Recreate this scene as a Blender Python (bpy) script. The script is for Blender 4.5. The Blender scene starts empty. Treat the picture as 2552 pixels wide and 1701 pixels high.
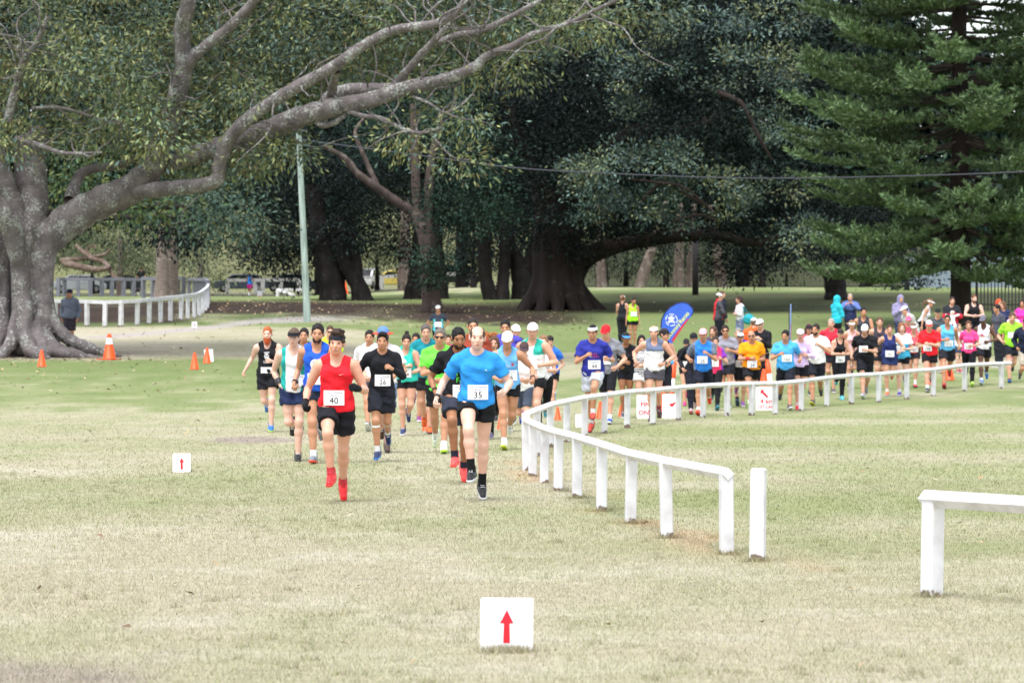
import bpy, bmesh, math, random
import numpy as np
from mathutils import Vector, Matrix

# ------------------------------------------------------------------ camera, sky, sun, exposure
SC = bpy.context.scene
COL = SC.collection
FPX, CX, HORIZON, CAMH = 8463.0, 1276.0, 835.5, 1.7      # telephoto in photo pixels, eye height
cam_data = bpy.data.cameras.new('camera')
cam = bpy.data.objects.new('camera', cam_data)
COL.objects.link(cam)
SC.camera = cam
cam_data.sensor_width = 36.0
cam_data.lens = FPX / 2552.0 * 36.0
cam_data.clip_start = 0.5
cam_data.clip_end = 5000.0
cam.location = (0, 0, CAMH)
cam.rotation_euler = (math.radians(90) - math.atan((850.5 - HORIZON) / FPX), 0, 0)
cam_data.dof.use_dof = True
cam_data.dof.focus_distance = 32.0
cam_data.dof.aperture_fstop = 6.3

SUN_EL, SUN_AZ = math.radians(68), math.radians(205)       # azimuth clockwise from +Y (away from the camera)
world = bpy.data.worlds.new('World')
SC.world = world
world.use_nodes = True
wn, wl = world.node_tree.nodes, world.node_tree.links
bg = wn['Background']
sky = wn.new('ShaderNodeTexSky')
sky.sky_type = 'NISHITA'
sky.sun_disc = False
sky.sun_elevation = SUN_EL
sky.sun_rotation = SUN_AZ
sky.air_density = 1.0
sky.dust_density = 1.5
sky.ozone_density = 1.0
hsv = wn.new('ShaderNodeHueSaturation')                    # an even veil of cloud: hardly any blue left
hsv.inputs["Saturation"].default_value = 0.30
wl.new(sky.outputs[0], hsv.inputs['Color'])
wl.new(hsv.outputs[0], bg.inputs[0])
bg.inputs[1].default_value = 0.15
sun_data = bpy.data.lights.new('sun', 'SUN')
sun_data.energy = 1.4
sun_data.angle = math.radians(24)
sun_data.color = (1.0, 0.965, 0.955)
sun = bpy.data.objects.new('sun', sun_data)
COL.objects.link(sun)
sd = Vector((math.sin(SUN_AZ) * math.cos(SUN_EL), math.cos(SUN_AZ) * math.cos(SUN_EL), math.sin(SUN_EL)))
sun.rotation_euler = (-sd).to_track_quat('-Z', 'Y').to_euler()
vs = SC.view_settings
vs.view_transform = 'Standard'
vs.look = 'None'
vs.exposure = 1.3
vs.gamma = 1.0
vs.use_curve_mapping = False
SC.cycles.max_bounces = 6
SC.cycles.transparent_max_bounces = 4

RNG = np.random.default_rng(11)
random.seed(5)


def at(px, py, d):
    """photo pixel at distance d -> world point"""
    return np.array([(px - CX) * d / FPX, d, CAMH + (HORIZON - py) * d / FPX])


def hexl(h):
    h = h.lstrip('#')
    c = [int(h[i:i + 2], 16) / 255 for i in (0, 2, 4)]
    return tuple(x / 12.92 if x <= 0.04045 else ((x + 0.055) / 1.055) ** 2.4 for x in c)


# ------------------------------------------------------------------ scene bookkeeping
def tag(o, label=None, cat=None, group=None, kind=None):
    if label: o['label'] = label
    if cat: o['category'] = cat
    if group: o['group'] = group
    if kind: o['kind'] = kind
    return o


def empty(name, loc=(0, 0, 0), rz=0.0):
    o = bpy.data.objects.new(name, None)
    o.empty_display_size = 0.2
    o.location = loc
    o.rotation_euler = (0, 0, rz)
    COL.objects.link(o)
    return o


def link(name, me, mat=None, parent=None, mw=None):
    """one object; mat goes on the object slot so that meshes can be shared"""
    o = bpy.data.objects.new(name, me)
    COL.objects.link(o)
    if mat is not None:
        if not me.materials:
            me.materials.append(None)
        o.material_slots[0].link = 'OBJECT'
        o.material_slots[0].material = mat
    if parent is not None:
        o.parent = parent
    if mw is not None:
        o.matrix_local = mw
    return o


def mesh_np(name, V, F, smooth=True, cols=None):
    """V (n,3), F (m,3) or (m,4) or list of lists"""
    me = bpy.data.meshes.new(name)
    V = np.asarray(V, dtype=np.float32)
    if isinstance(F, np.ndarray):
        n, k = F.shape
        me.vertices.add(len(V)); me.vertices.foreach_set('co', V.ravel())
        me.loops.add(n * k); me.loops.foreach_set('vertex_index', F.astype(np.int32).ravel())
        me.polygons.add(n)
        me.polygons.foreach_set('loop_start', np.arange(0, n * k, k, dtype=np.int32))
        me.polygons.foreach_set('loop_total', np.full(n, k, dtype=np.int32))
        me.update(calc_edges=True)
    else:
        me.from_pydata([tuple(map(float, v)) for v in V], [], [list(map(int, f)) for f in F])
        me.update()
    if smooth:
        me.polygons.foreach_set('use_smooth', np.ones(len(me.polygons), dtype=bool))
    if cols is not None:
        a = me.color_attributes.new('Col', 'FLOAT_COLOR', 'POINT')
        c = np.ones((len(V), 4), dtype=np.float32)
        c[:, :3] = cols
        a.data.foreach_set('color', c.ravel())
    return me


class MB:
    """collects shapes into one mesh"""
    def __init__(s): s.V, s.F = [], []

    def add(s, V, F):
        n = len(s.V)
        s.V += [tuple(map(float, v)) for v in V]
        s.F += [[i + n for i in f] for f in F]
        return s

    def box(s, lo, hi, M=None):
        V = [(x, y, z) for x in (lo[0], hi[0]) for y in (lo[1], hi[1]) for z in (lo[2], hi[2])]
        if M is not None: V = [M @ Vector(v) for v in V]
        return s.add(V, [[0, 1, 3, 2], [4, 6, 7, 5], [0, 4, 5, 1], [2, 3, 7, 6], [0, 2, 6, 4], [1, 5, 7, 3]])

    def beam(s, a, b, w, h, roll=0.0):
        a, b = Vector(a), Vector(b)
        t = (b - a).normalized()
        u = t.cross(Vector((0, 0, 1)))
        u = u.normalized() if u.length > 1e-4 else Vector((1, 0, 0))
        v = u.cross(t)
        cu = u * math.cos(roll) + v * math.sin(roll)
        cv = -u * math.sin(roll) + v * math.cos(roll)
        V = [p + cu * (x * w / 2) + cv * (y * h / 2) for p in (a, b) for x, y in ((-1, -1), (1, -1), (1, 1), (-1, 1))]
        return s.add(V, [[0, 1, 2, 3], [7, 6, 5, 4], [0, 4, 5, 1], [1, 5, 6, 2], [2, 6, 7, 3], [3, 7, 4, 0]])

    def tube(s, pts, rad, seg=8, cap=True):
        V, F = tube_np(pts, rad, seg)
        s.add(V, [list(f) for f in F])
        if cap:
            n = len(s.V) - len(V)
            s.F.append([n + i for i in range(seg)][::-1])
            s.F.append([n + len(V) - seg + i for i in range(seg)])
        return s

    def prism(s, outline, y0, y1):
        """outline in (x,z), extruded along y"""
        n = len(outline)
        V = [(x, y0, z) for x, z in outline] + [(x, y1, z) for x, z in outline]
        F = [list(range(n)), list(range(2 * n - 1, n - 1, -1))]
        F += [[i, i + n, (i + 1) % n + n, (i + 1) % n] for i in range(n)]
        return s.add(V, F)

    def mesh(s, name='m', smooth=False):
        me = bpy.data.meshes.new(name)
        me.from_pydata(s.V, [], s.F)
        me.update()
        bm = bmesh.new(); bm.from_mesh(me)
        bmesh.ops.recalc_face_normals(bm, faces=bm.faces)
        bm.to_mesh(me); bm.free()
        if smooth:
            me.polygons.foreach_set('use_smooth', np.ones(len(me.polygons), dtype=bool))
        return me

    def build(s, name, mat, parent=None, smooth=False, bevel=0.0):
        o = link(name, s.mesh(name, smooth), mat, parent)
        if bevel:
            m = o.modifiers.new('bevel', 'BEVEL'); m.width = bevel; m.segments = 2; m.limit_method = 'ANGLE'
        return o


def catmull(P, n):
    P = np.asarray(P, float)
    Q = np.vstack([2 * P[0] - P[1], P, 2 * P[-1] - P[-2]])
    out = []
    for i in range(1, len(Q) - 2):
        for t in np.linspace(0, 1, n, endpoint=False):
            a, b, c, d = Q[i - 1], Q[i], Q[i + 1], Q[i + 2]
            out.append(0.5 * (2 * b + (c - a) * t + (2 * a - 5 * b + 4 * c - d) * t * t + (3 * b - a - 3 * c + d) * t ** 3))
    out.append(P[-1])
    return np.array(out)


def tube_np(pts, rad, seg=8):
    P = np.asarray(pts, float)
    n = len(P)
    R = np.broadcast_to(np.asarray(rad, float), (n,))
    T = np.gradient(P, axis=0)
    T /= np.linalg.norm(T, axis=1)[:, None] + 1e-9
    ref = np.array([0.13, 0.9, 0.42]) if abs(T[0][1]) < 0.8 else np.array([1.0, 0, 0.1])
    u = np.cross(T[0], ref); u /= np.linalg.norm(u)
    ang = np.linspace(0, 2 * np.pi, seg, endpoint=False)
    V = []
    for i in range(n):
        u = u - T[i] * (u @ T[i]); u /= np.linalg.norm(u) + 1e-9
        v = np.cross(T[i], u)
        V.append(P[i] + R[i] * (np.cos(ang)[:, None] * u + np.sin(ang)[:, None] * v))
    V = np.vstack(V)
    F = [[i * seg + j, i * seg + (j + 1) % seg, (i + 1) * seg + (j + 1) % seg, (i + 1) * seg + j]
         for i in range(n - 1) for j in range(seg)]
    return V, np.array(F)


# ------------------------------------------------------------------ numpy noise
def vnoise(x, y, seed=0):
    x = np.asarray(x, float); y = np.asarray(y, float)
    xi, yi = np.floor(x).astype(np.int64), np.floor(y).astype(np.int64)
    fx, fy = x - xi, y - yi
    fx = fx * fx * (3 - 2 * fx); fy = fy * fy * (3 - 2 * fy)

    def h(a, b):
        n = (a * 374761393 + b * 668265263 + seed * 1442695041) & 0x7fffffff
        n = ((n ^ (n >> 13)) * 1274126177) & 0x7fffffff
        return ((n ^ (n >> 16)) & 0xffff) / 65535.0
    return (h(xi, yi) * (1 - fx) + h(xi + 1, yi) * fx) * (1 - fy) + (h(xi, yi + 1) * (1 - fx) + h(xi + 1, yi + 1) * fx) * fy


def fbm(x, y, seed=0, oct=4):
    s, a, t = 0, 0.5, 0
    for k in range(oct):
        s = s + a * vnoise(x * 2 ** k, y * 2 ** k, seed + 17 * k); t += a; a *= 0.5
    return s / t


def sstep(a, b, x):
    t = np.clip((np.asarray(x, float) - a) / (b - a), 0, 1)
    return t * t * (3 - 2 * t)


# ------------------------------------------------------------------ materials
_mats = {}


def nodes(name):
    m = bpy.data.materials.new(name)
    m.use_nodes = True
    nt = m.node_tree
    b = nt.nodes['Principled BSDF']
    return m, nt.nodes, nt.links, b


def mat_plain(hexs, rough=0.6, var=0.08, scale=6.0, bump=0.0, bscale=30.0, spec=0.5, metallic=0.0, name='paint'):
    key = (hexs, rough, var, scale, bump, bscale, metallic)
    if key in _mats: return _mats[key]
    m, N, L, b = nodes(name)
    c = hexl(hexs) if isinstance(hexs, str) else hexs
    b.inputs['Roughness'].default_value = rough
    b.inputs['Metallic'].default_value = metallic
    b.inputs['Specular IOR Level'].default_value = spec
    tc = N.new('ShaderNodeTexCoord')
    nz = N.new('ShaderNodeTexNoise'); nz.inputs['Scale'].default_value = scale; nz.inputs['Detail'].default_value = 4
    L.new(tc.outputs['Object'], nz.inputs['Vector'])
    rp = N.new('ShaderNodeValToRGB')
    rp.color_ramp.elements[0].position = 0.3; rp.color_ramp.elements[1].position = 0.7
    rp.color_ramp.elements[0].color = tuple(max(0, x * (1 - var)) for x in c) + (1,)
    rp.color_ramp.elements[1].color = tuple(min(1, x * (1 + var)) for x in c) + (1,)
    L.new(nz.outputs['Fac'], rp.inputs['Fac'])
    L.new(rp.outputs['Color'], b.inputs['Base Color'])
    if bump:
        n2 = N.new('ShaderNodeTexNoise'); n2.inputs['Scale'].default_value = bscale; n2.inputs['Detail'].default_value = 3
        L.new(tc.outputs['Object'], n2.inputs['Vector'])
        bp = N.new('ShaderNodeBump'); bp.inputs['Strength'].default_value = bump; bp.inputs['Distance'].default_value = 0.02
        L.new(n2.outputs['Fac'], bp.inputs['Height']); L.new(bp.outputs[0], b.inputs['Normal'])
    _mats[key] = m
    return m


def cloth(h): return mat_plain(h, 0.8, 0.13, 6.0, 0.95, 13.0, 0.25, name='cloth')


def skinm(h):
    key = ('skin', h)
    if key in _mats: return _mats[key]
    m, N, L, b = nodes('skin')
    c = np.array(hexl(h)); red = np.clip(c * np.array([.97, .86, .82]), 0, 1); pale = np.clip(c * np.array([1.06, 1.06, 1.06]), 0, 1)
    tc = N.new('ShaderNodeTexCoord')
    n1 = N.new('ShaderNodeTexNoise'); n1.inputs['Scale'].default_value = 5.5; n1.inputs['Detail'].default_value = 4
    L.new(tc.outputs['Object'], n1.inputs['Vector'])
    r = N.new('ShaderNodeValToRGB'); r.color_ramp.elements[0].position = .32; r.color_ramp.elements[1].position = .68
    r.color_ramp.elements[0].color = tuple(red) + (1,); r.color_ramp.elements[1].color = tuple(pale) + (1,)
    L.new(n1.outputs['Fac'], r.inputs[0]); L.new(r.outputs[0], b.inputs['Base Color'])
    n2 = N.new('ShaderNodeTexNoise'); n2.inputs['Scale'].default_value = 11; L.new(tc.outputs['Object'], n2.inputs['Vector'])
    mr = N.new('ShaderNodeMapRange'); mr.inputs['To Min'].default_value = .32; mr.inputs['To Max'].default_value = .62; L.new(n2.outputs['Fac'], mr.inputs[0]); L.new(mr.outputs[0], b.inputs['Roughness'])
    n3 = N.new('ShaderNodeTexNoise'); n3.inputs['Scale'].default_value = 16; n3.inputs['Detail'].default_value = 3; L.new(tc.outputs['Object'], n3.inputs['Vector'])
    bp = N.new('ShaderNodeBump'); bp.inputs['Strength'].default_value = .35; bp.inputs['Distance'].default_value = .012
    L.new(n3.outputs['Fac'], bp.inputs['Height']); L.new(bp.outputs[0], b.inputs['Normal'])
    b.inputs['Specular IOR Level'].default_value = .4
    _mats[key] = m
    return m
def hairm(h): return mat_plain(h, 0.6, 0.25, 40.0, 0.5, 90.0, 0.3, name='hair')
def rubber(h): return mat_plain(h, 0.5, 0.06, 12.0, 0.15, 40.0, 0.4, name='shoe')


def mat_vcol(name, rough=0.6, noise=0.0, scale=8.0, bump=0.0, bscale=30.0, spec=0.3, trans=0.0):
    m, N, L, b = nodes(name)
    at_ = N.new('ShaderNodeAttribute'); at_.attribute_name = 'Col'
    b.inputs['Roughness'].default_value = rough
    b.inputs['Specular IOR Level'].default_value = spec
    col = at_.outputs['Color']
    tc = N.new('ShaderNodeTexCoord')
    if noise:
        nz = N.new('ShaderNodeTexNoise'); nz.inputs['Scale'].default_value = scale; nz.inputs['Detail'].default_value = 5
        L.new(tc.outputs['Object'], nz.inputs['Vector'])
        mr = N.new('ShaderNodeMapRange')
        mr.inputs['From Min'].default_value = 0.3; mr.inputs['From Max'].default_value = 0.7
        mr.inputs['To Min'].default_value = 1 - noise; mr.inputs['To Max'].default_value = 1 + noise
        L.new(nz.outputs['Fac'], mr.inputs['Value'])
        mx = N.new('ShaderNodeVectorMath'); mx.operation = 'SCALE'
        L.new(col, mx.inputs[0]); L.new(mr.outputs[0], mx.inputs['Scale'])
        col = mx.outputs[0]
    L.new(col, b.inputs['Base Color'])
    if bump:
        n2 = N.new('ShaderNodeTexNoise'); n2.inputs['Scale'].default_value = bscale; n2.inputs['Detail'].default_value = 4
        L.new(tc.outputs['Object'], n2.inputs['Vector'])
        bp = N.new('ShaderNodeBump'); bp.inputs['Strength'].default_value = bump; bp.inputs['Distance'].default_value = 0.03
        L.new(n2.outputs['Fac'], bp.inputs['Height']); L.new(bp.outputs[0], b.inputs['Normal'])
    if trans:
        tr = N.new('ShaderNodeBsdfTranslucent'); L.new(col, tr.inputs['Color'])
        ms = N.new('ShaderNodeMixShader'); ms.inputs[0].default_value = trans
        out = N['Material Output']
        L.new(b.outputs[0], ms.inputs[1]); L.new(tr.outputs[0], ms.inputs[2]); L.new(ms.outputs[0], out.inputs['Surface'])
    return m


def mat_bark(name, base, patch, pscale=2.2, amount=0.5, rough=0.85, vertical=1.0, bump=0.6):
    """grey bark with pale lichen blotches"""
    m, N, L, b = nodes(name)
    b.inputs['Roughness'].default_value = rough
    b.inputs['Specular IOR Level'].default_value = 0.2
    tc = N.new('ShaderNodeTexCoord')
    mp = N.new('ShaderNodeMapping'); mp.inputs['Scale'].default_value = (1, 1, 1 / vertical)
    L.new(tc.outputs['Object'], mp.inputs[0])
    n1 = N.new('ShaderNodeTexNoise'); n1.inputs['Scale'].default_value = 3.0; n1.inputs['Detail'].default_value = 6
    L.new(mp.outputs[0], n1.inputs['Vector'])
    r1 = N.new('ShaderNodeValToRGB')
    r1.color_ramp.elements[0].position = 0.35; r1.color_ramp.elements[1].position = 0.7
    r1.color_ramp.elements[0].color = tuple(x * 0.65 for x in base) + (1,)
    r1.color_ramp.elements[1].color = tuple(x * 1.2 for x in base) + (1,)
    L.new(n1.outputs['Fac'], r1.inputs[0])
    n2 = N.new('ShaderNodeTexNoise'); n2.inputs['Scale'].default_value = pscale * 2.5; n2.inputs['Detail'].default_value = 7
    n2.inputs['Roughness'].default_value = 0.65
    L.new(tc.outputs['Object'], n2.inputs['Vector'])
    n3 = N.new('ShaderNodeTexNoise'); n3.inputs['Scale'].default_value = pscale * 0.35; n3.inputs['Detail'].default_value = 2
    L.new(tc.outputs['Object'], n3.inputs['Vector'])
    mu = N.new('ShaderNodeMath'); mu.operation = 'MULTIPLY_ADD'; mu.inputs[1].default_value = 0.6
    L.new(n3.outputs['Fac'], mu.inputs[0]); L.new(n2.outputs['Fac'], mu.inputs[2])
    r2 = N.new('ShaderNodeValToRGB')
    t = 0.98 - 0.28 * amount
    r2.color_ramp.elements[0].position = min(t, .97); r2.color_ramp.elements[1].position = min(t + 0.05, 1)
    L.new(mu.outputs[0], r2.inputs[0])
    mx = N.new('ShaderNodeMix'); mx.data_type = 'RGBA'
    L.new(r2.outputs[0], mx.inputs['Factor']); L.new(r1.outputs[0], mx.inputs['A'])
    mx.inputs['B'].default_value = tuple(patch) + (1,)
    L.new(mx.outputs['Result'], b.inputs['Base Color'])
    n4 = N.new('ShaderNodeTexNoise'); n4.inputs['Scale'].default_value = 9; n4.inputs['Detail'].default_value = 6
    L.new(mp.outputs[0], n4.inputs['Vector'])
    bp = N.new('ShaderNodeBump'); bp.inputs['Strength'].default_value = bump; bp.inputs['Distance'].default_value = 0.05
    L.new(n4.outputs['Fac'], bp.inputs['Height']); L.new(bp.outputs[0], b.inputs['Normal'])
    return m


def mat_whitepaint():
    """old white fence paint, worn to timber near the ground"""
    m, N, L, b = nodes('white_fence_paint')
    b.inputs['Roughness'].default_value = 0.55
    tc = N.new('ShaderNodeTexCoord')
    sx = N.new('ShaderNodeSeparateXYZ'); L.new(tc.outputs['Object'], sx.inputs[0])
    n1 = N.new('ShaderNodeTexNoise'); n1.inputs['Scale'].default_value = 14; n1.inputs['Detail'].default_value = 6
    ob = N.new('ShaderNodeObjectInfo')
    ad = N.new('ShaderNodeVectorMath'); ad.operation = 'ADD'
    L.new(tc.outputs['Object'], ad.inputs[0]); L.new(ob.outputs['Location'], ad.inputs[1])
    L.new(ad.outputs[0], n1.inputs['Vector'])
    ma = N.new('ShaderNodeMath'); ma.operation = 'MULTIPLY_ADD'; ma.inputs[1].default_value = -0.22
    L.new(n1.outputs['Fac'], ma.inputs[0]); L.new(sx.outputs['Z'], ma.inputs[2])
    r = N.new('ShaderNodeMapRange'); r.inputs['From Min'].default_value = -0.085; r.inputs['From Max'].default_value = -0.07
    L.new(ma.outputs[0], r.inputs[0])
    n2 = N.new('ShaderNodeTexNoise'); n2.inputs['Scale'].default_value = 5; n2.inputs['Detail'].default_value = 7
    L.new(ad.outputs[0], n2.inputs['Vector'])
    r2 = N.new('ShaderNodeValToRGB')
    r2.color_ramp.elements[0].position = 0.3; r2.color_ramp.elements[0].color = (0.52, 0.51, 0.52, 1)
    r2.color_ramp.elements[1].position = 0.55; r2.color_ramp.elements[1].color = (0.69, 0.69, 0.71, 1)
    L.new(n2.outputs['Fac'], r2.inputs[0])
    mx = N.new('ShaderNodeMix'); mx.data_type = 'RGBA'
    L.new(r.outputs[0], mx.inputs['Factor'])
    mx.inputs['A'].default_value = (0.17, 0.12, 0.09, 1)
    L.new(r2.outputs[0], mx.inputs['B'])
    L.new(mx.outputs['Result'], b.inputs['Base Color'])
    n3 = N.new('ShaderNodeTexNoise'); n3.inputs['Scale'].default_value = 40
    L.new(tc.outputs['Object'], n3.inputs['Vector'])
    bp = N.new('ShaderNodeBump'); bp.inputs['Strength'].default_value = 0.15; bp.inputs['Distance'].default_value = 0.01
    L.new(n3.outputs['Fac'], bp.inputs['Height']); L.new(bp.outputs[0], b.inputs['Normal'])
    return m


WHITE_FENCE = mat_whitepaint()


# ------------------------------------------------------------------ signed distance volumes -> smooth meshes
class Vol:
    def __init__(s, lo, hi, h):
        s.lo = np.asarray(lo, float); s.h = h
        s.n = np.maximum(np.ceil((np.asarray(hi, float) - s.lo) / h).astype(int) + 1, 4)
        s.ax = [(s.lo[i] + h * np.arange(s.n[i])).astype(np.float32) for i in range(3)]
        s.F = np.full(tuple(s.n), 0.3, dtype=np.float32)

    def _sub(s, lo, hi):
        a = np.clip(np.floor((np.asarray(lo) - s.lo) / s.h).astype(int), 0, s.n)
        b = np.clip(np.ceil((np.asarray(hi) - s.lo) / s.h).astype(int) + 1, 0, s.n)
        if np.any(b <= a): return None
        sl = tuple(slice(a[i], b[i]) for i in range(3))
        X = s.ax[0][sl[0]][:, None, None]; Y = s.ax[1][sl[1]][None, :, None]; Z = s.ax[2][sl[2]][None, None, :]
        return sl, X, Y, Z

    def _mix(s, sl, D, k):
        A = s.F[sl]
        if k <= 0:
            s.F[sl] = np.minimum(A, D)
        else:
            t = np.clip(0.5 + 0.5 * (D - A) / k, 0, 1)
            s.F[sl] = D + (A - D) * t - k * t * (1 - t)

    def cone(s, a, b, ra, rb, k=0.03, cut=False, off=0.0, cut0=False):
        a = np.asarray(a, float); b = np.asarray(b, float); ra += off; rb += off
        m = k + 0.05
        r = max(ra, rb) + m
        q = s._sub(np.minimum(a, b) - r, np.maximum(a, b) + r)
        if q is None: return
        sl, X, Y, Z = q
        ab = b - a; L2 = ab @ ab + 1e-12
        px, py, pz = X - a[0], Y - a[1], Z - a[2]
        t0 = (px * ab[0] + py * ab[1] + pz * ab[2]) / L2
        t = np.clip(t0, 0, 1)
        D = np.sqrt((px - t * ab[0]) ** 2 + (py - t * ab[1]) ** 2 + (pz - t * ab[2]) ** 2) - (ra + (rb - ra) * t)
        if cut: D = np.maximum(D, (t0 - 1) * math.sqrt(L2))
        if cut0: D = np.maximum(D, -t0 * math.sqrt(L2))
        s._mix(sl, D.astype(np.float32), k)

    def _ell(s, q, c, r, R):
        sl, X, Y, Z = q
        px, py, pz = X - c[0], Y - c[1], Z - c[2]
        if R is not None:
            px, py, pz = (R[0, 0] * px + R[1, 0] * py + R[2, 0] * pz, R[0, 1] * px + R[1, 1] * py + R[2, 1] * pz,
                          R[0, 2] * px + R[1, 2] * py + R[2, 2] * pz)
        k0 = np.sqrt((px / r[0]) ** 2 + (py / r[1]) ** 2 + (pz / r[2]) ** 2)
        k1 = np.sqrt((px / r[0] ** 2) ** 2 + (py / r[1] ** 2) ** 2 + (pz / r[2] ** 2) ** 2) + 1e-6
        return k0 * (k0 - 1) / k1

    def ell(s, c, r, R=None, k=0.03, off=0.0):
        c = np.asarray(c, float); r = np.asarray(r, float) + off
        m = r.max() + k + 0.05 if R is not None else r + k + 0.05
        q = s._sub(c - m, c + m)
        if q is None: return
        s._mix(q[0], s._ell(q, c, r, R).astype(np.float32), k)

    def sub_ell(s, c, r, R=None):
        c = np.asarray(c, float); r = np.asarray(r, float)
        q = s._sub(c - r.max() - .02, c + r.max() + .02)
        if q is None: return
        D = s._ell(q, c, r, R)
        s.F[q[0]] = np.maximum(s.F[q[0]], -D.astype(np.float32))

    def plane(s, p, n):
        """keep the side where (x-p).n < 0"""
        p = np.asarray(p, float); n = np.asarray(n, float)
        X = s.ax[0][:, None, None]; Y = s.ax[1][None, :, None]; Z = s.ax[2][None, None, :]
        s.F = np.maximum(s.F, (X - p[0]) * n[0] + (Y - p[1]) * n[1] + (Z - p[2]) * n[2]).astype(np.float32)

    def wrinkle(s, amp, freq, ph=0.0):
        X = s.ax[0][:, None, None]; Y = s.ax[1][None, :, None]; Z = s.ax[2][None, None, :]
        s.F = (s.F + amp * np.sin(freq * (X * 1.0 + Z * .8) + ph) * np.sin(freq * .7 * (Z - X * .9 + Y * .5) + 2 * ph)
               + .6 * amp * np.sin(freq * 1.9 * (Z * .9 + X * .35 - Y) + 3 * ph)).astype(np.float32)

    def mesh(s):
        F = s.F
        F[0] = F[-1] = 0.3; F[:, 0] = F[:, -1] = 0.3; F[:, :, 0] = F[:, :, -1] = 0.3
        nx, ny, nz = F.shape
        I = F < 0
        c = I[:-1, :-1, :-1].astype(np.int8)
        tot = np.zeros((nx - 1, ny - 1, nz - 1), np.int8)
        for dx in (0, 1):
            for dy in (0, 1):
                for dz in (0, 1):
                    tot += I[dx:nx - 1 + dx, dy:ny - 1 + dy, dz:nz - 1 + dz]
        act = (tot > 0) & (tot < 8)
        ci = np.argwhere(act)
        if len(ci) == 0: return np.zeros((0, 3)), np.zeros((0, 4), int)
        idx = np.full(act.shape, -1, np.int64); idx[act] = np.arange(len(ci))
        co = [(0, 0, 0), (1, 0, 0), (0, 1, 0), (1, 1, 0), (0, 0, 1), (1, 0, 1), (0, 1, 1), (1, 1, 1)]
        val = [F[ci[:, 0] + a, ci[:, 1] + b, ci[:, 2] + d] for a, b, d in co]
        ed = [(0, 1), (2, 3), (4, 5), (6, 7), (0, 2), (1, 3), (4, 6), (5, 7), (0, 4), (1, 5), (2, 6), (3, 7)]
        acc = np.zeros((len(ci), 3)); cnt = np.zeros(len(ci))
        for a, b in ed:
            va, vb = val[a], val[b]
            ms = (va < 0) != (vb < 0)
            t = np.where(ms, va / np.where(ms, va - vb, 1), 0)
            pa, pb = np.array(co[a], float), np.array(co[b], float)
            acc += ms[:, None] * (pa + t[:, None] * (pb - pa)); cnt += ms
        V = s.lo + s.h * (ci + acc / cnt[:, None])
        Q = []
        for ax in range(3):
            o1, o2 = [(1, 2), (2, 0), (0, 1)][ax]
            sa = [slice(None)] * 3; sb = [slice(None)] * 3
            sa[ax] = slice(0, -1); sb[ax] = slice(1, None)
            A, B = I[tuple(sa)], I[tuple(sb)]
            e = np.argwhere(A != B)
            ok = (e[:, o1] > 0) & (e[:, o2] > 0)
            for q in (0, 1, 2):
                ok &= e[:, q] < act.shape[q] + (0 if q == ax else 0)
            e = e[ok]
            fl = A[e[:, 0], e[:, 1], e[:, 2]]
            def g(d1, d2):
                k = e.copy(); k[:, o1] -= d1; k[:, o2] -= d2
                return idx[k[:, 0], k[:, 1], k[:, 2]]
            a, b, c_, d = g(1, 1), g(0, 1), g(0, 0), g(1, 0)
            q = np.stack([a, b, c_, d], 1)
            q[~fl] = q[~fl][:, ::-1]
            Q.append(q)
        Q = np.vstack(Q)
        Q = Q[(Q >= 0).all(1)]
        return V, Q


def rotx(a): c, s = math.cos(a), math.sin(a); return np.array([[1, 0, 0], [0, c, -s], [0, s, c]])
def roty(a): c, s = math.cos(a), math.sin(a); return np.array([[c, 0, s], [0, 1, 0], [-s, 0, c]])
def rotz(a): c, s = math.cos(a), math.sin(a); return np.array([[c, -s, 0], [s, c, 0], [0, 0, 1]])


def m4(R, t=(0, 0, 0), s=1.0):
    M = Matrix.Identity(4)
    for i in range(3):
        for j in range(3):
            M[i][j] = float(R[i][j]) * s
        M[i][3] = float(t[i])
    return M


# lettering: built-in font turned into a flat mesh, cached
_text = {}


def text_mesh(body, bold=0.0):
    """lettering in the x-y plane, centred, one unit = font size"""
    key = (body, bold)
    if key in _text: return _text[key]
    cu = bpy.data.curves.new('lettering', 'FONT')
    cu.body = body; cu.align_x = 'CENTER'; cu.align_y = 'CENTER'; cu.resolution_u = 2; cu.offset = bold
    o = bpy.data.objects.new('lettering_tmp', cu)
    COL.objects.link(o)
    dg = bpy.context.evaluated_depsgraph_get()
    me = bpy.data.meshes.new_from_object(o.evaluated_get(dg))
    V = np.array([v.co[:] for v in me.vertices]) if len(me.vertices) else np.zeros((0, 3))
    F = [list(p.vertices) for p in me.polygons]
    bpy.data.objects.remove(o); bpy.data.curves.remove(cu); bpy.data.meshes.remove(me)
    _text[key] = (V, F)
    return V, F


def clean_empty_mats(me):
    me.materials.clear()
# ------------------------------------------------------------------ terrain
for _t in ('S.Sri Chinmoy', 'Races', '40', '26', '35', '224', '66', '44', '25', '24', '165', '34', '201', '46', '14', '71', '178', '232', '125', '43', '1',
           'MARTIN', 'TO', 'FA', 'NGEY', 'RUN', 'CITY', 'I', 'THIS', 'FIN', 'ONE', '4 km', '1ST LAP', 'Chinmoy', 'Races ', '2016', '52', '113', '90', '38'):
    text_mesh(_t, 0.0)

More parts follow.
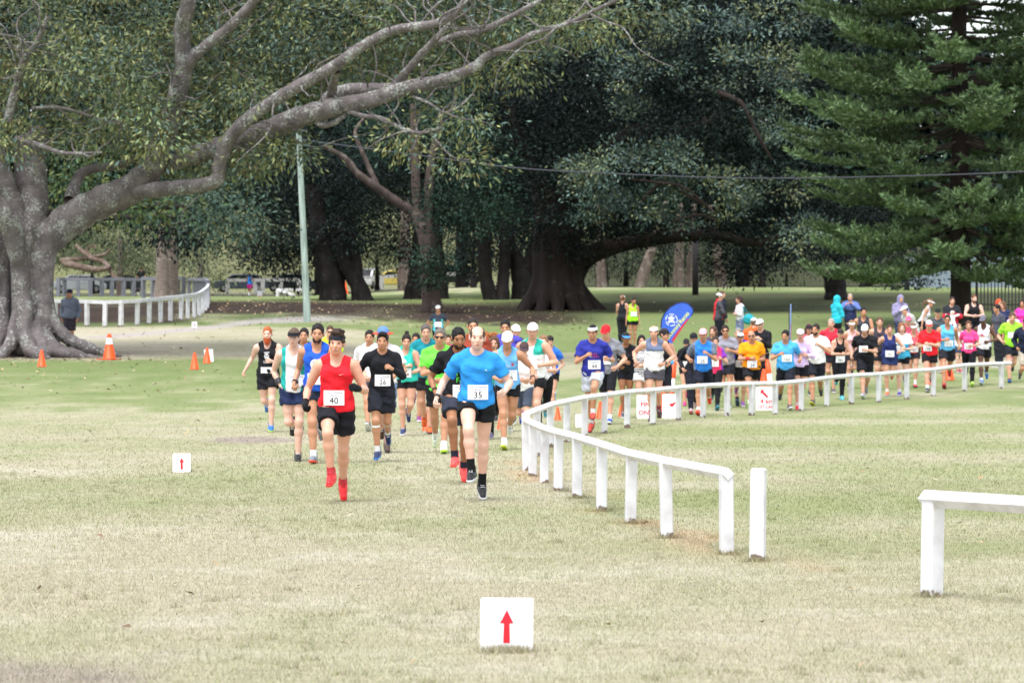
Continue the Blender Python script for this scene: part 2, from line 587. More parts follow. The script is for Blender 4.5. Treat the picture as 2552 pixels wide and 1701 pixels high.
_L = np.array([(-60, 0), (40, 0), (60, .06), (72, .12), (78, .25), (84, .45), (88, .62), (91.5, .78), (95, .92), (97, 1.0), (103, 1.3), (106, 1.42), (115, 1.75),
               (125, 2.12), (140, 2.7), (160, 3.3), (200, 4.0), (237, 4.35), (290, 5.6), (330, 10), (400, 19), (500, 26), (900, 30), (3000, 30)])
_Rr = np.array([(-60, 0), (40, 0), (60, .06), (72, .10), (78, .2), (84, .37), (90, .62), (100, .98), (114, 1.35), (125, 1.7), (140, 2.3), (150, 2.75),
                (165, 3.35), (180, 3.95), (200, 4.5), (225, 4.9), (290, 6.0), (330, 10), (400, 19), (500, 26), (900, 30), (3000, 30)])
_D = np.arange(-60, 3001, 1.0)


def _smooth(t):
    z = np.interp(_D, t[:, 0], t[:, 1])
    k = np.ones(7) / 7
    return np.convolve(np.pad(z, 3, mode='edge'), k, 'valid')


_ZL, _ZR = _smooth(_L), _smooth(_Rr)


def gz(x, y):
    x = np.asarray(x, float); y = np.asarray(y, float)
    px = CX + x * FPX / np.maximum(y, 20)
    w = sstep(650, 1250, px)
    return np.interp(y, _D, _ZL) * (1 - w) + np.interp(y, _D, _ZR) * w


def pix(x, y, z):
    y = np.maximum(y, 1)
    return CX + x * FPX / y, HORIZON - (z - CAMH) * FPX / y


STRAW = np.array([0.372, 0.338, 0.246]); PALE = np.array([0.450, 0.422, 0.345]); GREEN = np.array([0.245, 0.265, 0.132])
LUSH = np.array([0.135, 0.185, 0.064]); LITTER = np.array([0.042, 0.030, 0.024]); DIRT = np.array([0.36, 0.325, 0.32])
SOIL = np.array([0.20, 0.165, 0.15]); RUST = np.array([0.45, 0.29, 0.19])


def ground_col(x, y):
    z = gz(x, y)
    px, py = pix(x, y, z)
    n1 = fbm(x * .35, y * .16, 3); n2 = fbm(x * 1.6 + 9, y * .55, 8); n3 = fbm(x * .8, y * 1.1, 21)
    g = 0.30 + 0.9 * (n1 - .5) + 0.75 * (n2 - .5)
    g = g + 0.14 * sstep(26, 32, y) * (1 - sstep(36, 44, y))
    g = g - 0.30 * sstep(20, 24, y) * (1 - sstep(28, 31, y)) * (1 - sstep(1500, 1900, px))
    g = g + 0.24 * sstep(44, 58, y)
    infield = sstep(1350, 1600, px) * sstep(24, 30, y) * (1 - sstep(78, 86, y))
    band = 0.5 + 0.5 * np.sin(y * 0.75 + 2.0 * n1)
    g = g + infield * (0.36 + 0.5 * (band - .5))
    g = g + 0.55 * sstep(60, 88, y + 22 * (n2 - .5)) * (1 - sstep(94, 99, y)) * (1 - sstep(500, 1050, px))       # green in front of the fig
    g = g + 0.30 * sstep(70, 84, y) * sstep(1100, 1500, px)
    g = g - 0.45 * sstep(97, 101, y) * (1 - sstep(118, 126, y)) * (1 - sstep(800, 1000, px))
    g = g + 0.55 * sstep(104, 112, y) * sstep(850, 1050, px) * (1 - sstep(170, 200, y))
    g = g - 0.55 * np.exp(-((y - 99) / 4.5) ** 2) * sstep(800, 1000, px)
    g = g + 0.4 * sstep(118, 124, y) * (1 - sstep(850, 1000, px)) * (1 - sstep(190, 240, y))
    g = np.clip(g, 0, 1)[..., None]
    c = STRAW * (1 - g) + GREEN * g
    pale = (sstep(.5, .75, n3) * .5)[..., None]
    c = c * (1 - pale) + (PALE * (1 - g) + GREEN * 1.15 * g) * pale
    lush = (sstep(.55, .95, g[..., 0]) * sstep(62, 92, y + 26 * (n2 - .5)) * (.55 + .45 * n2))[..., None]
    c = c * (1 - lush) + LUSH * lush
    def over(c, col, w):
        w = np.clip(w, 0, 1)[..., None]
        return c * (1 - w) + col * w
    # the worn dirt path past the fig, litter and painted shade under the trees
    row = np.interp(px, [150, 350, 500, 640, 760, 900, 1050], [848, 832, 818, 800, 795, 790, 785])
    c = over(c, DIRT, np.exp(-((py - row) / np.interp(px, [200, 500, 700, 900], [4, 5, 8, 9])) ** 4) * sstep(180, 260, px) * (1 - sstep(780, 960, px)) * (.55 + .5 * n2) * sstep(90, 96, y))
    litter_shade = sstep(133, 139, y + 8 * (n2 - .5)) * (1 - sstep(156, 168, y + 10 * (n1 - .5))) * sstep(430, 520, px) * (1 - sstep(1380, 1600, px))
    litter_shade = litter_shade + sstep(146, 152, y) * (1 - sstep(176, 190, y)) * sstep(1350, 1600, px)  # right side: fig shade put into a dark green-brown litter colour
    litter_shade = litter_shade + sstep(124, 128, y) * (1 - sstep(158, 172, y)) * (1 - sstep(420, 520, px))
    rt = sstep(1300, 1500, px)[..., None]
    c = over(c, (LITTER * (1 - rt) + np.array([.055, .062, .032]) * rt) * (1 + 0.8 * (n2[..., None] - .5)), litter_shade * (.75 + .5 * n1))
    hill = sstep(240, 300, y)
    c = over(c, np.array([.13, .135, .06]) * (.5 + 1.0 * n1[..., None]), hill * .9)
    c = over(c, np.array([.035, .04, .02]), sstep(1300, 1480, px) * sstep(205, 235, y) * .9)  # shade beneath the far trees put into the ground colour
    # bare soil round the fig's roots
    c = over(c, SOIL, np.exp(-(((x + 14.2) / 3.4) ** 2 + ((y - 100) / 3.0) ** 2) ** 2) * (.5 + .7 * n2))
    # bare patches on the near field
    c = over(c, SOIL * 1.35, sstep(.35, .7, np.exp(-(((px - 640) / 140) ** 2 + ((y - 54) / 2.0) ** 2)) + .5 * (n2 - .5)) * .8)
    c = over(c, SOIL * 1.25, sstep(.2, 1.1, np.exp(-(((px - 40) / 520) ** 2 + ((y - 16.6) / 1.9) ** 2)) + 1.1 * (fbm(x * 2.4, y * 1.1, 91) - .5) + .7 * (fbm(x * 6, y * 5, 17) - .5)) * .62)
    # rusty dead grass along the fence line
    fx = np.interp(y, [22, 26.4, 31, 36, 43, 50], [2.4, 1.75, 1.2, .7, .12, .35])
    c = over(c, RUST, np.exp(-((x - fx) / .35) ** 2) * sstep(21, 24, y) * (1 - sstep(44, 50, y)) * sstep(.38, .62, n2) * .5)
    return c


def build_ground():
    ys = np.concatenate([np.arange(-40, 8, 4.0), np.arange(8, 60, .3), np.arange(60, 140, .6), np.arange(140, 260, 2.0), np.arange(260, 520, 8.0),
                         np.geomspace(520, 3000, 12)])
    us = np.sign(np.linspace(-1, 1, 261)) * np.abs(np.linspace(-1, 1, 261)) ** 2.2
    hw = np.clip(6 + np.abs(ys) * .9, 12, None)
    Y, U = np.meshgrid(ys, us, indexing='ij')
    X = U * hw[:, None] * 1.6
    Z = gz(X, Y)
    n, m = X.shape
    V = np.stack([X, Y, Z], -1).reshape(-1, 3)
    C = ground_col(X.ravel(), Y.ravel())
    i, j = np.meshgrid(np.arange(n - 1), np.arange(m - 1), indexing='ij')
    F = np.stack([i * m + j, i * m + j + 1, (i + 1) * m + j + 1, (i + 1) * m + j], -1).reshape(-1, 4)
    me = mesh_np('ground', V, F, True, C)
    mt, N, L, b = nodes('turf')
    at_ = N.new('ShaderNodeAttribute'); at_.attribute_name = 'Col'
    tc = N.new('ShaderNodeTexCoord')
    nz = N.new('ShaderNodeTexNoise'); nz.inputs['Scale'].default_value = 30; nz.inputs['Detail'].default_value = 8; nz.inputs['Roughness'].default_value = .75
    L.new(tc.outputs['Object'], nz.inputs['Vector'])
    nb = N.new('ShaderNodeTexNoise'); nb.inputs['Scale'].default_value = 5; nb.inputs['Detail'].default_value = 6
    L.new(tc.outputs['Object'], nb.inputs['Vector'])
    ad = N.new('ShaderNodeMath'); ad.operation = 'ADD'
    L.new(nz.outputs['Fac'], ad.inputs[0]); L.new(nb.outputs['Fac'], ad.inputs[1])
    mr = N.new('ShaderNodeMapRange'); mr.inputs['From Min'].default_value = .65; mr.inputs['From Max'].default_value = 1.35
    mr.inputs['To Min'].default_value = .76; mr.inputs['To Max'].default_value = 1.2
    L.new(ad.outputs[0], mr.inputs[0])
    sc_ = N.new('ShaderNodeVectorMath'); sc_.operation = 'SCALE'
    L.new(at_.outputs['Color'], sc_.inputs[0]); L.new(mr.outputs[0], sc_.inputs['Scale'])
    L.new(sc_.outputs[0], b.inputs['Base Color'])
    b.inputs['Roughness'].default_value = .95; b.inputs['Specular IOR Level'].default_value = .05
    bp = N.new('ShaderNodeBump'); bp.inputs['Strength'].default_value = .35; bp.inputs['Distance'].default_value = .02
    L.new(nz.outputs['Fac'], bp.inputs['Height']); L.new(bp.outputs[0], b.inputs['Normal'])
    tag(link('ground', me, mt), kind='structure')


build_ground()


def build_grass():
    """short couch grass as real blades where a blade is wide enough to be seen"""
    P, H, W = [], [], []
    for d0, d1, dens, h, w in ((12.5, 20, 2600, .028, .0042), (20, 28, 1800, .026, .005), (28, 40, 700, .026, .008), (40, 80, 150, .028, .014)):
        hw0, hw1 = 1500 * d0 / FPX + .3, 1500 * d1 / FPX + .3
        n = int((hw0 + hw1) * (d1 - d0) * dens)
        y = d0 + (d1 - d0) * RNG.random(n)
        x = (RNG.random(n) * 2 - 1) * (1500 * y / FPX + .3)
        if d0 == 40:
            k_ = RNG.random(n) > (y - 40) / 40
            x, y = x[k_], y[k_]; n = len(x)
        P.append(np.stack([x, y], 1)); H.append(h * (.45 + .9 * RNG.random(n) ** 1.5)); W.append(np.full(n, w))
    cl = []                                                    # rank clumps, unevenly spread
    for d0, d1, n in ((13, 24, 330), (24, 45, 420)):
        y = d0 + (d1 - d0) * RNG.random(n); x = (RNG.random(n) * 2 - 1) * (1500 * y / FPX + .3)
        ok = fbm(x * .9, y * .4, 77) > .5
        cl.append(np.stack([x, y], 1)[ok])
    for fx_, fy_ in ((1811, 1380), (1662, 1340), (1571, 1304), (1499, 1273), (1438, 1241), (1391, 1223), (1888, 1398), (2322, 1486), (1262, 1622), (1230, 1622), (1300, 1622), (453, 1176)):
        y = 1.7 * FPX / (fy_ - HORIZON); x = (fx_ - CX) * y / FPX
        cl.append(np.stack([x + RNG.normal(size=9) * .06, y - .05 + RNG.normal(size=9) * .05], 1))
    cl = np.vstack(cl); nb = 26
    q = np.repeat(cl, nb, 0) + RNG.normal(size=(len(cl) * nb, 2)) * .035
    P.append(q); H.append(.030 + .030 * RNG.random(len(q))); W.append(np.full(len(q), .006))
    P = np.vstack(P); H = np.concatenate(H); W = np.concatenate(W)
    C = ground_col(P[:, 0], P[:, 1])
    keep = (C.mean(1) > .17) | (RNG.random(len(P)) < .35)
    P, H, W, C = P[keep], H[keep], W[keep], C[keep]
    n = len(P)
    z = gz(P[:, 0], P[:, 1]) - .003
    B = np.stack([P[:, 0], P[:, 1], z], 1)
    a = RNG.random(n) * 2 * np.pi
    s = np.stack([np.cos(a), np.sin(a), 0 * a], 1) * W[:, None] * .5
    le = RNG.normal(size=(n, 2)) * H[:, None] * .55
    T = B + np.stack([le[:, 0], le[:, 1], H], 1)
    V = np.stack([B - s, B + s, T], 1).reshape(-1, 3)
    F = np.arange(3 * n).reshape(-1, 3)
    j = (.84 + .36 * RNG.random(n))[:, None]
    tint = RNG.random(n)[:, None]
    C = C * j * np.where(tint < .22, np.array([[.84, .98, .72]]), np.where(tint > .85, np.array([[1.18, 1.14, 1.05]]), 1.0))
    C = np.clip(C, 0, .8)
    me = mesh_np('grass', V, F, False, np.repeat(C, 3, 0))
    o = link('grass', me, mat_vcol('grass_blade', .8, spec=.1, trans=.2))
    tag(o, 'short dry straw and green grass of the field', 'grass', kind='stuff')


build_grass()


def leafy_quads(P, ln, wd, C, flat=.25):
    n = len(P)
    a = RNG.random(n) * 2 * np.pi
    ti = RNG.normal(size=(n, 2)) * flat
    d = np.stack([np.cos(a), np.sin(a), ti[:, 0]], 1)
    e = np.stack([-np.sin(a), np.cos(a), ti[:, 1]], 1)
    ln = ln[:, None]; wd = wd[:, None]
    V = np.stack([P - d * ln / 2, P + e * wd / 2 + [0, 0, .008], P + d * ln / 2, P - e * wd / 2 + [0, 0, .006]], 1).reshape(-1, 3)
    return V, np.arange(4 * n).reshape(-1, 4), np.repeat(C, 4, 0)


def build_litter():
    Ps = []
    def scatter(n, px0, px1, y0, y1):
        y = y0 + (y1 - y0) * RNG.random(n)
        x = (px0 + (px1 - px0) * RNG.random(n) - CX) * y / FPX
        Ps.append(np.stack([x, y], 1))
    scatter(380, -100, 1300, 80, 100); scatter(300, -100, 900, 97, 128); scatter(1500, 440, 1500, 128, 168)
    scatter(300, 1300, 2600, 115, 165); scatter(30, -50, 2600, 14, 34); scatter(60, -50, 2600, 34, 80); scatter(160, 0, 330, 95, 101)
    P = np.vstack(Ps); n = len(P)
    z = gz(P[:, 0], P[:, 1]) + .02
    pal = np.array([(.30, .20, .11), (.42, .31, .18), (.20, .13, .08), (.36, .25, .12), (.5, .42, .28)])
    C = pal[RNG.integers(0, 5, n)] * (.7 + .6 * RNG.random(n))[:, None]
    ln = (.07 + .09 * RNG.random(n)) * np.interp(P[:, 1], [14, 60, 90], [.45, .8, 1.0])
    V, F, C = leafy_quads(np.column_stack([P, z]), ln, ln * .5, C)
    o = link('leaf_litter', mesh_np('leaf_litter', V, F, False, C), mat_vcol('dead_leaf', .8))
    tag(o, 'brown fallen leaves strewn over the grass', 'leaves', kind='stuff')


build_litter()
# ------------------------------------------------------------------ trees
LEAF_FIG = mat_vcol('fig_leaf', .5, spec=.25, trans=.08)
LEAF_BACK = mat_vcol('shade_leaf', .6, spec=.08, trans=.06)
LEAF_DULL = mat_vcol('olive_leaf', .7, spec=.2, trans=.2)
BARK_FIG = mat_bark('fig_bark', (0.150, 0.130, 0.130), (0.30, 0.31, 0.285), 6.5, .44, bump=.9)
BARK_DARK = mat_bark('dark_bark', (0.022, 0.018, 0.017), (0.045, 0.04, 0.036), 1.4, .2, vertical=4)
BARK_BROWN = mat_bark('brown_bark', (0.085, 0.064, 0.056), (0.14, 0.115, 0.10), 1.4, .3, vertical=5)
BARK_PALE = mat_bark('paper_bark', (0.13, 0.10, 0.085), (0.21, 0.175, 0.15), 1.2, .5, vertical=3)


def leaf_cloud(blobs, dens, ln, wd, pal, sigma=.35, per=26, droop=.35, seed=0, jit=.3, shell=False):
    """rosettes of pointed leaves filling ellipsoids given as (px,py,rx,ry,d,depth radius[,weight])"""
    R = np.random.default_rng(1000 + seed)
    Vs, Cs = [], []
    pal = np.array(pal)
    for bl in blobs:
        px, py, rx, ry, d, rd = bl[:6]
        wt = bl[6] if len(bl) > 6 else 1.0
        s = d / FPX
        c = at(px, py, d); r = np.array([rx * s, rd, ry * s])
        vol_area = 4 * np.pi * ((r[0] * r[1]) ** 1.6 / 3 + (r[0] * r[2]) ** 1.6 / 3 + (r[1] * r[2]) ** 1.6 / 3) ** (1 / 1.6)
        nc = max(6, int(vol_area * dens * wt / per))
        u = R.normal(size=(nc * 4, 3)); u /= np.linalg.norm(u, axis=1)[:, None]
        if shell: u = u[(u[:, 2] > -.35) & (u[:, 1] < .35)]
        u = u[:nc]; nc = len(u)
        rad = .45 + .55 * R.random(nc) ** .6
        cc = c + u * r * rad[:, None]
        bright = np.clip(1 + jit * R.normal(size=nc), .45, 1.7)
        pick = R.integers(0, len(pal), nc)
        n = nc * per
        k = np.repeat(np.arange(nc), per)
        g = R.normal(size=(n, 3)); gl = np.linalg.norm(g, axis=1)[:, None]
        dirn = g / gl
        P = cc[k] + g * sigma * np.array([1.15, 1.15, .62])
        dd = dirn + .5 * u[k] + R.normal(size=(n, 3)) * .45
        dd[:, 2] -= droop * R.random(n) * 1.6
        dd /= np.linalg.norm(dd, axis=1)[:, None]
        nn = R.normal(size=(n, 3)) * .30 + dirn * .75 + u[k] * .35 + np.array([0, 0, .35])
        sd_ = np.cross(dd, nn); sd_ /= np.linalg.norm(sd_, axis=1)[:, None] + 1e-6
        up = np.cross(sd_, dd)
        l = (ln * (.65 + .6 * R.random(n)))[:, None]; w = l * (wd / ln)
        mid = P + dd * l * .5 - up * l * .05
        V = np.stack([P, mid + sd_ * w * .5 + up * w * .18, P + dd * l, mid - sd_ * w * .5 + up * w * .18], 1)
        Vs.append(V.reshape(-1, 3))
        other = R.integers(0, len(pal), n)
        col = np.where((R.random(n) < .35)[:, None], pal[other], pal[pick[k]]) * bright[k][:, None] * (.75 + .5 * R.random(n))[:, None]
        Cs.append(np.repeat(col, 4, 0))
    V = np.vstack(Vs); C = np.clip(np.vstack(Cs), 0.004, .6)
    # fold each leaf along its midrib: two triangles
    n = len(V) // 4
    b = np.arange(n)[:, None] * 4
    F = np.concatenate([b + [0, 1, 2], b + [0, 2, 3]], 0)
    return V, F, C


def tree(name, loc, label, group='trees round the field'):
    o = empty(name, loc)
    tag(o, label, 'tree', group)
    return o


def put(name, V, F, mat, root, C=None, smooth=True):
    V = np.asarray(V) - np.array(root.location)
    return link(name, mesh_np(name, V, F, smooth, C), mat, root)


def limb_np(pts_px, radii, wob=.0, seg=10, sub=6):
    """polyline of (px,py,d) with radii in metres"""
    P = np.array([at(*p) for p in pts_px])
    Q = catmull(P, sub)
    rr = np.interp(np.linspace(0, 1, len(Q)), np.linspace(0, 1, len(radii)), radii)
    if wob:
        ph = RNG.random() * 9
        rr = rr * (1 + wob * np.sin(np.arange(len(Q)) * 1.7 + ph) + wob * .6 * np.sin(np.arange(len(Q)) * .77 + 2 * ph))
    V, F = tube_np(Q, rr, seg)
    return V, F, Q


def join(parts):
    Vs, Fs, n = [], [], 0
    for V, F in parts:
        Vs.append(V); Fs.append(np.asarray(F) + n); n += len(V)
    return np.vstack(Vs), np.vstack(Fs)


def twigs(Q, n, length, rad, R, spread=1.0, up=.3):
    """thin side branches along a limb"""
    out = []
    for _ in range(n):
        i = R.integers(len(Q) // 4, len(Q))
        p = Q[i].copy()
        d = R.normal(size=3) * np.array([1, 1, .8]) * spread; d[2] += up
        d /= np.linalg.norm(d)
        L = length * (.5 + R.random()); pts = [p]
        for k in range(5):
            d = d + R.normal(size=3) * .35; d[2] += .05; d /= np.linalg.norm(d)
            p = p + d * L / 5; pts.append(p.copy())
        V, F = tube_np(catmull(pts, 3), np.linspace(rad, rad * .25, len(catmull(pts, 3))), 5)
        out.append((V, F))
    return out


# ---- the great fig on the left: fused stems and buttress roots as one body
def big_fig():
    D = 100.0
    base = at(75, 872, D); gz0 = float(gz(base[0], base[1]))
    root = tree('fig_tree', (base[0], base[1], gz0), 'huge spreading fig tree with buttress roots and long limbs reaching across the top')
    v = Vol(at(-210, 900, D - 3.6) + [0, 0, -.6], at(470, 330, D + 3) + [0, 0, .3], .055)
    def A(px, py, dd=0.0): return at(px, py, D + dd)
    def run(pts, rads, k=.045):
        P = catmull([A(*p) for p in pts], 4)
        rr = np.interp(np.linspace(0, 1, len(P)), np.linspace(0, 1, len(rads)), rads)
        for i in range(len(P) - 1):
            v.cone(P[i], P[i + 1], rr[i], rr[i + 1], k)
    # main fused columns
    run([(108, 850, -.9), (100, 760, -.8), (100, 680, -.7), (112, 610, -.5), (165, 555, -.4), (250, 505, -.6), (330, 470, -1.0), (372, 425, -1.4), (400, 370, -1.8)],
        [.50, .38, .37, .44, .50, .46, .43, .36, .33])
    run([(58, 855, -1.3), (55, 780, -1.2), (52, 700, -1.1), (50, 640, -1.0), (62, 590, -.8), (85, 520, -.3), (78, 440, 0), (75, 380, .2), (90, 345, .3)], [.36, .30, .28, .28, .33, .42, .45, .45, .4])
    run([(-10, 860, -.4), (-15, 780, -.3), (-12, 700, -.2), (-20, 600, -.1), (-60, 520, 0), (-120, 430, 0)], [.75, .62, .55, .55, .45, .4])
    run([(48, 640, -1.2), (30, 570, -1.5), (5, 530, -1.7), (-25, 490, -1.8), (-60, 430, -1.8)], [.3, .31, .33, .3, .26])
    run([(62, 600, -.8), (50, 540, -.7), (25, 480, -.6), (5, 420, -.5), (-10, 340, -.4)], [.26, .25, .27, .26, .24])
    run([(60, 860, .6), (60, 720, .6), (70, 600, .4)], [.8, .62, .55])
    # buttress roots
    run([(108, 690, -.9), (122, 770, -1.1), (158, 832, -1.3), (225, 868, -1.5), (300, 887, -1.6)], [.18, .17, .17, .15, .07], .05)
    run([(112, 720, -.5), (128, 790, -.4), (165, 842, -.4), (225, 872, -.5), (270, 884, -.6)], [.2, .18, .17, .14, .08], .05)
    run([(110, 760, -1.1), (112, 830, -1.4), (135, 868, -1.7), (190, 884, -2.0), (240, 892, -2.1)], [.24, .22, .22, .15, .07], .05)
    run([(105, 780, -1.2), (98, 840, -1.6), (108, 878, -1.9)], [.2, .2, .22], .05)
    run([(60, 760, -1.4), (62, 830, -1.7), (80, 872, -2.1), (120, 892, -2.5)], [.24, .23, .22, .1], .05)
    run([(45, 790, -1.3), (30, 850, -1.7), (5, 885, -2.1)], [.2, .2, .14], .05)
    run([(5, 760, -.9), (0, 830, -1.3), (-15, 880, -1.8)], [.24, .24, .2], .05)
    run([(-30, 760, -.6), (-60, 840, -1.0), (-110, 884, -1.4)], [.3, .26, .12], .05)
    X = v.ax[0][:, None, None]; Y = v.ax[1][None, :, None]; Z = v.ax[2][None, None, :]
    v.F = (v.F + .022 * np.sin(9 * X + 1.6 * Z) * np.sin(6 * Y + .9 * Z) + .012 * np.sin(23 * X + 1.5 * np.sin(1.3 * Z))).astype(np.float32)
    parts = [v.mesh()]
    # limbs beyond the fused body (px, py, distance)
    R = np.random.default_rng(4)
    limbs = {}
    def L(key, pts, radii, wob=.05, seg=12):
        V, F, Q = limb_np(pts, radii, wob, seg)
        limbs[key] = (V, F, Q); return Q
    L('rise', [(392, 390, 98.5), (415, 330, 98), (442, 241, 97.4), (459, 161, 97), (453, 75, 96.6), (470, 10, 96), (480, -80, 96)], [.36, .32, .27, .25, .23, .22, .2])
    L('rise_fork', [(462, 175, 97), (485, 140, 96.6), (517, 112, 96.4), (574, 66, 96), (631, 5, 95.6), (670, -60, 95)], [.2, .18, .16, .15, .13, .1])
    L('elbow', [(335, 478, 98.8), (380, 474, 98.3), (436, 468, 97.8), (500, 462, 97.2), (540, 448, 96.9), (548, 405, 96.8), (574, 342, 96.5), (631, 287, 96.2), (717, 230, 95.8), (832, 166, 95.3),
                (900, 118, 95), (974, 78, 94.8), (1045, 66, 94.6), (1088, 58, 94.5), (1131, 36, 94.3), (1170, -15, 94), (1200, -70, 94)],
      [.22, .23, .22, .21, .21, .20, .20, .19, .185, .165, .15, .13, .125, .12, .10, .09, .07], .04)
    L('long', [(372, 425, 99), (430, 400, 98.6), (500, 382, 98), (574, 358, 97.6), (640, 335, 97.2), (700, 312, 97), (763, 287, 96.7), (844, 266, 96.4), (925, 249, 96.2), (1006, 222, 96), (1077, 206, 95.8),
               (1131, 190, 95.6), (1185, 166, 95.4), (1212, 141, 95.3), (1278, 114, 95), (1332, 84, 94.8), (1413, 60, 94.4), (1480, 28, 94), (1560, -10, 93.6)],
      [.28, .29, .29, .29, .30, .32, .31, .27, .23, .22, .18, .16, .15, .12, .10, .085, .07, .06, .04], .05)
    L('long_fork', [(800, 268, 96.6), (830, 236, 96.8), (880, 224, 96.9), (930, 222, 96.9), (979, 217, 96.7), (1012, 180, 96.4), (1050, 136, 96), (1099, 84, 95.6), (1140, 40, 95.4)],
      [.16, .2, .19, .17, .15, .12, .11, .09, .06])
    L('fork_link', [(826, 240, 96.6), (832, 208, 96.2), (840, 176, 95.6)], [.15, .12, .1], 0)
    L('upper', [(1090, 108, 96.2), (1142, 88, 96), (1196, 80, 95.6), (1250, 54, 95.2), (1321, 16, 95), (1380, -20, 95)], [.11, .11, .095, .085, .07, .05])
    L('droop', [(850, 270, 96.4), (900, 288, 96), (952, 295, 95.6), (1001, 320, 95.3), (1050, 331, 95), (1100, 318, 94.8)], [.075, .065, .06, .05, .04, .02])
    L('droop_low', [(1075, 335, 95), (1100, 365, 94.9), (1130, 392, 94.8), (1170, 398, 94.8)], [.035, .03, .025, .012])
    L('spray', [(1028, 240, 95.9), (1070, 258, 95.6), (1109, 280, 95.3), (1150, 262, 95.1), (1180, 232, 95)], [.045, .04, .035, .028, .015])
    L('spray_low', [(1109, 280, 95.3), (1150, 296, 95), (1190, 300, 94.8), (1225, 312, 94.8)], [.03, .025, .02, .01])
    L('stub', [(780, 296, 96.6), (805, 312, 96.6), (835, 305, 96.4), (862, 286, 96.2)], [.1, .09, .08, .05])
    L('left_arm', [(20, 300, 97), (45, 200, 96.6), (60, 150, 96.4), (90, 110, 96), (120, 40, 95.6)], [.14, .12, .1, .08, .06])
    L('left_twig', [(40, 345, 97), (100, 362, 96.6), (160, 382, 96.2), (255, 380, 96)], [.08, .07, .06, .03])
    L('mid_arm', [(80, 270, 97), (150, 268, 96.6), (230, 290, 96.4), (300, 310, 96.2)], [.05, .045, .04, .02])
    L('back_arm', [(175, 500, 100.2), (190, 455, 100.6), (215, 425, 100.8), (300, 410, 100.8), (360, 385, 100.6)], [.22, .17, .14, .12, .1])
    tw = []
    for k, n, l in (('elbow', 26, 2.2), ('long', 26, 2.4), ('rise', 12, 2.4), ('rise_fork', 6, 1.8), ('long_fork', 8, 1.6), ('upper', 8, 1.6), ('left_arm', 12, 2.4), ('droop', 9, 1.2), ('spray', 7, .9), ('left_twig', 5, 1.0), ('mid_arm', 6, 1.2)):
        tw += twigs(limbs[k][2], n, l, .032, R, 1.0, .25)
    put('trunk', *parts[0], BARK_FIG, root)
    for k, (V, F, Q) in limbs.items():
        put('limb', V, F, BARK_FIG, root)
    V, F = join(tw)
    put('twigs', V, F, BARK_FIG, root)['kind'] = 'stuff'
    PAL = [(.085, .135, .105), (.115, .155, .072), (.150, .175, .068), (.115, .105, .042), (.080, .130, .110), (.215, .230, .095), (.095, .130, .072)]
    blobs = [(40, 90, 200, 170, 102, 3.5), (40, 260, 150, 110, 101, 2.5), (20, 350, 95, 50, 98, 1.5), (240, 80, 220, 150, 102, 3.5), (250, 250, 190, 110, 101, 2.5), (260, 330, 140, 60, 98.5, 1.6), (150, 160, 120, 80, 97, 1.5),
             (290, 190, 90, 70, 96.5, 1.3), (330, 290, 110, 60, 96.5, 1.2), (395, 330, 70, 60, 96.3, 1.0), (430, 110, 200, 150, 103, 3), (430, 300, 130, 120, 101.5, 2.4), (470, 380, 110, 60, 100.5, 1.6), (610, 110, 220, 150, 102, 3.2), (600, 300, 110, 90, 100.5, 2),
             (560, 380, 70, 60, 98.8, 1.2), (660, 210, 160, 80, 100.5, 2), (600, 230, 60, 50, 96.5, .8), (820, 70, 230, 110, 101, 3), (810, 180, 160, 60, 100.5, 2), (1010, 50, 200, 90, 100, 2.6), (970, 160, 130, 60, 99.5, 1.8),
             (1160, 90, 150, 90, 99.5, 2), (1150, 180, 70, 45, 97.5, 1.2, .7), (1310, 50, 180, 80, 98.5, 2.2), (1270, 170, 110, 60, 97.5, 1.4, .6), (1450, 50, 150, 55, 97, 1.6, .8), (1590, 15, 120, 40, 96, 1.4, .7),
             (1110, 245, 90, 28, 96.5, .8, .7), (1180, 285, 60, 40, 95.2, .7, .8), (1130, 395, 55, 26, 95, .6, .8), (1010, 345, 45, 35, 95.6, .6, .6), (635, 405, 40, 45, 97.6, .8, .8), (745, 375, 35, 40, 97, .6, .6), (690, 370, 30, 25, 97, .5, .6),
             (300, -170, 520, 160, 101, 5, .55), (900, -150, 520, 140, 100, 5, .5), (-250, 150, 220, 280, 101, 5, .5), (1350, -100, 300, 90, 98, 3, .5)]
    V, F, C = leaf_cloud(blobs, 66, .19, .066, PAL, .42, 64, .5, 1, .38)
    put('crown', V, F, LEAF_FIG, root, C, False)
    # curling dark knot at the crotch of the rightmost buttress stays part of the trunk
    return root


big_fig()


# ---- dark figs behind the field
DARK = [(.006, .010, .009), (.007, .013, .011), (.010, .017, .015), (.004, .008, .008), (.013, .022, .017), (.018, .030, .026)]  # deep crown shade is put into these leaf colours
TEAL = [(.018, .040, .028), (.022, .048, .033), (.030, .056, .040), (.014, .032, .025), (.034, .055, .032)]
LOBE_LIGHT = [(.070, .115, .095), (.090, .140, .115), (.110, .150, .090), (.075, .120, .112), (.160, .180, .085)]  # highlights of the top and front lobes, put into the leaf colour
OLIVE = [(.085, .105, .055), (.065, .085, .048), (.115, .130, .075), (.050, .066, .040)]


def stems(root, pieces, mat):
    for pts, rad in pieces:
        V, F, Q = limb_np(pts, rad, .05, 10)
        put('trunk' if len(pts) > 2 and pts[0][1] > 700 else 'limb', V, F, mat, root)


def gbase(px, py, d):
    p = at(px, py, d)
    return (p[0], p[1], float(gz(p[0], p[1])))


def dig(px, d, extra=.3):
    """photo row of the ground at px,d, a little below the surface"""
    x = (px - CX) * d / FPX
    return HORIZON - (float(gz(x, d)) - extra - CAMH) * FPX / d


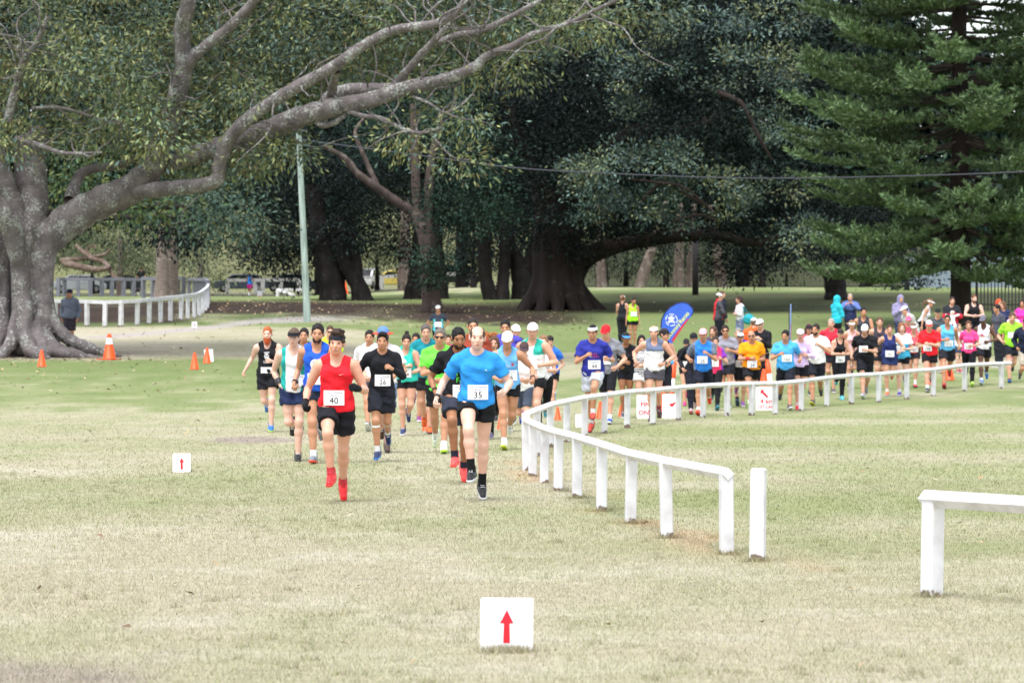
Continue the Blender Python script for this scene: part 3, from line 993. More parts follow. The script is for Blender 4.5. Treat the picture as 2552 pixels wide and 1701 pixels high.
def buttress_fig():
    d = 153
    root = tree('fig_tree', gbase(1390, 775, d), 'wide dark fig tree with fluted buttress trunk behind the blue banner')
    g = dig(1390, d)
    v = Vol(at(1270, g + 10, d - 4), at(1560, 480, d + 3.5), .1)
    def run(pts, rads, k=.2):
        P = catmull([at(a, b, d + c) for a, b, c in pts], 4)
        rr = np.interp(np.linspace(0, 1, len(P)), np.linspace(0, 1, len(rads)), rads)
        for i in range(len(P) - 1): v.cone(P[i], P[i + 1], rr[i], rr[i + 1], k)
    run([(1385, g, .3), (1385, 700, .3), (1385, 620, .2), (1380, 540, .2), (1370, 480, 0)], [1.0, .85, .82, .8, .7])
    for x0, x1, c0, c1 in ((1345, 1300, -.6, -1.2), (1365, 1345, -.9, -1.6), (1390, 1392, -1.0, -1.8), (1412, 1440, -.8, -1.5), (1428, 1475, -.4, -1.0), (1432, 1510, .2, -.2), (1345, 1290, .3, .4)):
        run([(x0, 590, c0), (x0, 690, c0), (x0 * .7 + x1 * .3, 735, c0 * .6 + c1 * .4), (x1, g, c1)], [.32, .32, .3, .24], .12)
    run([(1425, 690, .1), (1445, 655, 0), (1486, 627, -.4), (1540, 611, -.8)], [.5, .42, .36, .33])
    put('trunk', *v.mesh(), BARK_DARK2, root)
    stems(root, [([(1520, 616, d - .7), (1549, 610, d - .8), (1631, 596, d - 1.4), (1714, 587, d - 2), (1797, 588, d - 2.4), (1880, 606, d - 2.6), (1940, 590, d - 2.6)], [.34, .33, .30, .27, .23, .16, .08]),
                 ([(1375, 520, d), (1330, 430, d + .5), (1290, 330, d + 1), (1250, 200, d + 1)], [.6, .4, .3, .2]),
                 ([(1390, 520, d), (1470, 420, d), (1580, 330, d - 1), (1700, 330, d - 2), (1790, 290, d - 2)], [.6, .45, .35, .3, .2]),
                 ([(1790, 230, d - 4), (1850, 260, d - 5), (1885, 330, d - 5.4), (1925, 400, d - 5.4)], [.14, .11, .09, .05]),
                 ([(1600, 500, d - 5.6), (1655, 455, d - 6), (1720, 490, d - 6.2), (1770, 520, d - 6.2)], [.07, .1, .08, .04]),
                 ([(1560, 445, d - 5.8), (1640, 455, d - 6.2), (1710, 470, d - 6.4), (1790, 540, d - 6.2)], [.05, .07, .06, .03]),
                 ([(1680, 550, d - 6), (1740, 535, d - 6.2), (1775, 545, d - 6.2)], [.05, .05, .03])], BARK_DARK2)
    V, F, C = leaf_cloud([(1500, 120, 330, 230, d + 9, 7), (1300, 250, 160, 220, d + 6, 5), (1500, 360, 250, 110, d + 3, 4), (1800, 160, 250, 190, d + 5, 6), (1940, 330, 140, 210, d + 3, 4), (1700, 330, 200, 110, d + 3, 4),
                          (1960, 560, 110, 80, d, 3.5), (1860, 640, 80, 50, d + 2, 2.5), (1850, 480, 120, 100, d + 2, 3), (1330, 500, 110, 100, d + 7, 3), (1480, 560, 130, 50, d + 6, 3), (1700, 550, 180, 40, d + 4, 3),
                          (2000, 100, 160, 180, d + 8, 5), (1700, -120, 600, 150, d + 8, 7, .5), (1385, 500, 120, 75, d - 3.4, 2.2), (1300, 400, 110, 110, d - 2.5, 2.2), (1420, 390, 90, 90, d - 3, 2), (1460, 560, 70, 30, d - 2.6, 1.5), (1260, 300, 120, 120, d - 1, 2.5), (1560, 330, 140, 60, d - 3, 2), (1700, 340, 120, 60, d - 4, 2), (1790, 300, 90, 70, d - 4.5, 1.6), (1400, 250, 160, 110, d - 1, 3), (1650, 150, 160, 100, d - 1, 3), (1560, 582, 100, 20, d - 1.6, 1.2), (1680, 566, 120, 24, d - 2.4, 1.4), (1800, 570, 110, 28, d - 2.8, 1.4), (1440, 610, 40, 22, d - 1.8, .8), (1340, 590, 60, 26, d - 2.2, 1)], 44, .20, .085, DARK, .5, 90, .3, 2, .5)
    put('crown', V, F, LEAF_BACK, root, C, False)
    V, F, C = leaf_cloud([(1560, 430, 150, 70, d - 5, 2.2), (1680, 400, 70, 40, d - 5.5, 1.8), (1470, 480, 80, 55, d - 4.5, 1.8), (1745, 480, 100, 55, d - 5, 2), (1830, 540, 55, 30, d - 5, 1.4), (1540, 530, 100, 45, d - 4.6, 1.8), (1640, 545, 70, 25, d - 4.6, 1.4),
                          (1610, 200, 110, 70, d - 2, 2, .7), (1560, 300, 80, 60, d - 1, 1.6, .7), (1880, 200, 120, 110, d - 3, 2.4, .8), (1940, 330, 90, 80, d - 3, 2, .8), (1930, 480, 90, 60, d - 3.4, 1.8, .8), (1960, 60, 140, 80, d - 1, 2, .7),
                          (2010, 600, 80, 60, d - 4, 1.8), (1750, 90, 130, 70, d - 1, 2, .6), (1440, 150, 120, 80, d + 1, 2, .5)], 44, .20, .088, LOBE_LIGHT, .34, 90, .3, 3, .35, True)
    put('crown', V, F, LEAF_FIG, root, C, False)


BARK_DARK2 = mat_bark('fluted_bark', (0.030, 0.022, 0.019), (0.055, 0.043, 0.037), 1.2, .25, vertical=6)
buttress_fig()


def forked_tree():
    d = 148
    root = tree('forked_tree', gbase(1077, 780, d), 'brown trunked tree forking into two arms right of the wooden pole')
    g = dig(1077, d)
    stems(root, [([(1080, g, d), (1074, 740, d), (1069, 680, d), (1064, 600, d), (1048, 555, d), (1030, 530, d), (985, 500, d - .3), (947, 472, d - .5), (893, 434, d - .8), (860, 395, d - 1), (806, 363, d - 1.2)],
                  [.52, .42, .38, .37, .32, .25, .2, .19, .17, .14, .1]),
                 ([(945, 472, d - .5), (925, 430, d - .5), (903, 379, d - .5), (885, 330, d - .5), (910, 290, d)], [.13, .12, .1, .08, .05]),
                 ([(1055, 580, d), (1042, 530, d), (1037, 480, d), (1034, 380, d), (1030, 260, d + .4)], [.3, .22, .21, .2, .15]),
                 ([(1064, 600, d + .1), (1068, 515, d + .3), (1071, 434, d + .4), (1090, 340, d + .5), (1130, 260, d + .8)], [.28, .22, .2, .16, .1])], BARK_BROWN)
    V, F, C = leaf_cloud([(1000, 330, 120, 55, d + 3, 2.4), (1140, 300, 110, 80, d + 2, 2.4), (1110, 470, 55, 60, d - 1.2, 1.4), (1150, 560, 60, 40, d - 1.4, 1.4), (1100, 535, 40, 30, d - 1.6, 1), (1090, 655, 32, 18, d - 1.2, .8), (1060, 640, 28, 14, d - 1.2, .6),
                          (1230, 470, 70, 80, d - 1, 1.8), (1250, 560, 50, 40, d, 1.4), (1000, 250, 200, 90, d + 4, 3), (960, 370, 70, 35, d + 1, 1.2), (1190, 380, 90, 60, d, 1.8), (1080, 700, 14, 10, d - 1, .4)], 46, .18, .075, TEAL, .4, 70, .3, 5, .45)
    put('crown', V, F, LEAF_BACK, root, C, False)


forked_tree()


def black_tree(label, d, trunks, blobs, seed, limbs=()):
    px = trunks[0][0][0][0]
    root = tree('shade_tree', gbase(px, 750, d), label)
    for pts, rad in trunks:
        pts = [(pts[0][0], dig(pts[0][0], d), d)] + [(a, b, d + c) for a, b, c in pts[1:]]
        V, F, Q = limb_np(pts, rad, .05, 10)
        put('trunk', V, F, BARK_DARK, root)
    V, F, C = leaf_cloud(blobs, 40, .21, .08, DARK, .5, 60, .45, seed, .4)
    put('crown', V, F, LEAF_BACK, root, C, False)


black_tree('near black leaning twin trunk tree beside the wooden pole', 166,
           [([(832, 750), (820, 690, 0), (800, 620, 0), (790, 540, 0), (780, 460, 0)], [.75, .55, .5, .45, .4]),
            ([(835, 750), (838, 690, .5), (836, 620, .5), (850, 540, .5)], [.6, .45, .45, .5]),
            ([(912, 750), (890, 705, .2), (862, 665, .3), (845, 620, .4), (850, 560, .4)], [.55, .42, .42, .4, .4]),
            ([(893, 742), (888, 660, .5), (875, 590, .6), (870, 520, .6)], [.35, .3, .28, .3])],
           [(790, 520, 190, 130, 168, 5), (690, 590, 100, 70, 167, 4), (870, 580, 60, 50, 166, 3), (760, 420, 170, 70, 168, 4), (900, 470, 90, 90, 168, 4), (655, 640, 55, 35, 166, 2.5), (720, 665, 45, 30, 166, 2), (735, 700, 20, 14, 165.5, .8, .7),
            (900, 330, 180, 100, 172, 5), (700, 470, 100, 60, 170, 4)], 11)
black_tree('black stemmed tree standing just behind the forked brown trunk', 170,
           [([(1035, 752), (1042, 700, 0), (1050, 640, 0), (1055, 560, 0)], [.75, .55, .5, .5]),
            ([(1098, 752), (1096, 700, 0), (1090, 640, 0), (1080, 560, 0)], [.45, .4, .35, .4])],
           [(1010, 600, 60, 50, 171, 3), (1150, 480, 120, 110, 173, 4), (1020, 430, 110, 90, 174, 4), (1180, 640, 60, 40, 173, 2.5), (1080, 350, 200, 110, 176, 5)], 12)
black_tree('slim black tree with V shaped twin stems left of the buttress fig', 168,
           [([(1228, 758), (1212, 700, 0), (1206, 640, 0), (1210, 560, 0)], [.42, .36, .33, .4]),
            ([(1250, 758), (1254, 700, .3), (1258, 640, .3), (1262, 560, .3)], [.4, .3, .3, .35])],
           [(1230, 560, 90, 60, 169, 3), (1250, 420, 130, 110, 172, 4), (1210, 620, 60, 25, 169, 2)], 13)
black_tree('black Y forked tree pressed against the buttress fig', 169,
           [([(1300, 758), (1300, 700, 0), (1285, 650, 0), (1268, 600, 0), (1262, 540, 0)], [.6, .5, .38, .33, .35]),
            ([(1304, 758), (1306, 700, .2), (1325, 640, .2), (1342, 580, .2)], [.5, .45, .35, .33])],
           [(1300, 560, 70, 50, 170, 3), (1330, 400, 120, 130, 173, 4)], 14)
black_tree('dark low shade tree under the left edge of the conifer', 168,
           [([(2085, 745), (2082, 715, 0), (2078, 670, 0)], [.6, .55, .55])],
           [(2040, 620, 90, 55, 167, 2.6), (2120, 600, 90, 60, 169, 3), (2080, 520, 120, 80, 171, 4)], 15)


# ---- more trees further back, each on its own stem
def far_tree(label, px, d, h, pal, blobs, seed, mat=None, dens=14, ln=.34, dull=True, r=.3, name='far_tree', lean=0):
    root = tree(name, gbase(px, 700, d), label, 'trees beyond the field')
    g = dig(px, d)
    top = g - h * FPX / d
    pts = [(px, g, d), (px + lean * .4, g * .6 + top * .4, d), (px + lean, top, d)]
    rr = [r, r * .8, r * .45]
    if abs(lean) > 90:
        pts = [(px, g, d), (px + lean * .05, g * .5 + top * .5, d), (px + lean * .3, top + 12, d), (px + lean, top, d)]; rr = [r, r * .85, r * .6, r * .3]
    V, F, Q = limb_np(pts, rr, .06, 8)
    put('trunk', V, F, mat or BARK_PALE, root)
    V, F, C = leaf_cloud(blobs, dens, ln, ln * (.2 if dull else .4), pal, .6, 22, .6, seed, .3)
    put('crown', V, F, LEAF_DULL if dull else LEAF_BACK, root, C, False)
    return root


far_tree('bright green leafy fig seen through the crotch of the great fig', 60, 122, 4.4, [(.05, .09, .035), (.06, .10, .05), (.10, .12, .04), (.04, .07, .045)],
         [(170, 470, 90, 75, 122, 2.4), (230, 430, 70, 50, 123, 2), (120, 540, 60, 50, 123, 2), (310, 520, 70, 30, 124, 2), (400, 510, 70, 30, 124, 2)], 31, BARK_DARK, 30, .24, False, lean=120)
far_tree('blue green fig drooping behind the elbow limb', 40, 132, 4.6, [(.055, .095, .075), (.07, .11, .085), (.045, .08, .06), (.09, .12, .07)],
         [(560, 500, 85, 60, 130, 2.4), (600, 560, 60, 50, 130, 2), (520, 560, 60, 40, 131, 2), (500, 470, 90, 50, 133, 2)], 32, BARK_DARK, 30, .24, False, lean=480)
far_tree('dark drooping tree behind the palm trunks', 20, 150, 4.2, DARK, [(440, 560, 70, 45, 150, 2.5), (480, 590, 50, 28, 150, 2), (390, 560, 60, 40, 151, 2.5)], 33, BARK_DARK, 24, .26, False, lean=430)
far_tree('feathery olive tree left of the palm trunks', 300, 215, 4, OLIVE, [(270, 620, 110, 60, 215, 4), (340, 600, 80, 60, 215, 4), (220, 600, 60, 50, 216, 3), (350, 660, 70, 30, 214, 3)], 34)
far_tree('feathery grey green bush right of the palm trunks', 500, 205, 2.4, OLIVE, [(510, 655, 55, 60, 205, 2.4), (470, 640, 40, 50, 206, 2.4), (540, 690, 28, 40, 204, 1.5), (480, 700, 40, 30, 205, 1.6)], 35)
far_tree('pale barked gum between the black trunks', 1010, 215, 6, OLIVE, [(930, 560, 60, 50, 216, 3), (980, 600, 60, 50, 216, 3), (920, 630, 50, 30, 215, 2), (1000, 520, 70, 50, 217, 3)], 36, None, 14, .34, True, .55)
for i, (px, d, lean, lab) in enumerate(((1590, 205, 70, 'leaning pale gum under the long dark limb'), (1500, 210, -10, 'pale gum stems beside the buttress fig'), (1690, 208, 6, 'thick paper barked tree left of the dark post'),
                                        (1720, 212, 10, 'paper barked tree just behind the dark post'), (1800, 214, -30, 'pale gum right of the dark post'))):
    far_tree(lab, px, d, 5.5, OLIVE if i % 2 else DARK + OLIVE, [(px + lean * .8, 590, 90, 40, d + 3, 3), (px - 40 + lean, 640, 60, 35, d + 6, 3, .6), (px + 60, 620, 60, 40, d + 5, 3, .6)], 40 + i, None, 14, .34, True, .38, lean=lean)
back = [('tall dark tree far behind the great fig', 60, 235, [(60, 450, 200, 160, 236, 9), (60, 200, 260, 200, 238, 9)]), ('tall dark tree far behind the palm trunks', 420, 240, [(420, 420, 220, 120, 240, 9), (420, 200, 260, 180, 242, 9)]),
        ('tall dark tree behind the pole', 800, 238, [(800, 430, 230, 110, 239, 9), (800, 200, 260, 200, 241, 9)]), ('tall dark tree behind the forked trunk', 1150, 236, [(1150, 430, 220, 120, 237, 9), (1150, 180, 260, 220, 239, 9)]),
        ('tall dark tree behind the buttress fig', 1500, 240, [(1500, 450, 230, 110, 240, 9), (1500, 200, 260, 220, 242, 9)]), ('tall dark tree behind the long dark limb', 1850, 238, [(1850, 460, 230, 130, 239, 9), (1850, 220, 260, 220, 241, 9)]),
        ('tall dark tree behind the conifer', 2160, 240, [(2160, 470, 200, 150, 240, 9), (2160, 230, 200, 210, 242, 9)]), ('tall tree behind the right side of the conifer', 2480, 236, [(2480, 470, 220, 150, 237, 9), (2520, 240, 200, 140, 239, 8)])]
for i, (lab, px, d, bl) in enumerate(back):
    bl = bl + ([(px, 30, 250, 170, d + 6, 8)] if px < 2100 else [(px, 100, 130, 120, d + 6, 6)] if px < 2300 else [])
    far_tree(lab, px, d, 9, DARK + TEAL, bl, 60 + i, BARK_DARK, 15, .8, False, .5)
for i, (lab, px, d, bl, pal) in enumerate((
        ('dark understorey tree behind the black twin trunks', 760, 214, [(740, 610, 120, 50, 214, 4), (640, 590, 60, 40, 214, 3)], DARK), ('dark understorey tree left of the V shaped stems', 1180, 212, [(1150, 610, 90, 45, 212, 4), (1190, 655, 60, 22, 212, 3)], DARK),
        ('dark understorey tree behind the Y forked tree', 1300, 214, [(1300, 600, 110, 60, 214, 4), (1270, 660, 50, 25, 214, 3)], DARK), ('dark understorey tree beneath the long dark limb', 1660, 218, [(1600, 610, 150, 35, 218, 4), (1760, 610, 120, 50, 219, 4), (1650, 655, 70, 22, 220, 3, .7)], DARK + OLIVE),
        ('dark understorey tree right of the dark post', 1900, 216, [(1880, 640, 110, 45, 216, 4), (2000, 620, 100, 60, 217, 4)], DARK), ('dark understorey tree behind the low shade tree', 2150, 218, [(2150, 630, 140, 55, 218, 4), (2300, 640, 120, 40, 219, 4)], DARK),
        ('olive thicket on the slope behind the white car', 940, 255, [(930, 610, 80, 50, 255, 5), (1010, 640, 70, 30, 256, 4), (880, 640, 40, 25, 255, 3)], OLIVE), ('olive thicket on the slope behind the pale gums', 1560, 256, [(1540, 650, 100, 35, 256, 5), (1680, 660, 100, 30, 257, 4), (1830, 665, 90, 25, 257, 4)], DARK + OLIVE),
        ('olive thicket on the slope left of the palms', 230, 258, [(230, 620, 150, 50, 258, 6), (120, 600, 120, 60, 259, 6), (330, 650, 70, 35, 258, 4), (470, 610, 90, 50, 260, 5)], OLIVE), ('olive thicket behind the far right picket fence', 2450, 250, [(2450, 640, 150, 45, 250, 5), (2330, 670, 60, 20, 250, 3)], OLIVE + DARK))):
    far_tree(lab, px, d, 3.0, pal, bl, 90 + i, BARK_DARK, 16, .36, True, .22)
far_tree('round dark bush behind the conifer trunk', 2260, 190, 1.2, DARK, [(2250, 700, 50, 26, 190, 2), (2290, 690, 40, 24, 191, 2)], 70, BARK_DARK, 26, .25, False, .2, 'bush')
far_tree('yellow green shrub at the top of the grass bank', 1960, 240, 1.2, [(.16, .19, .06), (.13, .17, .06)], [(1950, 690, 50, 22, 240, 2), (1890, 700, 40, 16, 240, 2)], 71, BARK_DARK, 22, .25, True, .15, 'bush')


# ---- the layered conifer on the right
def conifer():
    d = 135
    b = gbase(2392, 800, d)
    root = tree('conifer', b, 'tall layered conifer with tiered flat branches and a straight trunk')
    R = np.random.default_rng(77)
    H = 34
    zz = np.linspace(-.4, H, 40)
    P = np.stack([0 * zz + .04 * np.sin(zz), 0 * zz, zz], 1)
    rad = np.interp(zz, [-.4, 0, 1.5, 10, H], [.62, .5, .40, .32, .05])
    V, F = tube_np(P, rad, 14)
    link('trunk', mesh_np('trunk', V, F), BARK_DARK2, root)
    br, LV, LC = [], [], []
    pal = np.array([(.112, .180, .080), (.140, .215, .095), (.088, .145, .072), (.180, .250, .115), (.118, .170, .085)])
    z = 3.0
    while z < 22:
        nb = 9
        a0 = R.random() * 6.28
        Lb = np.interp(z, [3, 5, 14, 22], [6.2, 6.7, 6.1, 4.0])
        for k in range(nb):
            a = a0 + 6.283 * (k + .35 * R.normal()) / nb
            L = Lb * (.78 + .3 * R.random())
            zb = z + R.normal() * .22
            t = np.linspace(0, 1, 9)
            sag = -np.interp(z, [3, 10, 22], [1.5, .6, -.6]) * (.7 + .6 * R.random())
            r_ = L * t
            hz = zb + sag * np.sin(t * 1.9) * .8 + .55 * t ** 4
            lat = R.normal() * .35 * t ** 2
            dx, dy = math.cos(a), math.sin(a)
            Q = np.stack([dx * r_ - dy * lat, dy * r_ + dx * lat, hz], 1)
            V, F = tube_np(Q, np.linspace(.07, .018, 9), 5)
            br.append((V, F))
            # branchlets: side ropes of short upswept needles
            m = 36
            ts = .22 + .78 * (np.arange(m) + R.random(m)) / m
            bc = np.array([np.interp(ts, t, Q[:, q]) for q in range(3)]).T
            side = np.where(np.arange(m) % 2, 1, -1)
            ang = a + side * (.95 + .25 * R.normal(size=m)) * (1 - .35 * ts)
            ln = (1.25 - .75 * ts) * (.7 + .5 * R.random(m)) + .25
            ns = 13
            u = np.linspace(.06, 1, ns)
            tone = .8 + .45 * R.random()
            for q in range(m):
                dr = np.array([math.cos(ang[q]), math.sin(ang[q]), 0])
                C0 = bc[q] + dr * (u * ln[q])[:, None]
                C0[:, 2] += -.10 * np.sin(u * 3.1) + .20 * u ** 2 + R.normal() * .05
                # four needles per node, swept forward and up
                for w in range(3):
                    n_ = R.normal(size=(ns, 3)) * .7 + dr * .9 + np.array([0, 0, .8])
                    n_ /= np.linalg.norm(n_, axis=1)[:, None]
                    e = np.cross(n_, R.normal(size=(ns, 3))); e /= np.linalg.norm(e, axis=1)[:, None] + 1e-6
                    l = (.17 + .12 * R.random(ns))[:, None]
                    LV.append(np.stack([C0 - e * .048, C0 + e * .048, C0 + n_ * l], 1).reshape(-1, 3))
                    c = pal[R.integers(0, 5, ns)] * tone * (.75 + .5 * R.random(ns))[:, None]
                    LC.append(np.repeat(c, 3, 0))
        z += .78 + .18 * R.random()
    V, F = join(br)
    o = link('branches', mesh_np('branches', V, F), BARK_BROWN, root); o['kind'] = 'stuff'
    V = np.vstack(LV); C = np.vstack(LC)
    link('crown', mesh_np('crown', V, np.arange(len(V)).reshape(-1, 3), False, C), mat_vcol('needle', .6, spec=.25, trans=.1), root)


conifer()
# ------------------------------------------------------------------ white rail fences
def post_mesh(w, h, notch=True):
    b = .008
    m = MB()
    V, F = [], []
    ring = [(-w / 2 + b, -w / 2), (w / 2 - b, -w / 2), (w / 2, -w / 2 + b), (w / 2, w / 2 - b), (w / 2 - b, w / 2), (-w / 2 + b, w / 2), (-w / 2, w / 2 - b), (-w / 2, -w / 2 + b)]
    for z, s in ((-.25, 1), (h - .012, 1), (h, .88)):
        V += [(x * s, y * s, z) for x, y in ring]
    for k in range(2):
        F += [[k * 8 + i, k * 8 + (i + 1) % 8, (k + 1) * 8 + (i + 1) % 8, (k + 1) * 8 + i] for i in range(8)]
    F += [[16 + i for i in range(8)], [7 - i for i in range(8)]]
    m.add(V, F)
    return m.mesh('post')


def rail_fence(label, pts, mat, w=.098, railw=.074, h=.67, wob=.012, joints=True, group='white rail fences', name='rail_fence', square=False, seed=3, ends=(0, 0), rot=.5):
    """pts: (px, distance) of the post feet; a rail set on edge runs over the post heads"""
    R = random.Random(seed)
    W = []
    for p in pts:
        x = (p[0] - CX) * p[1] / FPX
        W.append(Vector((x, p[1], float(gz(x, p[1])))))
    root = empty(name, W[0]); tag(root, label, 'fence', group)
    pm = post_mesh(w, h - railw * .45)
    tops = []
    for i, p in enumerate(W):
        a = W[max(i - 1, 0)]; b = W[min(i + 1, len(W) - 1)]
        az = math.atan2((b - a).y, (b - a).x)
        dz = R.uniform(-wob, wob)
        o = link('post', pm, mat, root, Matrix.Translation(p - W[0] + Vector((0, 0, dz))) @ Matrix.Rotation(az + R.uniform(-.03, .03), 4, 'Z') @ Matrix.Rotation(R.uniform(-.02, .02), 4, 'X') @ Matrix.Rotation(R.uniform(-.02, .02), 4, 'Y'))
        tops.append(p + Vector((0, 0, h + dz - railw * (.5 if square else .68))))
    t0 = (tops[0] - tops[1]).normalized(); t1 = (tops[-1] - tops[-2]).normalized()
    tops[0] = tops[0] + t0 * (ends[0] + .06); tops[-1] = tops[-1] + t1 * (ends[1] + .06)
    for i in range(len(tops) - 1):
        a, b = tops[i], tops[i + 1]
        t = (b - a).normalized() * .004
        m = MB(); m.beam(a + t - W[0], b - t - W[0], railw, railw, 0 if square else math.pi / 4)
        o = m.build('rail', mat, root, bevel=.006)
    return root


def N5(zx, zy): return (1250 + zx * .5533, 900 + zy * .5533)


# distance of each post of the curving fence, read off the row its foot stands on
def dist_of_row(px, row, d0=15.0, d1=130.0):
    lo, hi = d0, d1
    for _ in range(40):
        m = (lo + hi) / 2
        x = (px - CX) * m / FPX
        r = HORIZON - (float(gz(x, m)) - CAMH) * FPX / m
        if r > row: lo = m
        else: hi = m
    return lo


feet = [(1811, 1380), (1662, 1340), (1571, 1304), (1499, 1273), (1438, 1241), (1391, 1223), (1356, 1203), (1327, 1186), (1312, 1172), (1311, 1152), (1338, 1136), (1372, 1114), (1412, 1101), (1457, 1088), (1506, 1079), (1563, 1066), (1627, 1057),
        (1691, 1046), (1752, 1040), (1812, 1037), (1873, 1035), (1932, 1032), (1997, 1023), (2061, 1011), (2122, 1007), (2190, 1002), (2260, 994), (2326, 986), (2404, 974), (2496, 968)]
rail_fence('white rail fence curving round the bend beside the runners', [(x, dist_of_row(x, y)) for x, y in feet], WHITE_FENCE, ends=(0, .35), h=.68)
rail_fence('short white rail fence running off the right edge of the photo', [(2322, dist_of_row(2322, 1486)), (3330, 19.2)], WHITE_FENCE, ends=(.02, 0), h=.70, w=.112, railw=.084, seed=8)
px_, row_ = 1888, 1398
dd_ = dist_of_row(px_, row_)
xx_ = (px_ - CX) * dd_ / FPX
o = link('gate_post', post_mesh(.109, .70), WHITE_FENCE, None)
o.location = (xx_, dd_, float(gz(xx_, dd_))); o.rotation_euler = (0, .012, -.25)
tag(o, 'lone white wooden post standing in the fence gap', 'post')

# far fences on the left
wf = [(60, 124), (138, 123.8), (217, 122.5), (261, 122), (301.5, 122.2), (342, 123.5), (372, 125), (400.5, 126.5), (425, 127.8), (451, 129), (468, 130.5), (484, 132), (496, 134), (505, 137), (512, 141), (517, 146), (519, 152)]
rail_fence('white rail fence beyond the great fig and the hooded man', [(x, d) for x, d in wf], WHITE_FENCE, w=.14, railw=.13, h=.95, square=True, seed=4)
GREY_WOOD = mat_plain('#6e6e78', .7, .15, 3, .2, 20, name='weathered_timber')
gf = [(145, 196), (161, 197), (195, 197), (225, 197), (254, 198), (279, 198.5), (308, 199), (332, 199.5), (356, 200)]
rail_fence('grey rail fence left of the man in black', [(x, d) for x, d in gf], GREY_WOOD, w=.2, railw=.18, h=1.1, square=True, seed=5, group='grey rail fences')
gf2 = [(357.5, 186), (381, 185), (403, 184), (422, 183), (444, 182), (458, 181)]
rail_fence('grey rail fence in front of the palm trunks', [(x, d) for x, d in gf2], GREY_WOOD, w=.2, railw=.18, h=1.15, square=True, seed=6, group='grey rail fences')
gf3 = [(471, 178), (484, 176), (492, 172), (500, 168), (507, 163), (514, 158), (519, 152.8)]
rail_fence('grey end of rail fence joining the white fence bend', [(x, d) for x, d in gf3], GREY_WOOD, w=.17, railw=.15, h=1.1, square=True, seed=7, group='grey rail fences')
rail_fence('far white barrier in front of the dark parked car', [(567, 262), (636, 262), (655, 262), (700, 262), (745, 262)], WHITE_FENCE, w=.3, railw=.25, h=1.15, square=True, seed=9)
rail_fence('far white barrier between the black trunks', [(897, 262), (905, 262), (950, 262), (999, 262)], WHITE_FENCE, w=.26, railw=.25, h=1.1, square=True, seed=10)
rail_fence('far white barrier right of the forked tree', [(1104, 262), (1160, 262)], WHITE_FENCE, w=.26, railw=.25, h=1.1, square=True, seed=12)

# low white vehicle gate lying open on the grass
g = empty('field_gate', gbase(692, 735, 225)); tag(g, 'low white angled barrier on the far grass', 'gate')
m = MB(); m.box((-.1, -.1, -.2), (.1, .1, .55)); m.build('post', WHITE_FENCE, g)
m = MB(); m.beam((0, 0, .5), (1.75, .3, .48), .14, .14); m.build('rail', WHITE_FENCE, g)
m = MB(); m.beam((0.02, -.15, .48), (1.2, -1.2, .1), .14, .14); m.build('rail', WHITE_FENCE, g)

# ------------------------------------------------------------------ wooden pole and overhead cable
def pole():
    d = 128.5
    b = at(766, 798, d); b[2] = float(gz(b[0], b[1]))
    root = empty('utility_pole', b); tag(root, 'leaning pale green weathered wooden pole on the grass', 'pole')
    top = at(741, 250, d) - b
    t = np.linspace(0, 1, 14)
    P = np.outer(t, top); P[0, 2] = -.3
    V, F = tube_np(P, np.interp(t, [0, .06, 1], [.15, .135, .10]), 12)
    mt, N, L, bs = nodes('treated_pole')
    tc = N.new('ShaderNodeTexCoord'); mp = N.new('ShaderNodeMapping'); mp.inputs['Scale'].default_value = (9, 9, .7)
    L.new(tc.outputs['Object'], mp.inputs[0])
    nz = N.new('ShaderNodeTexNoise'); nz.inputs['Scale'].default_value = 2; nz.inputs['Detail'].default_value = 6; L.new(mp.outputs[0], nz.inputs[0])
    rp = N.new('ShaderNodeValToRGB'); rp.color_ramp.elements[0].position = .35; rp.color_ramp.elements[1].position = .65
    rp.color_ramp.elements[0].color = (.21, .27, .24, 1); rp.color_ramp.elements[1].color = (.44, .54, .49, 1)
    L.new(nz.outputs['Fac'], rp.inputs[0]); L.new(rp.outputs[0], bs.inputs['Base Color']); bs.inputs['Roughness'].default_value = .8
    link('shaft', mesh_np('shaft', V, F), mt, root)
    m = MB(); m.beam(tuple(top * .86 + np.array([-.1, -.13, 0])), tuple(top * .86 + np.array([.25, -.13, .02])), .05, .05)
    m.build('bracket', mat_plain('#55585c', .5, .1, name='steel'), root)
    a = at(752, 349, d - .15)
    pts = []
    for px, py, dd in ((752, 347, d - .15), (779, 352, 127), (1066, 390, 120), (1272, 417, 115), (1494, 431, 111), (1850, 444, 106), (2200, 440, 102), (2552, 428, 98), (2900, 405, 95)):
        pts.append(at(px, py, dd))
    Q = catmull(pts, 6)
    V, F = tube_np(Q, .019, 6)
    o = link('overhead_cable', mesh_np('overhead_cable', V, F), mat_plain('#3c3d48', .5, .1, name='cable'))
    tag(o, 'single dark overhead cable strung from the pole across the trees', 'cable')


pole()
p = gbase(1733, 735, 176)
o = MB().tube([(0, 0, -.3), (0, 0, 1.5), (.02, 0, 3.4)], [.17, .16, .15], 10).build('timber_post', mat_plain('#1d1a1a', .8, .2, name='dark_timber'), None, True)
o.location = p; tag(o, 'dark round timber post under the long fig limb', 'post')

# ------------------------------------------------------------------ arrow signs
BOARD = mat_plain('#f2f2f5', .45, .03, 4, .05, 30, name='plastic_board')
RED = mat_plain('#d3122a', .5, .06, name='red_print')


def rounded(w, h, r, n=3):
    pts = []
    for cx_, cz_, a0 in ((w / 2 - r, h - r, 0), (-w / 2 + r, h - r, 90), (-w / 2 + r, r, 180), (w / 2 - r, r, 270)):
        for k in range(n + 1):
            a = math.radians(a0 + 90 * k / n)
            pts.append((cx_ + r * math.cos(a), cz_ + r * math.sin(a)))
    return pts


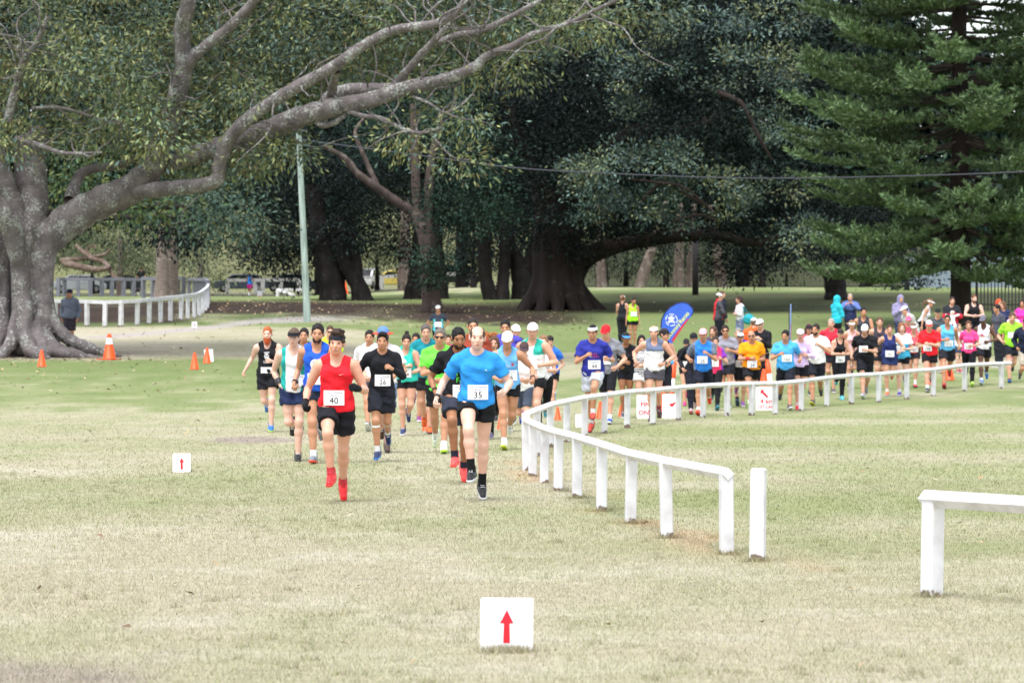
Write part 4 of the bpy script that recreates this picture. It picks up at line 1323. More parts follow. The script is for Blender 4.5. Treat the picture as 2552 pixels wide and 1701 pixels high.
def arrow_sign(label, px, d, w, h, yaw=0, tilt=.05, roll=0, arrow=1.0, name='arrow_sign'):
    x = (px - CX) * d / FPX
    root = empty(name, (x, d, float(gz(x, d)) - .004)); root.rotation_euler = (-tilt, roll, yaw)
    tag(root, label, 'sign', 'small course arrow signs')
    m = MB(); m.prism(rounded(w, h, w * .035), -.004, .004); m.build('board', BOARD, root, bevel=.001)
    for s in (-1, 1):
        mm = MB(); mm.tube([(s * w * .3, .008, -.12), (s * w * .3, .008, h * .55)], .004, 6); mm.build('stake', mat_plain('#9a9a9a', .4, .05, name='wire'), root)
    if arrow:
        a = arrow; cz = h * .475
        o = [(-.048 * a, 0), (.048 * a, 0)]
        k = h
        pts = [(-.062 * k, -.30 * k), (.062 * k, -.30 * k), (.052 * k, .055 * k), (.125 * k, .055 * k), (0, .30 * k), (-.125 * k, .055 * k), (-.052 * k, .055 * k)]
        m = MB(); m.prism([(x_ * a, z_ * a + cz) for x_, z_ in pts], -.0062, -.0045); m.build('arrow', RED, root)
    return root


arrow_sign('white square sign with red up arrow close to the camera', 1262, dist_of_row(1262, 1622), .285, .292, .05, .03, .012, 1.02)
arrow_sign('white square sign with red up arrow left of the runners', 453, dist_of_row(453, 1176), .222, .236, -.03, .03, -.01, 1.02)
arrow_sign('tiny white arrow sign at the far white fence', 484.5, 121, .19, .22, 0, .03, 0, 1.0)
arrow_sign('tilted blank white board behind an orange cone', 522, 95.8, .27, .36, .5, .1, -.06, 0)
arrow_sign('small white sign by the far path near the runner in pink shorts', 647, 238, .34, .46, 0, .05, 0, 0)
arrow_sign('plain white board behind the bend of the near fence', 1446, 60.5, .17, .24, .15, .03, 0, 0)
for px, d in ((648, 237),):
    x = (px - CX) * d / FPX
    m = MB(); m.box((-.14, -.1, -.05), (.14, .1, .1)); o = m.build('sandbag', mat_plain('#d8401c', .7, .1, name='bag'), None, bevel=.03)
    o.location = (x, d, float(gz(x, d))); tag(o, 'red sandbag at the foot of the far sign', 'sandbag')


def lettering(name, body, size, mat, parent, M, squash=1.0, bold=0.0):
    V, F = text_mesh(body, bold)
    P = [M @ Vector((v[0] * size * squash, 0, v[1] * size)) for v in V]
    m = MB(); m.add(P, F)
    me = bpy.data.meshes.new(name); me.from_pydata([tuple(p) for p in P], [], F); me.update()
    return link(name, me, mat, parent)


def big_sign(label, px, d, w, h, yaw, texts, tris=()):
    x = (px - CX) * d / FPX
    root = empty('event_sign', (x, d, float(gz(x, d)))); root.rotation_euler = (-.06, 0, yaw)
    tag(root, label, 'sign', 'event signs behind the fence')
    m = MB(); m.prism(rounded(w, h, .01), -.004, .004); m.build('board', BOARD, root)
    m = MB(); m.beam((-w * .4, .02, 0), (-w * .3, .3, 0.0), .03, .03); m.beam((-w * .3, .3, 0), (-w * .35, .02, h * .9), .03, .03); m.build('strut', mat_plain('#777777', .5, .1, name='steel2'), root)
    for body, size, tx, tz in texts:
        lettering('lettering', body, size, RED, root, Matrix.Translation((tx, -.007, tz)), 1.0, .02)
    for pts, mt in tris:
        m = MB(); m.prism(pts, -.0065, -.0045); m.build('print', mt, root)
    return root


BLUEP = mat_plain('#2b3fae', .5, .05, name='blue_print')
big_sign('white board with red FIN and ONE lettering behind the fence', 1606, 66.2, .30, .46, .05, [('FIN', .13, .02, .27), ('ONE', .13, .02, .11)])
big_sign('white board with red and blue corner triangles behind the fence', 1672, 66.2, .34, .48, -.1, [], [([(-.04, .28), (.12, .33), (.02, .22)], RED), ([(.10, .02), (.17, .02), (.17, .10)], BLUEP)])
big_sign('white 4 km lap sign with red arrow behind the fence', 1908, 72.0, .42, .50, 0, [('4 km', .14, .03, .19), ('1ST LAP', .095, .0, .075)],
         [([(-.12 + .02, .44), (-.02, .44 - .01), (-.045, .405), (.06, .30), (.025, .265), (-.08, .37), (-.11, .345)], RED)])

# ------------------------------------------------------------------ cones and bollards
ORANGE = mat_plain('#f0520f', .5, .08, 5, name='cone_plastic')
WBAND = mat_plain('#e8e8ea', .35, .04, name='reflective_band')
RB = mat_plain('#c9420f', .6, .1, name='cone_base')


def lathe(prof, seg=16):
    V = [(r * math.cos(2 * math.pi * k / seg), r * math.sin(2 * math.pi * k / seg), z) for r, z in prof for k in range(seg)]
    F = [[i * seg + k, i * seg + (k + 1) % seg, (i + 1) * seg + (k + 1) % seg, (i + 1) * seg + k] for i in range(len(prof) - 1) for k in range(seg)]
    return V, F


_cone = {}


def cone(label, px, d, h, band=False, lean=0.0, base=True):
    x = (px - CX) * d / FPX
    root = empty('traffic_cone', (x, d, float(gz(x, d)))); root.rotation_euler = (0, lean, random.uniform(0, 1.5))
    tag(root, label, 'cone', 'orange traffic cones')
    if 'body' not in _cone:
        m = MB(); m.add(*lathe([(.27, .02), (.27, .035), (.255, .045), (.075, .97), (.06, 1.0), (.04, .985), (.035, .9)])); _cone['body'] = m.mesh('body', True)
        m = MB(); m.box((-.36, -.36, 0), (.36, .36, .035)); _cone['base'] = m.mesh('base')
        m = MB(); f = lambda z: .255 + (.075 - .255) * (z - .045) / (.97 - .045) + .004
        m.add(*lathe([(f(.60), .60), (f(.84), .84)])); _cone['band'] = m.mesh('band', True)
    S = Matrix.Scale(h, 4)
    link('body', _cone['body'], ORANGE, root, S)
    if band:
        link('band', _cone['band'], WBAND, root, S)
        link('base', _cone['base'], RB, root, S)


cone('small plain orange cone in front of the great fig trunk', 104, 93, .47)
cone('big orange cone with white band by the fig root', 272.5, 97.0, .74, True)
cone('small orange cone on the grass left of the tilted board', 485, 91.6, .46)
cone('small orange cone in front of the tilted blank board', 516, 95.0, .44)
cone('far orange cone between the black trunks', 860, 205, .75)
cone('orange cone behind the legs of the man in the blue tee', 1246, 59.5, .22)
cone('orange cone beyond the fence bend left of the navy tee runner', 1390, 65, .26)
cone('orange cone behind the shins of the navy tee runner', 1496, 66, .34)
cone('orange cone between two fence posts behind the woman in black', 1551, 67.5, .33)
cone('orange cone peeping above the rail by the striped pole', 1657, 70.5, .62)
cone('orange cone above the rail beside the leaning orange pole', 1905, 78.5, .70)
cone('orange cone by the feet of the man with MARTIN tee', 1060, 58.6, .24)
cone('orange cone behind the red tee runner at the fence', 2319, 86, .55)
cone('orange cone behind the shins of the tall pale blue singlet runner', 2366, 88, .52)


def bollard(label, px, d, h, lean):
    x = (px - CX) * d / FPX
    root = empty('bollard', (x, d, float(gz(x, d)))); root.rotation_euler = (0, lean, 0)
    tag(root, label, 'bollard', 'orange and white bollards')
    m = MB(); m.add(*lathe([(.22, 0), (.22, .05), (.1, .07), (.09, .1)])); m.build('base', mat_plain('#1c1c1e', .7, .1, name='rubber_base'), root, True)
    for z0, z1, mt, nm in ((.08, .42, ORANGE, 'tube'), (.42, .66, WBAND, 'band'), (.66, .93, ORANGE, 'tube'), (.93, 1.0, ORANGE, 'cap')):
        r0, r1 = (.06, .055) if nm != 'cap' else (.04, .03)
        m = MB(); m.add(*lathe([(r0, z0 * h), (r1, z1 * h), (.001, z1 * h)])); m.build(nm, mt, root, True)


bollard('orange and white leaning bollard beside the white singlet runner', 1668, 68.5, 1.15, .09)
bollard('orange bollard leaning left behind the orange tee runner', 1926, 78, .95, -.14)

# ------------------------------------------------------------------ feather banners
def banner(label, px, d, top, outline, rot, txt=True):
    pass


def teardrop():
    d = 101.0
    def q(zx, zy): return (1380 + zx * .2296, 720 + zy * .2296)
    base = at(1672, 900, d); base[2] = float(gz(base[0], base[1]))
    root = empty('feather_banner', base); tag(root, 'leaning blue teardrop banner with white emblem and yellow lettering', 'banner')
    out = [q(*p) for p in ((1165, 420), (1172, 330), (1205, 260), (1260, 200), (1330, 158), (1400, 142), (1460, 158), (1505, 205), (1515, 245), (1495, 290), (1460, 335), (1400, 420), (1345, 500), (1295, 575), (1240, 660), (1215, 640), (1195, 560), (1175, 490))]
    P3 = [at(a, b, d) - base for a, b in out]
    m = MB(); m.prism([(p[0], p[2]) for p in P3], -.006, .006)
    m.build('flag', mat_plain('#3a68d6', .7, .05, 3, .3, 5, name='banner_blue'), root)
    edge = [Vector((p[0], 0, p[2])) for p in P3[:10]]
    mm = MB(); mm.tube([tuple(e) for e in edge], .018, 6); mm.build('edge_sleeve', mat_plain('#18204d', .7, .1, name='banner_edge'), root, True)
    red = [q(*p) for p in ((1470, 325), (1455, 338), (1400, 420), (1345, 500), (1300, 570), (1275, 560), (1330, 480), (1390, 395), (1450, 322))]
    R3 = [at(a, b, d) - base for a, b in red]
    m = MB(); m.prism([(p[0], p[2]) for p in R3], -.0105, -.0075); m.build('stripe', mat_plain('#cf2140', .6, .05, name='banner_red'), root)
    # emblem: a ring with continents
    c = at(*q(1278, 335), d) - base; r = 68 * .2296 * d / FPX
    m = MB()
    n = 22
    for i in range(n):
        if i % 4 == 3: continue
        a0, a1 = 2 * math.pi * i / n, 2 * math.pi * (i + .9) / n
        m.prism([(c[0] + rr * math.cos(a), c[2] + rr * math.sin(a)) for rr, a in ((r, a0), (r, a1), (r * .84, a1), (r * .84, a0))], -.0105, -.0075)
    Rr_ = random.Random(2)
    for bx, bz, s in ((-.25, .25, .34), (.25, .3, .28), (.1, -.15, .36), (-.35, -.3, .24), (.4, -.35, .2), (0, .55, .2)):
        m.prism([(c[0] + r * (bx + s * Rr_.uniform(.6, 1.1) * math.cos(a)), c[2] + r * (bz + s * Rr_.uniform(.6, 1.1) * math.sin(a))) for a in np.linspace(0, 6.28, 9)[:-1]], -.0105, -.0075)
    m.build('emblem', mat_plain('#e9edf5', .6, .04, name='banner_white'), root)
    a0 = np.array(q(1245, 520)); a1 = np.array(q(1450, 265))
    ang = math.atan2(-(a1[1] - a0[1]), a1[0] - a0[0])
    ln = np.linalg.norm(a1 - a0) * d / FPX
    V, F = text_mesh('Chinmoy'); V2, F2 = text_mesh('Races ')
    w1 = V[:, 0].max() - V[:, 0].min(); w2 = V2[:, 0].max() - V2[:, 0].min()
    size = ln / (w1 * .9 + w2 + .35) * 1.12
    p0 = at(*a0, d) - base
    M = Matrix.Translation((p0[0], -.0125, p0[2])) @ Matrix.Rotation(-ang, 4, 'Y')
    for body, off in (('Chinmoy', w1 * .32), ('Races ', w1 * .82 + .35 + w2 / 2)):
        lettering('lettering', body, size, mat_plain('#e6ee8a', .6, .04, name='banner_yellow'), root, M @ Matrix.Translation((off * size, 0, 0)), 1, .02)
    e = [tuple(x) for x in [np.array([0, .03, -.1]), (at(*q(1215, 650), d) - base) + np.array([0, .03, 0]), (at(*q(1165, 420), d) - base) + np.array([.02, .03, 0])]]
    m = MB(); m.tube(e, [.02, .018, .012], 8); m.build('pole', mat_plain('#222226', .5, .05, name='banner_pole'), root, True)
    # the second banner stands edge-on
    d2 = 104.0
    b2 = at(1968, 860, d2); b2[2] = float(gz(b2[0], b2[1]))
    root = empty('feather_banner', b2); tag(root, 'narrow blue and red banner seen edge-on above the crowd', 'banner')
    hh = at(1965, 757, d2)[2] - b2[2]
    prof = [(0, .35), (.18, .5), (.30, .9), (.34, hh * .75), (.25, hh * .92), (.1, hh), (0, hh * .97), (-.03, hh * .8)]
    Mz = Matrix.Rotation(math.radians(80), 4, 'Z') @ Matrix.Rotation(.02, 4, 'X')
    m = MB(); m.prism([(a * .6, b) for a, b in prof], -.014, .014); m.V = [tuple(Mz @ Vector(v)) for v in m.V]; m.build('flag', mat_plain('#7c98cc', .7, .06, 3, .3, 5, name='banner_blue2'), root, bevel=.01)
    m = MB(); m.prism([(.02, .42), (.16, .52), (.22, .8), (.08, 1.0), (.02, .9)], -.017, .017); m.V = [tuple(Mz @ Vector(v)) for v in m.V]; m.build('stripe', mat_plain('#d23a58', .6, .05, name='banner_red2'), root)
    m = MB(); m.tube([(0, 0, -.1), (-.02, 0, hh * .9)], .015, 6); m.build('pole', mat_plain('#222226', .5, .05, name='banner_pole'), root)


teardrop()

# ------------------------------------------------------------------ palms, logs, cars, far walls
PALM = mat_bark('palm_bark', (.24, .19, .165), (.32, .27, .24), 3, .4, vertical=.25, bump=1.0)


def palm(label, px, d, seed):
    b = gbase(px, 720, d); root = tree('palm_tree', b, label, 'palms beyond the fence')
    H = 5.4
    z = np.linspace(-.3, H, 60)
    rad = np.interp(z, [-.3, .3, 1.2, H], [.5, .42, .33, .31]) * (1 + .035 * (np.arange(60) % 2))
    V, F = tube_np(np.stack([.05 * np.sin(z), 0 * z, z], 1), rad, 12)
    link('trunk', mesh_np('trunk', V, F), PALM, root)
    R = np.random.default_rng(seed)
    for k in range(22):
        a = 6.283 * k / 22 + R.normal() * .1; e = R.uniform(-.3, 1.0)
        t = np.linspace(0, 1, 9); L = 2.6
        r_ = L * t * math.cos(e * .7); hz = H + L * t * math.sin(e) - 1.6 * t ** 2
        Q = np.stack([np.cos(a) * r_, np.sin(a) * r_, hz], 1)
        Vs, Fs = [], []
        V, F = tube_np(Q, np.linspace(.04, .01, 9), 4)
        m = MB(); m.add(V, [list(f) for f in F])
        for i in range(1, 9):
            for s in (-1, 1):
                for q in range(3):
                    p0 = Q[i - 1] + (Q[i] - Q[i - 1]) * q / 3
                    d_ = np.array([-np.sin(a) * s + .5 * np.cos(a), np.cos(a) * s + .5 * np.sin(a), -.5]) * .55
                    m.add([p0, p0 + [0, 0, .04], p0 + d_], [[0, 1, 2]])
        m.build('frond', mat_plain('#2b3a22', .6, .2, name='palm_frond'), root)


palm('straight palm trunk, left one of the pair by the grey fence', 402, 178, 1)
palm('straight palm trunk, right one of the pair by the grey fence', 427, 180, 2)

LOG = mat_bark('dead_wood', (.13, .09, .07), (.19, .15, .125), 2, .4, vertical=1)
for lab, pts, rad in (('long fallen bough lying nearest the grey fence', [(160, 655, 205), (200, 665, 204), (240, 672, 203.5), (275, 668, 203)], [.24, .22, .2, .12]),
                      ('curved dead bough arching over the fallen ones', [(190, 612, 206), (225, 642, 205), (262, 655, 204), (285, 690, 203), (310, 695, 203)], [.12, .14, .15, .13, .07]),
                      ('upper fallen bough behind the great fig trunk', [(155, 650, 207), (200, 645, 206), (255, 636, 206), (275, 622, 206)], [.2, .16, .13, .07]),
                      ('thin curled dead branch beside the fallen boughs', [(255, 655, 205), (230, 640, 205.4), (216, 622, 205.6), (235, 612, 205.6), (238, 620, 205.4)], [.1, .08, .07, .06, .04])):
    V, F, Q = limb_np(pts, rad, .06, 8)
    c = V.mean(0)
    o = link('fallen_bough', mesh_np('fallen_bough', V - c, F), LOG); o.location = c
    tag(o, lab, 'log', 'fallen boughs behind the grey fence')

GLASS = mat_plain('#12161b', .08, .05, name='car_glass')
TYRE = mat_plain('#101012', .8, .1, name='tyre')
CHROME = mat_plain('#9a9ea4', .3, .05, metallic=.8, name='rim_metal')
LAMP = mat_plain('#d9dde0', .15, .05, name='lamp_lens')


def car(label, px, d, hexs, rot=0.0, suv=False, group='cars parked beyond the field'):
    b = gbase(px, 700, d)
    root = empty('parked_car', b, rot); tag(root, label, 'car', group)
    paint = mat_plain(hexs, .25, .03, name='car_paint')
    h = 1.65 if suv else 1.42
    low = [(-2.15, .32), (-2.2, .6), (-2.1, .86), (-1.3, .95), (1.35, .95), (2.0, .86), (2.2, .62), (2.15, .32), (1.75, .28), (1.6, .55), (1.15, .55), (1.0, .28), (-1.0, .28), (-1.15, .55), (-1.6, .55), (-1.75, .28)]
    cab = [(-1.35, .94), (-.75, h - .04), (-.5, h), (.95, h), (1.3, h - .06), (1.85 if suv else 1.7, .94)]
    m = MB(); m.prism(low, -.86, .86); m.build('body', paint, root, bevel=.06)
    m = MB(); m.prism(cab, -.74, .74); m.build('cabin', paint, root, bevel=.07)
    for s in (-1, 1):
        for x0, x1, t0, t1 in ((-1.12, -.08, -.66, -.08), (.02, .78, .02, .78), (.88, 1.5, .88, 1.2)):
            m = MB(); y = .745 * s
            m.prism([(x0, .98), (x1, .98), (t1, h - .12), (t0, h - .12)], min(y, y + .012 * s), max(y, y + .012 * s)); m.build('window', GLASS, root)
    m = MB(); m.add([(-1.34, -.6, .98), (-1.34, .6, .98), (-.80, .55, h - .08), (-.80, -.55, h - .08)], [[0, 1, 2, 3]]); m.build('windscreen', GLASS, root)
    for x in (-1.38, 1.38):
        for s in (-1, 1):
            w = MB(); pr = [(.33, -.1), (.33, .1), (.2, .11), (.2, -.11)]
            V, F = lathe([(.2, -.1), (.33, -.09), (.33, .09), (.2, .1), (.2, -.1)], 16)
            V = [(x + a, .80 * s + c, .33 + b_) for a, b_, c in V]
            w.add(V, F); wo = w.build('wheel', TYRE, root, True)
            V, F = lathe([(.001, .07), (.2, .06), (.2, -.06), (.001, -.07)], 12)
            w = MB(); w.add([(x + a, .80 * s + c, .33 + b_) for a, b_, c in V], F); w.build('rim', CHROME, wo)
    for s in (-1, 1):
        m = MB(); m.box((-2.21, s * .6 - .16, .66), (-2.14, s * .6 + .16, .80)); m.build('headlight', LAMP, root, bevel=.02)


car('dark blue grey car parked behind the far white barrier', 600, 270, '#39414f', .15)
car('dark car half hidden by the drooping foliage and pole', 725, 272, '#22252b', .1)
car('white car parked beyond the black trunks', 915, 270, '#d9dce0', 1.35, True)
car('pale yellow car beyond the pale barked gum', 986, 274, '#c9b660', .1)
car('black car behind the far barrier right of the forked tree', 1130, 272, '#17191d', .1, True)
car('silver car beyond the grey fence left of the man in black', 195, 262, '#b9bfc6', .1)
car('dark blue car beyond the grey fence near the man in black', 290, 264, '#1f2733', .1)

# dark picket fence and pale wall on the right
def picket():
    d = 152
    root = empty('picket_fence', gbase(2436, 770, d)); tag(root, 'tall black steel picket fence behind the conifer trunk', 'fence')
    mt = mat_plain('#141318', .5, .1, name='black_steel')
    x0 = root.location.x
    pm = MB().box((-.022, -.022, 0), (.022, .022, 1.9)).mesh('picket')
    for i in range(42):
        x = x0 + i * .155
        link('picket', pm, mt, root, Matrix.Translation((i * .155, 0, float(gz(x, d)) - root.location.z)))
    for z in (.25, 1.7):
        m = MB(); m.beam((-.1, .03, z), (42 * .155, .03, z), .05, .05); m.build('rail', mt, root)
    for i in (0, 14, 28, 42):
        m = MB(); m.box((i * .155 - .08, .03, -.2), (i * .155 - .01, .1, 2.0)); m.build('post', mt, root)
    d = 215
    root = empty('metal_wall', gbase(2330, 700, d)); tag(root, 'pale blue corrugated metal wall far behind the conifer', 'wall')
    mt = mat_plain('#7f8c96', .6, .08, name='corrugated')
    for k in range(12):
        m = MB()
        V, F = [], []
        n = 9
        for i in range(n):
            x = k * .8 - 2 + .8 * i / (n - 1); y = .03 * math.cos(2 * math.pi * i / 4)
            V += [(x, y, -.2), (x, y, 1.9)]
        F = [[2 * i, 2 * i + 2, 2 * i + 3, 2 * i + 1] for i in range(n - 1)]
        m.add(V, F); m.build('sheet', mt, root)


picket()
# ------------------------------------------------------------------ people
# head frame: origin at the middle of the head, face towards -Y, z up, metres for a head 0.235 tall
HEAD = [('e', (0, .014, .028), (.074, .094, .088), .02), ('e', (0, -.028, -.04), (.060, .065, .074), .03), ('e', (0, -.052, -.092), (.030, .030, .026), .03),
        ('c', (0, -.088, .005), (0, -.108, -.030), .011, .015, .012), ('e', (0, -.072, .030), (.05, .02, .014), .02),
        ('e', (-.040, -.066, -.028), (.022, .018, .020), .02), ('e', (.040, -.066, -.028), (.022, .018, .020), .02),
        ('e', (-.078, .012, -.008), (.012, .02, .032), .01), ('e', (.078, .012, -.008), (.012, .02, .032), .01),
        ('e', (0, -.086, -.066), (.026, .012, .012), .012)]

_proto = {}


def sdf_mesh(name, fn, lo, hi, h):
    v = Vol(lo, hi, h); fn(v)
    V, F = v.mesh()
    return mesh_np(name, V, F)


def ellmesh(c, r, n=10, m=7, half=False):
    V, F = [], []
    for i in range(m + 1):
        th = math.pi * i / m
        for k in range(n):
            a = 2 * math.pi * k / n
            V.append((c[0] + r[0] * math.sin(th) * math.cos(a), c[1] + r[1] * math.sin(th) * math.sin(a), c[2] + r[2] * math.cos(th)))
    for i in range(m):
        for k in range(n):
            F.append([i * n + k, (i + 1) * n + k, (i + 1) * n + (k + 1) % n, i * n + (k + 1) % n])
    return V, F


def proto(key):
    if key in _proto: return _proto[key]
    lo, hi = (-.15, -.24, -.40), (.15, .34, .26)
    def skull(v, o): v.ell((0, .016, .032), (.0725 + o * .7, .096 + o, .088 + o), None, .0)
    def noise(v, a, f): v.wrinkle(a, f, .7)
    def face_cut(v, zf=.10):
        v.sub_ell((0, -.125, -.045), (.125, .085, zf + .045)); v.plane((0, 0, -.075), (0, -.25, -.97))
    def short(v, o=.010, zf=.10):
        skull(v, o); face_cut(v, zf); v.plane((0, -.02, -.02), (0, -.75, -.66)); noise(v, .004, 90)
    h = .0085
    if key == 'short': me = sdf_mesh('hair', lambda v: short(v), lo, hi, h)
    elif key == 'crop': me = sdf_mesh('hair', lambda v: short(v, .006, .10), lo, hi, h)
    elif key == 'messy':
        def f(v):
            skull(v, .012); v.ell((0, -.03, .115), (.06, .06, .028), None, .03); v.ell((.02, .0, .12), (.05, .06, .03), None, .02); face_cut(v, .098); v.plane((0, -.02, -.02), (0, -.75, -.66)); noise(v, .009, 75)
        me = sdf_mesh('hair', f, lo, hi, h)
    elif key == 'quiff':
        def f(v):
            skull(v, .010); v.ell((0, -.05, .105), (.06, .05, .03), None, .03); face_cut(v, .105); v.plane((0, -.02, -.02), (0, -.75, -.66)); noise(v, .005, 90)
        me = sdf_mesh('hair', f, lo, hi, h)
    elif key == 'fringe':       # bald on top
        def f(v):
            skull(v, .009); face_cut(v, .10); v.plane((0, -.02, -.02), (0, -.75, -.66)); v.sub_ell((0, -.055, .115), (.066, .155, .105)); noise(v, .004, 90)
        me = sdf_mesh('hair', f, lo, hi, h)
    elif key in ('long', 'pony', 'bun', 'bob'):
        def f(v):
            skull(v, .013)
            if key == 'long':
                v.cone((0, .075, .0), (0, .085, -.26), .075, .05, .03); v.cone((.07, .03, -.02), (.075, .05, -.2), .03, .02, .03); v.cone((-.07, .03, -.02), (-.075, .05, -.2), .03, .02, .03)
            if key == 'bob':
                v.cone((.066, .02, 0), (.07, .01, -.09), .035, .03, .03); v.cone((-.066, .02, 0), (-.07, .01, -.09), .035, .03, .03); v.ell((0, .06, -.06), (.08, .05, .07), None, .03)
            face_cut(v, .098) if key != 'bob' and key != 'long' else v.sub_ell((0, -.125, -.04), (.072, .10, .135))
            if key not in ('long', 'bob'): v.plane((0, -.02, -.035), (0, -.7, -.7))
            if key == 'pony': v.cone((0, .11, .06), (0, .20, -.02), .026, .034, .02); v.cone((0, .20, -.02), (.02, .23, -.16), .034, .014, .02)
            if key == 'bun': v.ell((0, .04, .145), (.04, .04, .035), None, .012)
            noise(v, .004, 90)
        me = sdf_mesh('hair', f, lo, hi, h)
    elif key == 'blown':
        def f(v):
            skull(v, .014); v.sub_ell((0, -.125, -.04), (.072, .10, .135)); v.cone((.03, .08, .04), (.14, .16, .06), .05, .04, .03); v.cone((.14, .16, .06), (.27, .2, .02), .04, .015, .03); noise(v, .008, 70)
        me = sdf_mesh('hair', f, (-.15, -.24, -.2), (.33, .34, .26), .01)
    elif key == 'beard':
        def f(v):
            v.ell((0, -.036, -.075), (.062, .066, .072), None, 0); v.ell((0, -.07, -.13), (.045, .04, .05), None, .03); v.sub_ell((0, -.085, .0), (.10, .10, .058)); v.plane((0, .02, 0), (0, 1, 0)); v.wrinkle(.004, 90)
        me = sdf_mesh('beard', f, lo, hi, h)
    elif key == 'stubble':
        def f(v):
            v.ell((0, -.030, -.062), (.0585, .0665, .0655), None, 0); v.sub_ell((0, -.085, .005), (.10, .10, .052)); v.sub_ell((0, -.11, -.066), (.024, .04, .012)); v.plane((0, .01, 0), (0, 1, 0))
        me = sdf_mesh('beard', f, lo, hi, h)
    elif key == 'cap_dome':
        def f(v):
            v.ell((0, .014, .038), (.084, .107, .092), None, 0); v.plane((0, 0, .040), (0, .12, -.99))
        me = sdf_mesh('cap', f, lo, hi, h)
    elif key in ('visor_band', 'headband'):
        z0, z1 = (.034, .072) if key == 'visor_band' else (.040, .088)
        def f(v):
            v.ell((0, .015, .032), (.084, .109, .100), None, 0); v.plane((0, 0, z0), (0, .10, -.99)); v.plane((0, 0, z1), (0, -.10, .99))
        me = sdf_mesh('headband', f, lo, hi, .007)
    elif key == 'beanie':
        def f(v):
            v.ell((0, .016, .036), (.092, .112, .108), None, 0); v.plane((0, 0, .030), (0, .15, -.99)); v.wrinkle(.003, 120)
        me = sdf_mesh('hood', f, lo, hi, h)
    elif key == 'hood_up':
        def f(v):
            v.ell((0, .026, .02), (.105, .118, .128), None, 0); v.cone((0, .03, -.08), (0, .04, -.18), .10, .11, .04); v.sub_ell((0, -.14, -.025), (.078, .10, .10)); v.wrinkle(.004, 60)
        me = sdf_mesh('hood', f, lo, hi, .01)
    elif key == 'hood_back':
        def f(v):
            v.ell((0, .075, -.14), (.12, .075, .07), None, 0); v.ell((0, -.01, -.165), (.10, .10, .04), None, .04); v.sub_ell((0, 0.0, -.09), (.075, .08, .09)); v.wrinkle(.005, 50)
        me = sdf_mesh('hood', f, lo, hi, .01)
    elif key == 'brim':
        m = MB(); n = 12
        top, bot = [], []
        for k in range(n + 1):
            a = math.pi + math.pi * k / n
            x, y = .078 * math.cos(a), .085 * math.sin(a) * (1 if 1 else 1)
            o = -.075 + y; zz = .040 - .022 * (1 - (x / .078) ** 2) * .2 - .10 * (x ** 2) * 18 * .1 + .010 * (o + .075) / .085 * -1 * -1
            top.append((x * .95, o, zz + .004)); bot.append((x * .95, o, zz - .002))
        inn = [(x * .95, -.045 - .03 * (1 - (x / .078) ** 2), .046) for x in np.linspace(-.078, .078, n + 1)]
        V = top + inn + bot + [(a, b, c - .006) for a, b, c in inn]
        q = n + 1
        F = [[i, i + 1, q + i + 1, q + i] for i in range(n)] + [[2 * q + i, 3 * q + i, 3 * q + i + 1, 2 * q + i + 1] for i in range(n)] + [[i, 2 * q + i, 2 * q + i + 1, i + 1] for i in range(n)]
        m.add(V, F); me = m.mesh('brim', True)
    elif key == 'wide_brim':
        m = MB(); V, F = lathe([(.07, .045), (.145, .030), (.147, .026), (.07, .040)], 20)
        m.add([(a, b * 1.1 + .01, c) for a, b, c in V], F); me = m.mesh('brim', True)
    elif key == 'sunglasses':
        m = MB()
        for s in (-1, 1):
            m.add(*ellmesh((s * .032, -.088, .008), (.028, .012, .019)))
            m.add(*ellmesh((s * .070, -.03, .012), (.006, .06, .006), 6, 5))
        m.add(*ellmesh((0, -.098, .012), (.014, .006, .005), 6, 5)); me = m.mesh('sunglasses', True)
    elif key == 'glasses':
        m = MB()
        for s in (-1, 1):
            m.tube([(s * .032 + .025 * math.cos(a), -.098, .004 + .017 * math.sin(a)) for a in np.linspace(0, 6.28, 13)], .0028, 5, False)
        m.tube([(-.008, -.102, .006), (.008, -.102, .006)], .0025, 5); me = m.mesh('glasses', True)
    elif key == 'eye': m = MB(); m.add(*ellmesh((0, 0, 0), (.0115, .006, .0055), 8, 6)); me = m.mesh('eye', True)
    elif key == 'brow': m = MB(); m.add(*ellmesh((0, 0, 0), (.018, .006, .0036), 8, 5)); me = m.mesh('eyebrow', True)
    elif key == 'mouth': m = MB(); m.add(*ellmesh((0, -.092, -.067), (.022, .010, .0065), 8, 6)); me = m.mesh('mouth', True)
    elif key == 'shoe':
        def f(v):
            v.cone((0, .045, -.045), (0, -.03, -.045), .042, .042, .02); v.cone((0, -.03, -.05), (.002, -.15, -.062), .042, .032, .02)
            v.cone((0, .03, -.04), (0, .03, .035), .044, .046, .03); v.ell((0, -.06, -.03), (.036, .07, .032), None, .02)
            v.sub_ell((0, .02, .06), (.036, .042, .035)); v.plane((0, 0, -.068), (0, 0, -1))
        me = sdf_mesh('shoe', f, (-.09, -.24, -.12), (.09, .14, .09), .009)
    elif key == 'sole':
        def f(v):
            v.cone((0, .048, -.07), (0, -.03, -.07), .046, .042, .02); v.cone((0, -.03, -.07), (.002, -.152, -.07), .044, .038, .02)
            v.plane((0, 0, -.090), (0, 0, -1)); v.plane((0, 0, -.062), (0, 0, 1))
        me = sdf_mesh('sole', f, (-.09, -.24, -.12), (.09, .14, -.02), .008)
    elif key == 'laces':
        m = MB()
        for k in range(4):
            y = -.035 - .025 * k; z = .012 - .011 * k
            m.beam((-.02, y, z), (.02, y, z), .008, .006)
        me = m.mesh('laces')
    elif key == 'watch':
        m = MB(); V, F = lathe([(.036, -.012), (.038, -.008), (.038, .008), (.036, .012)], 12); m.add(V, F); m.box((-.018, -.046, -.018), (.018, -.034, .018)); me = m.mesh('watch')
    elif key == 'band':
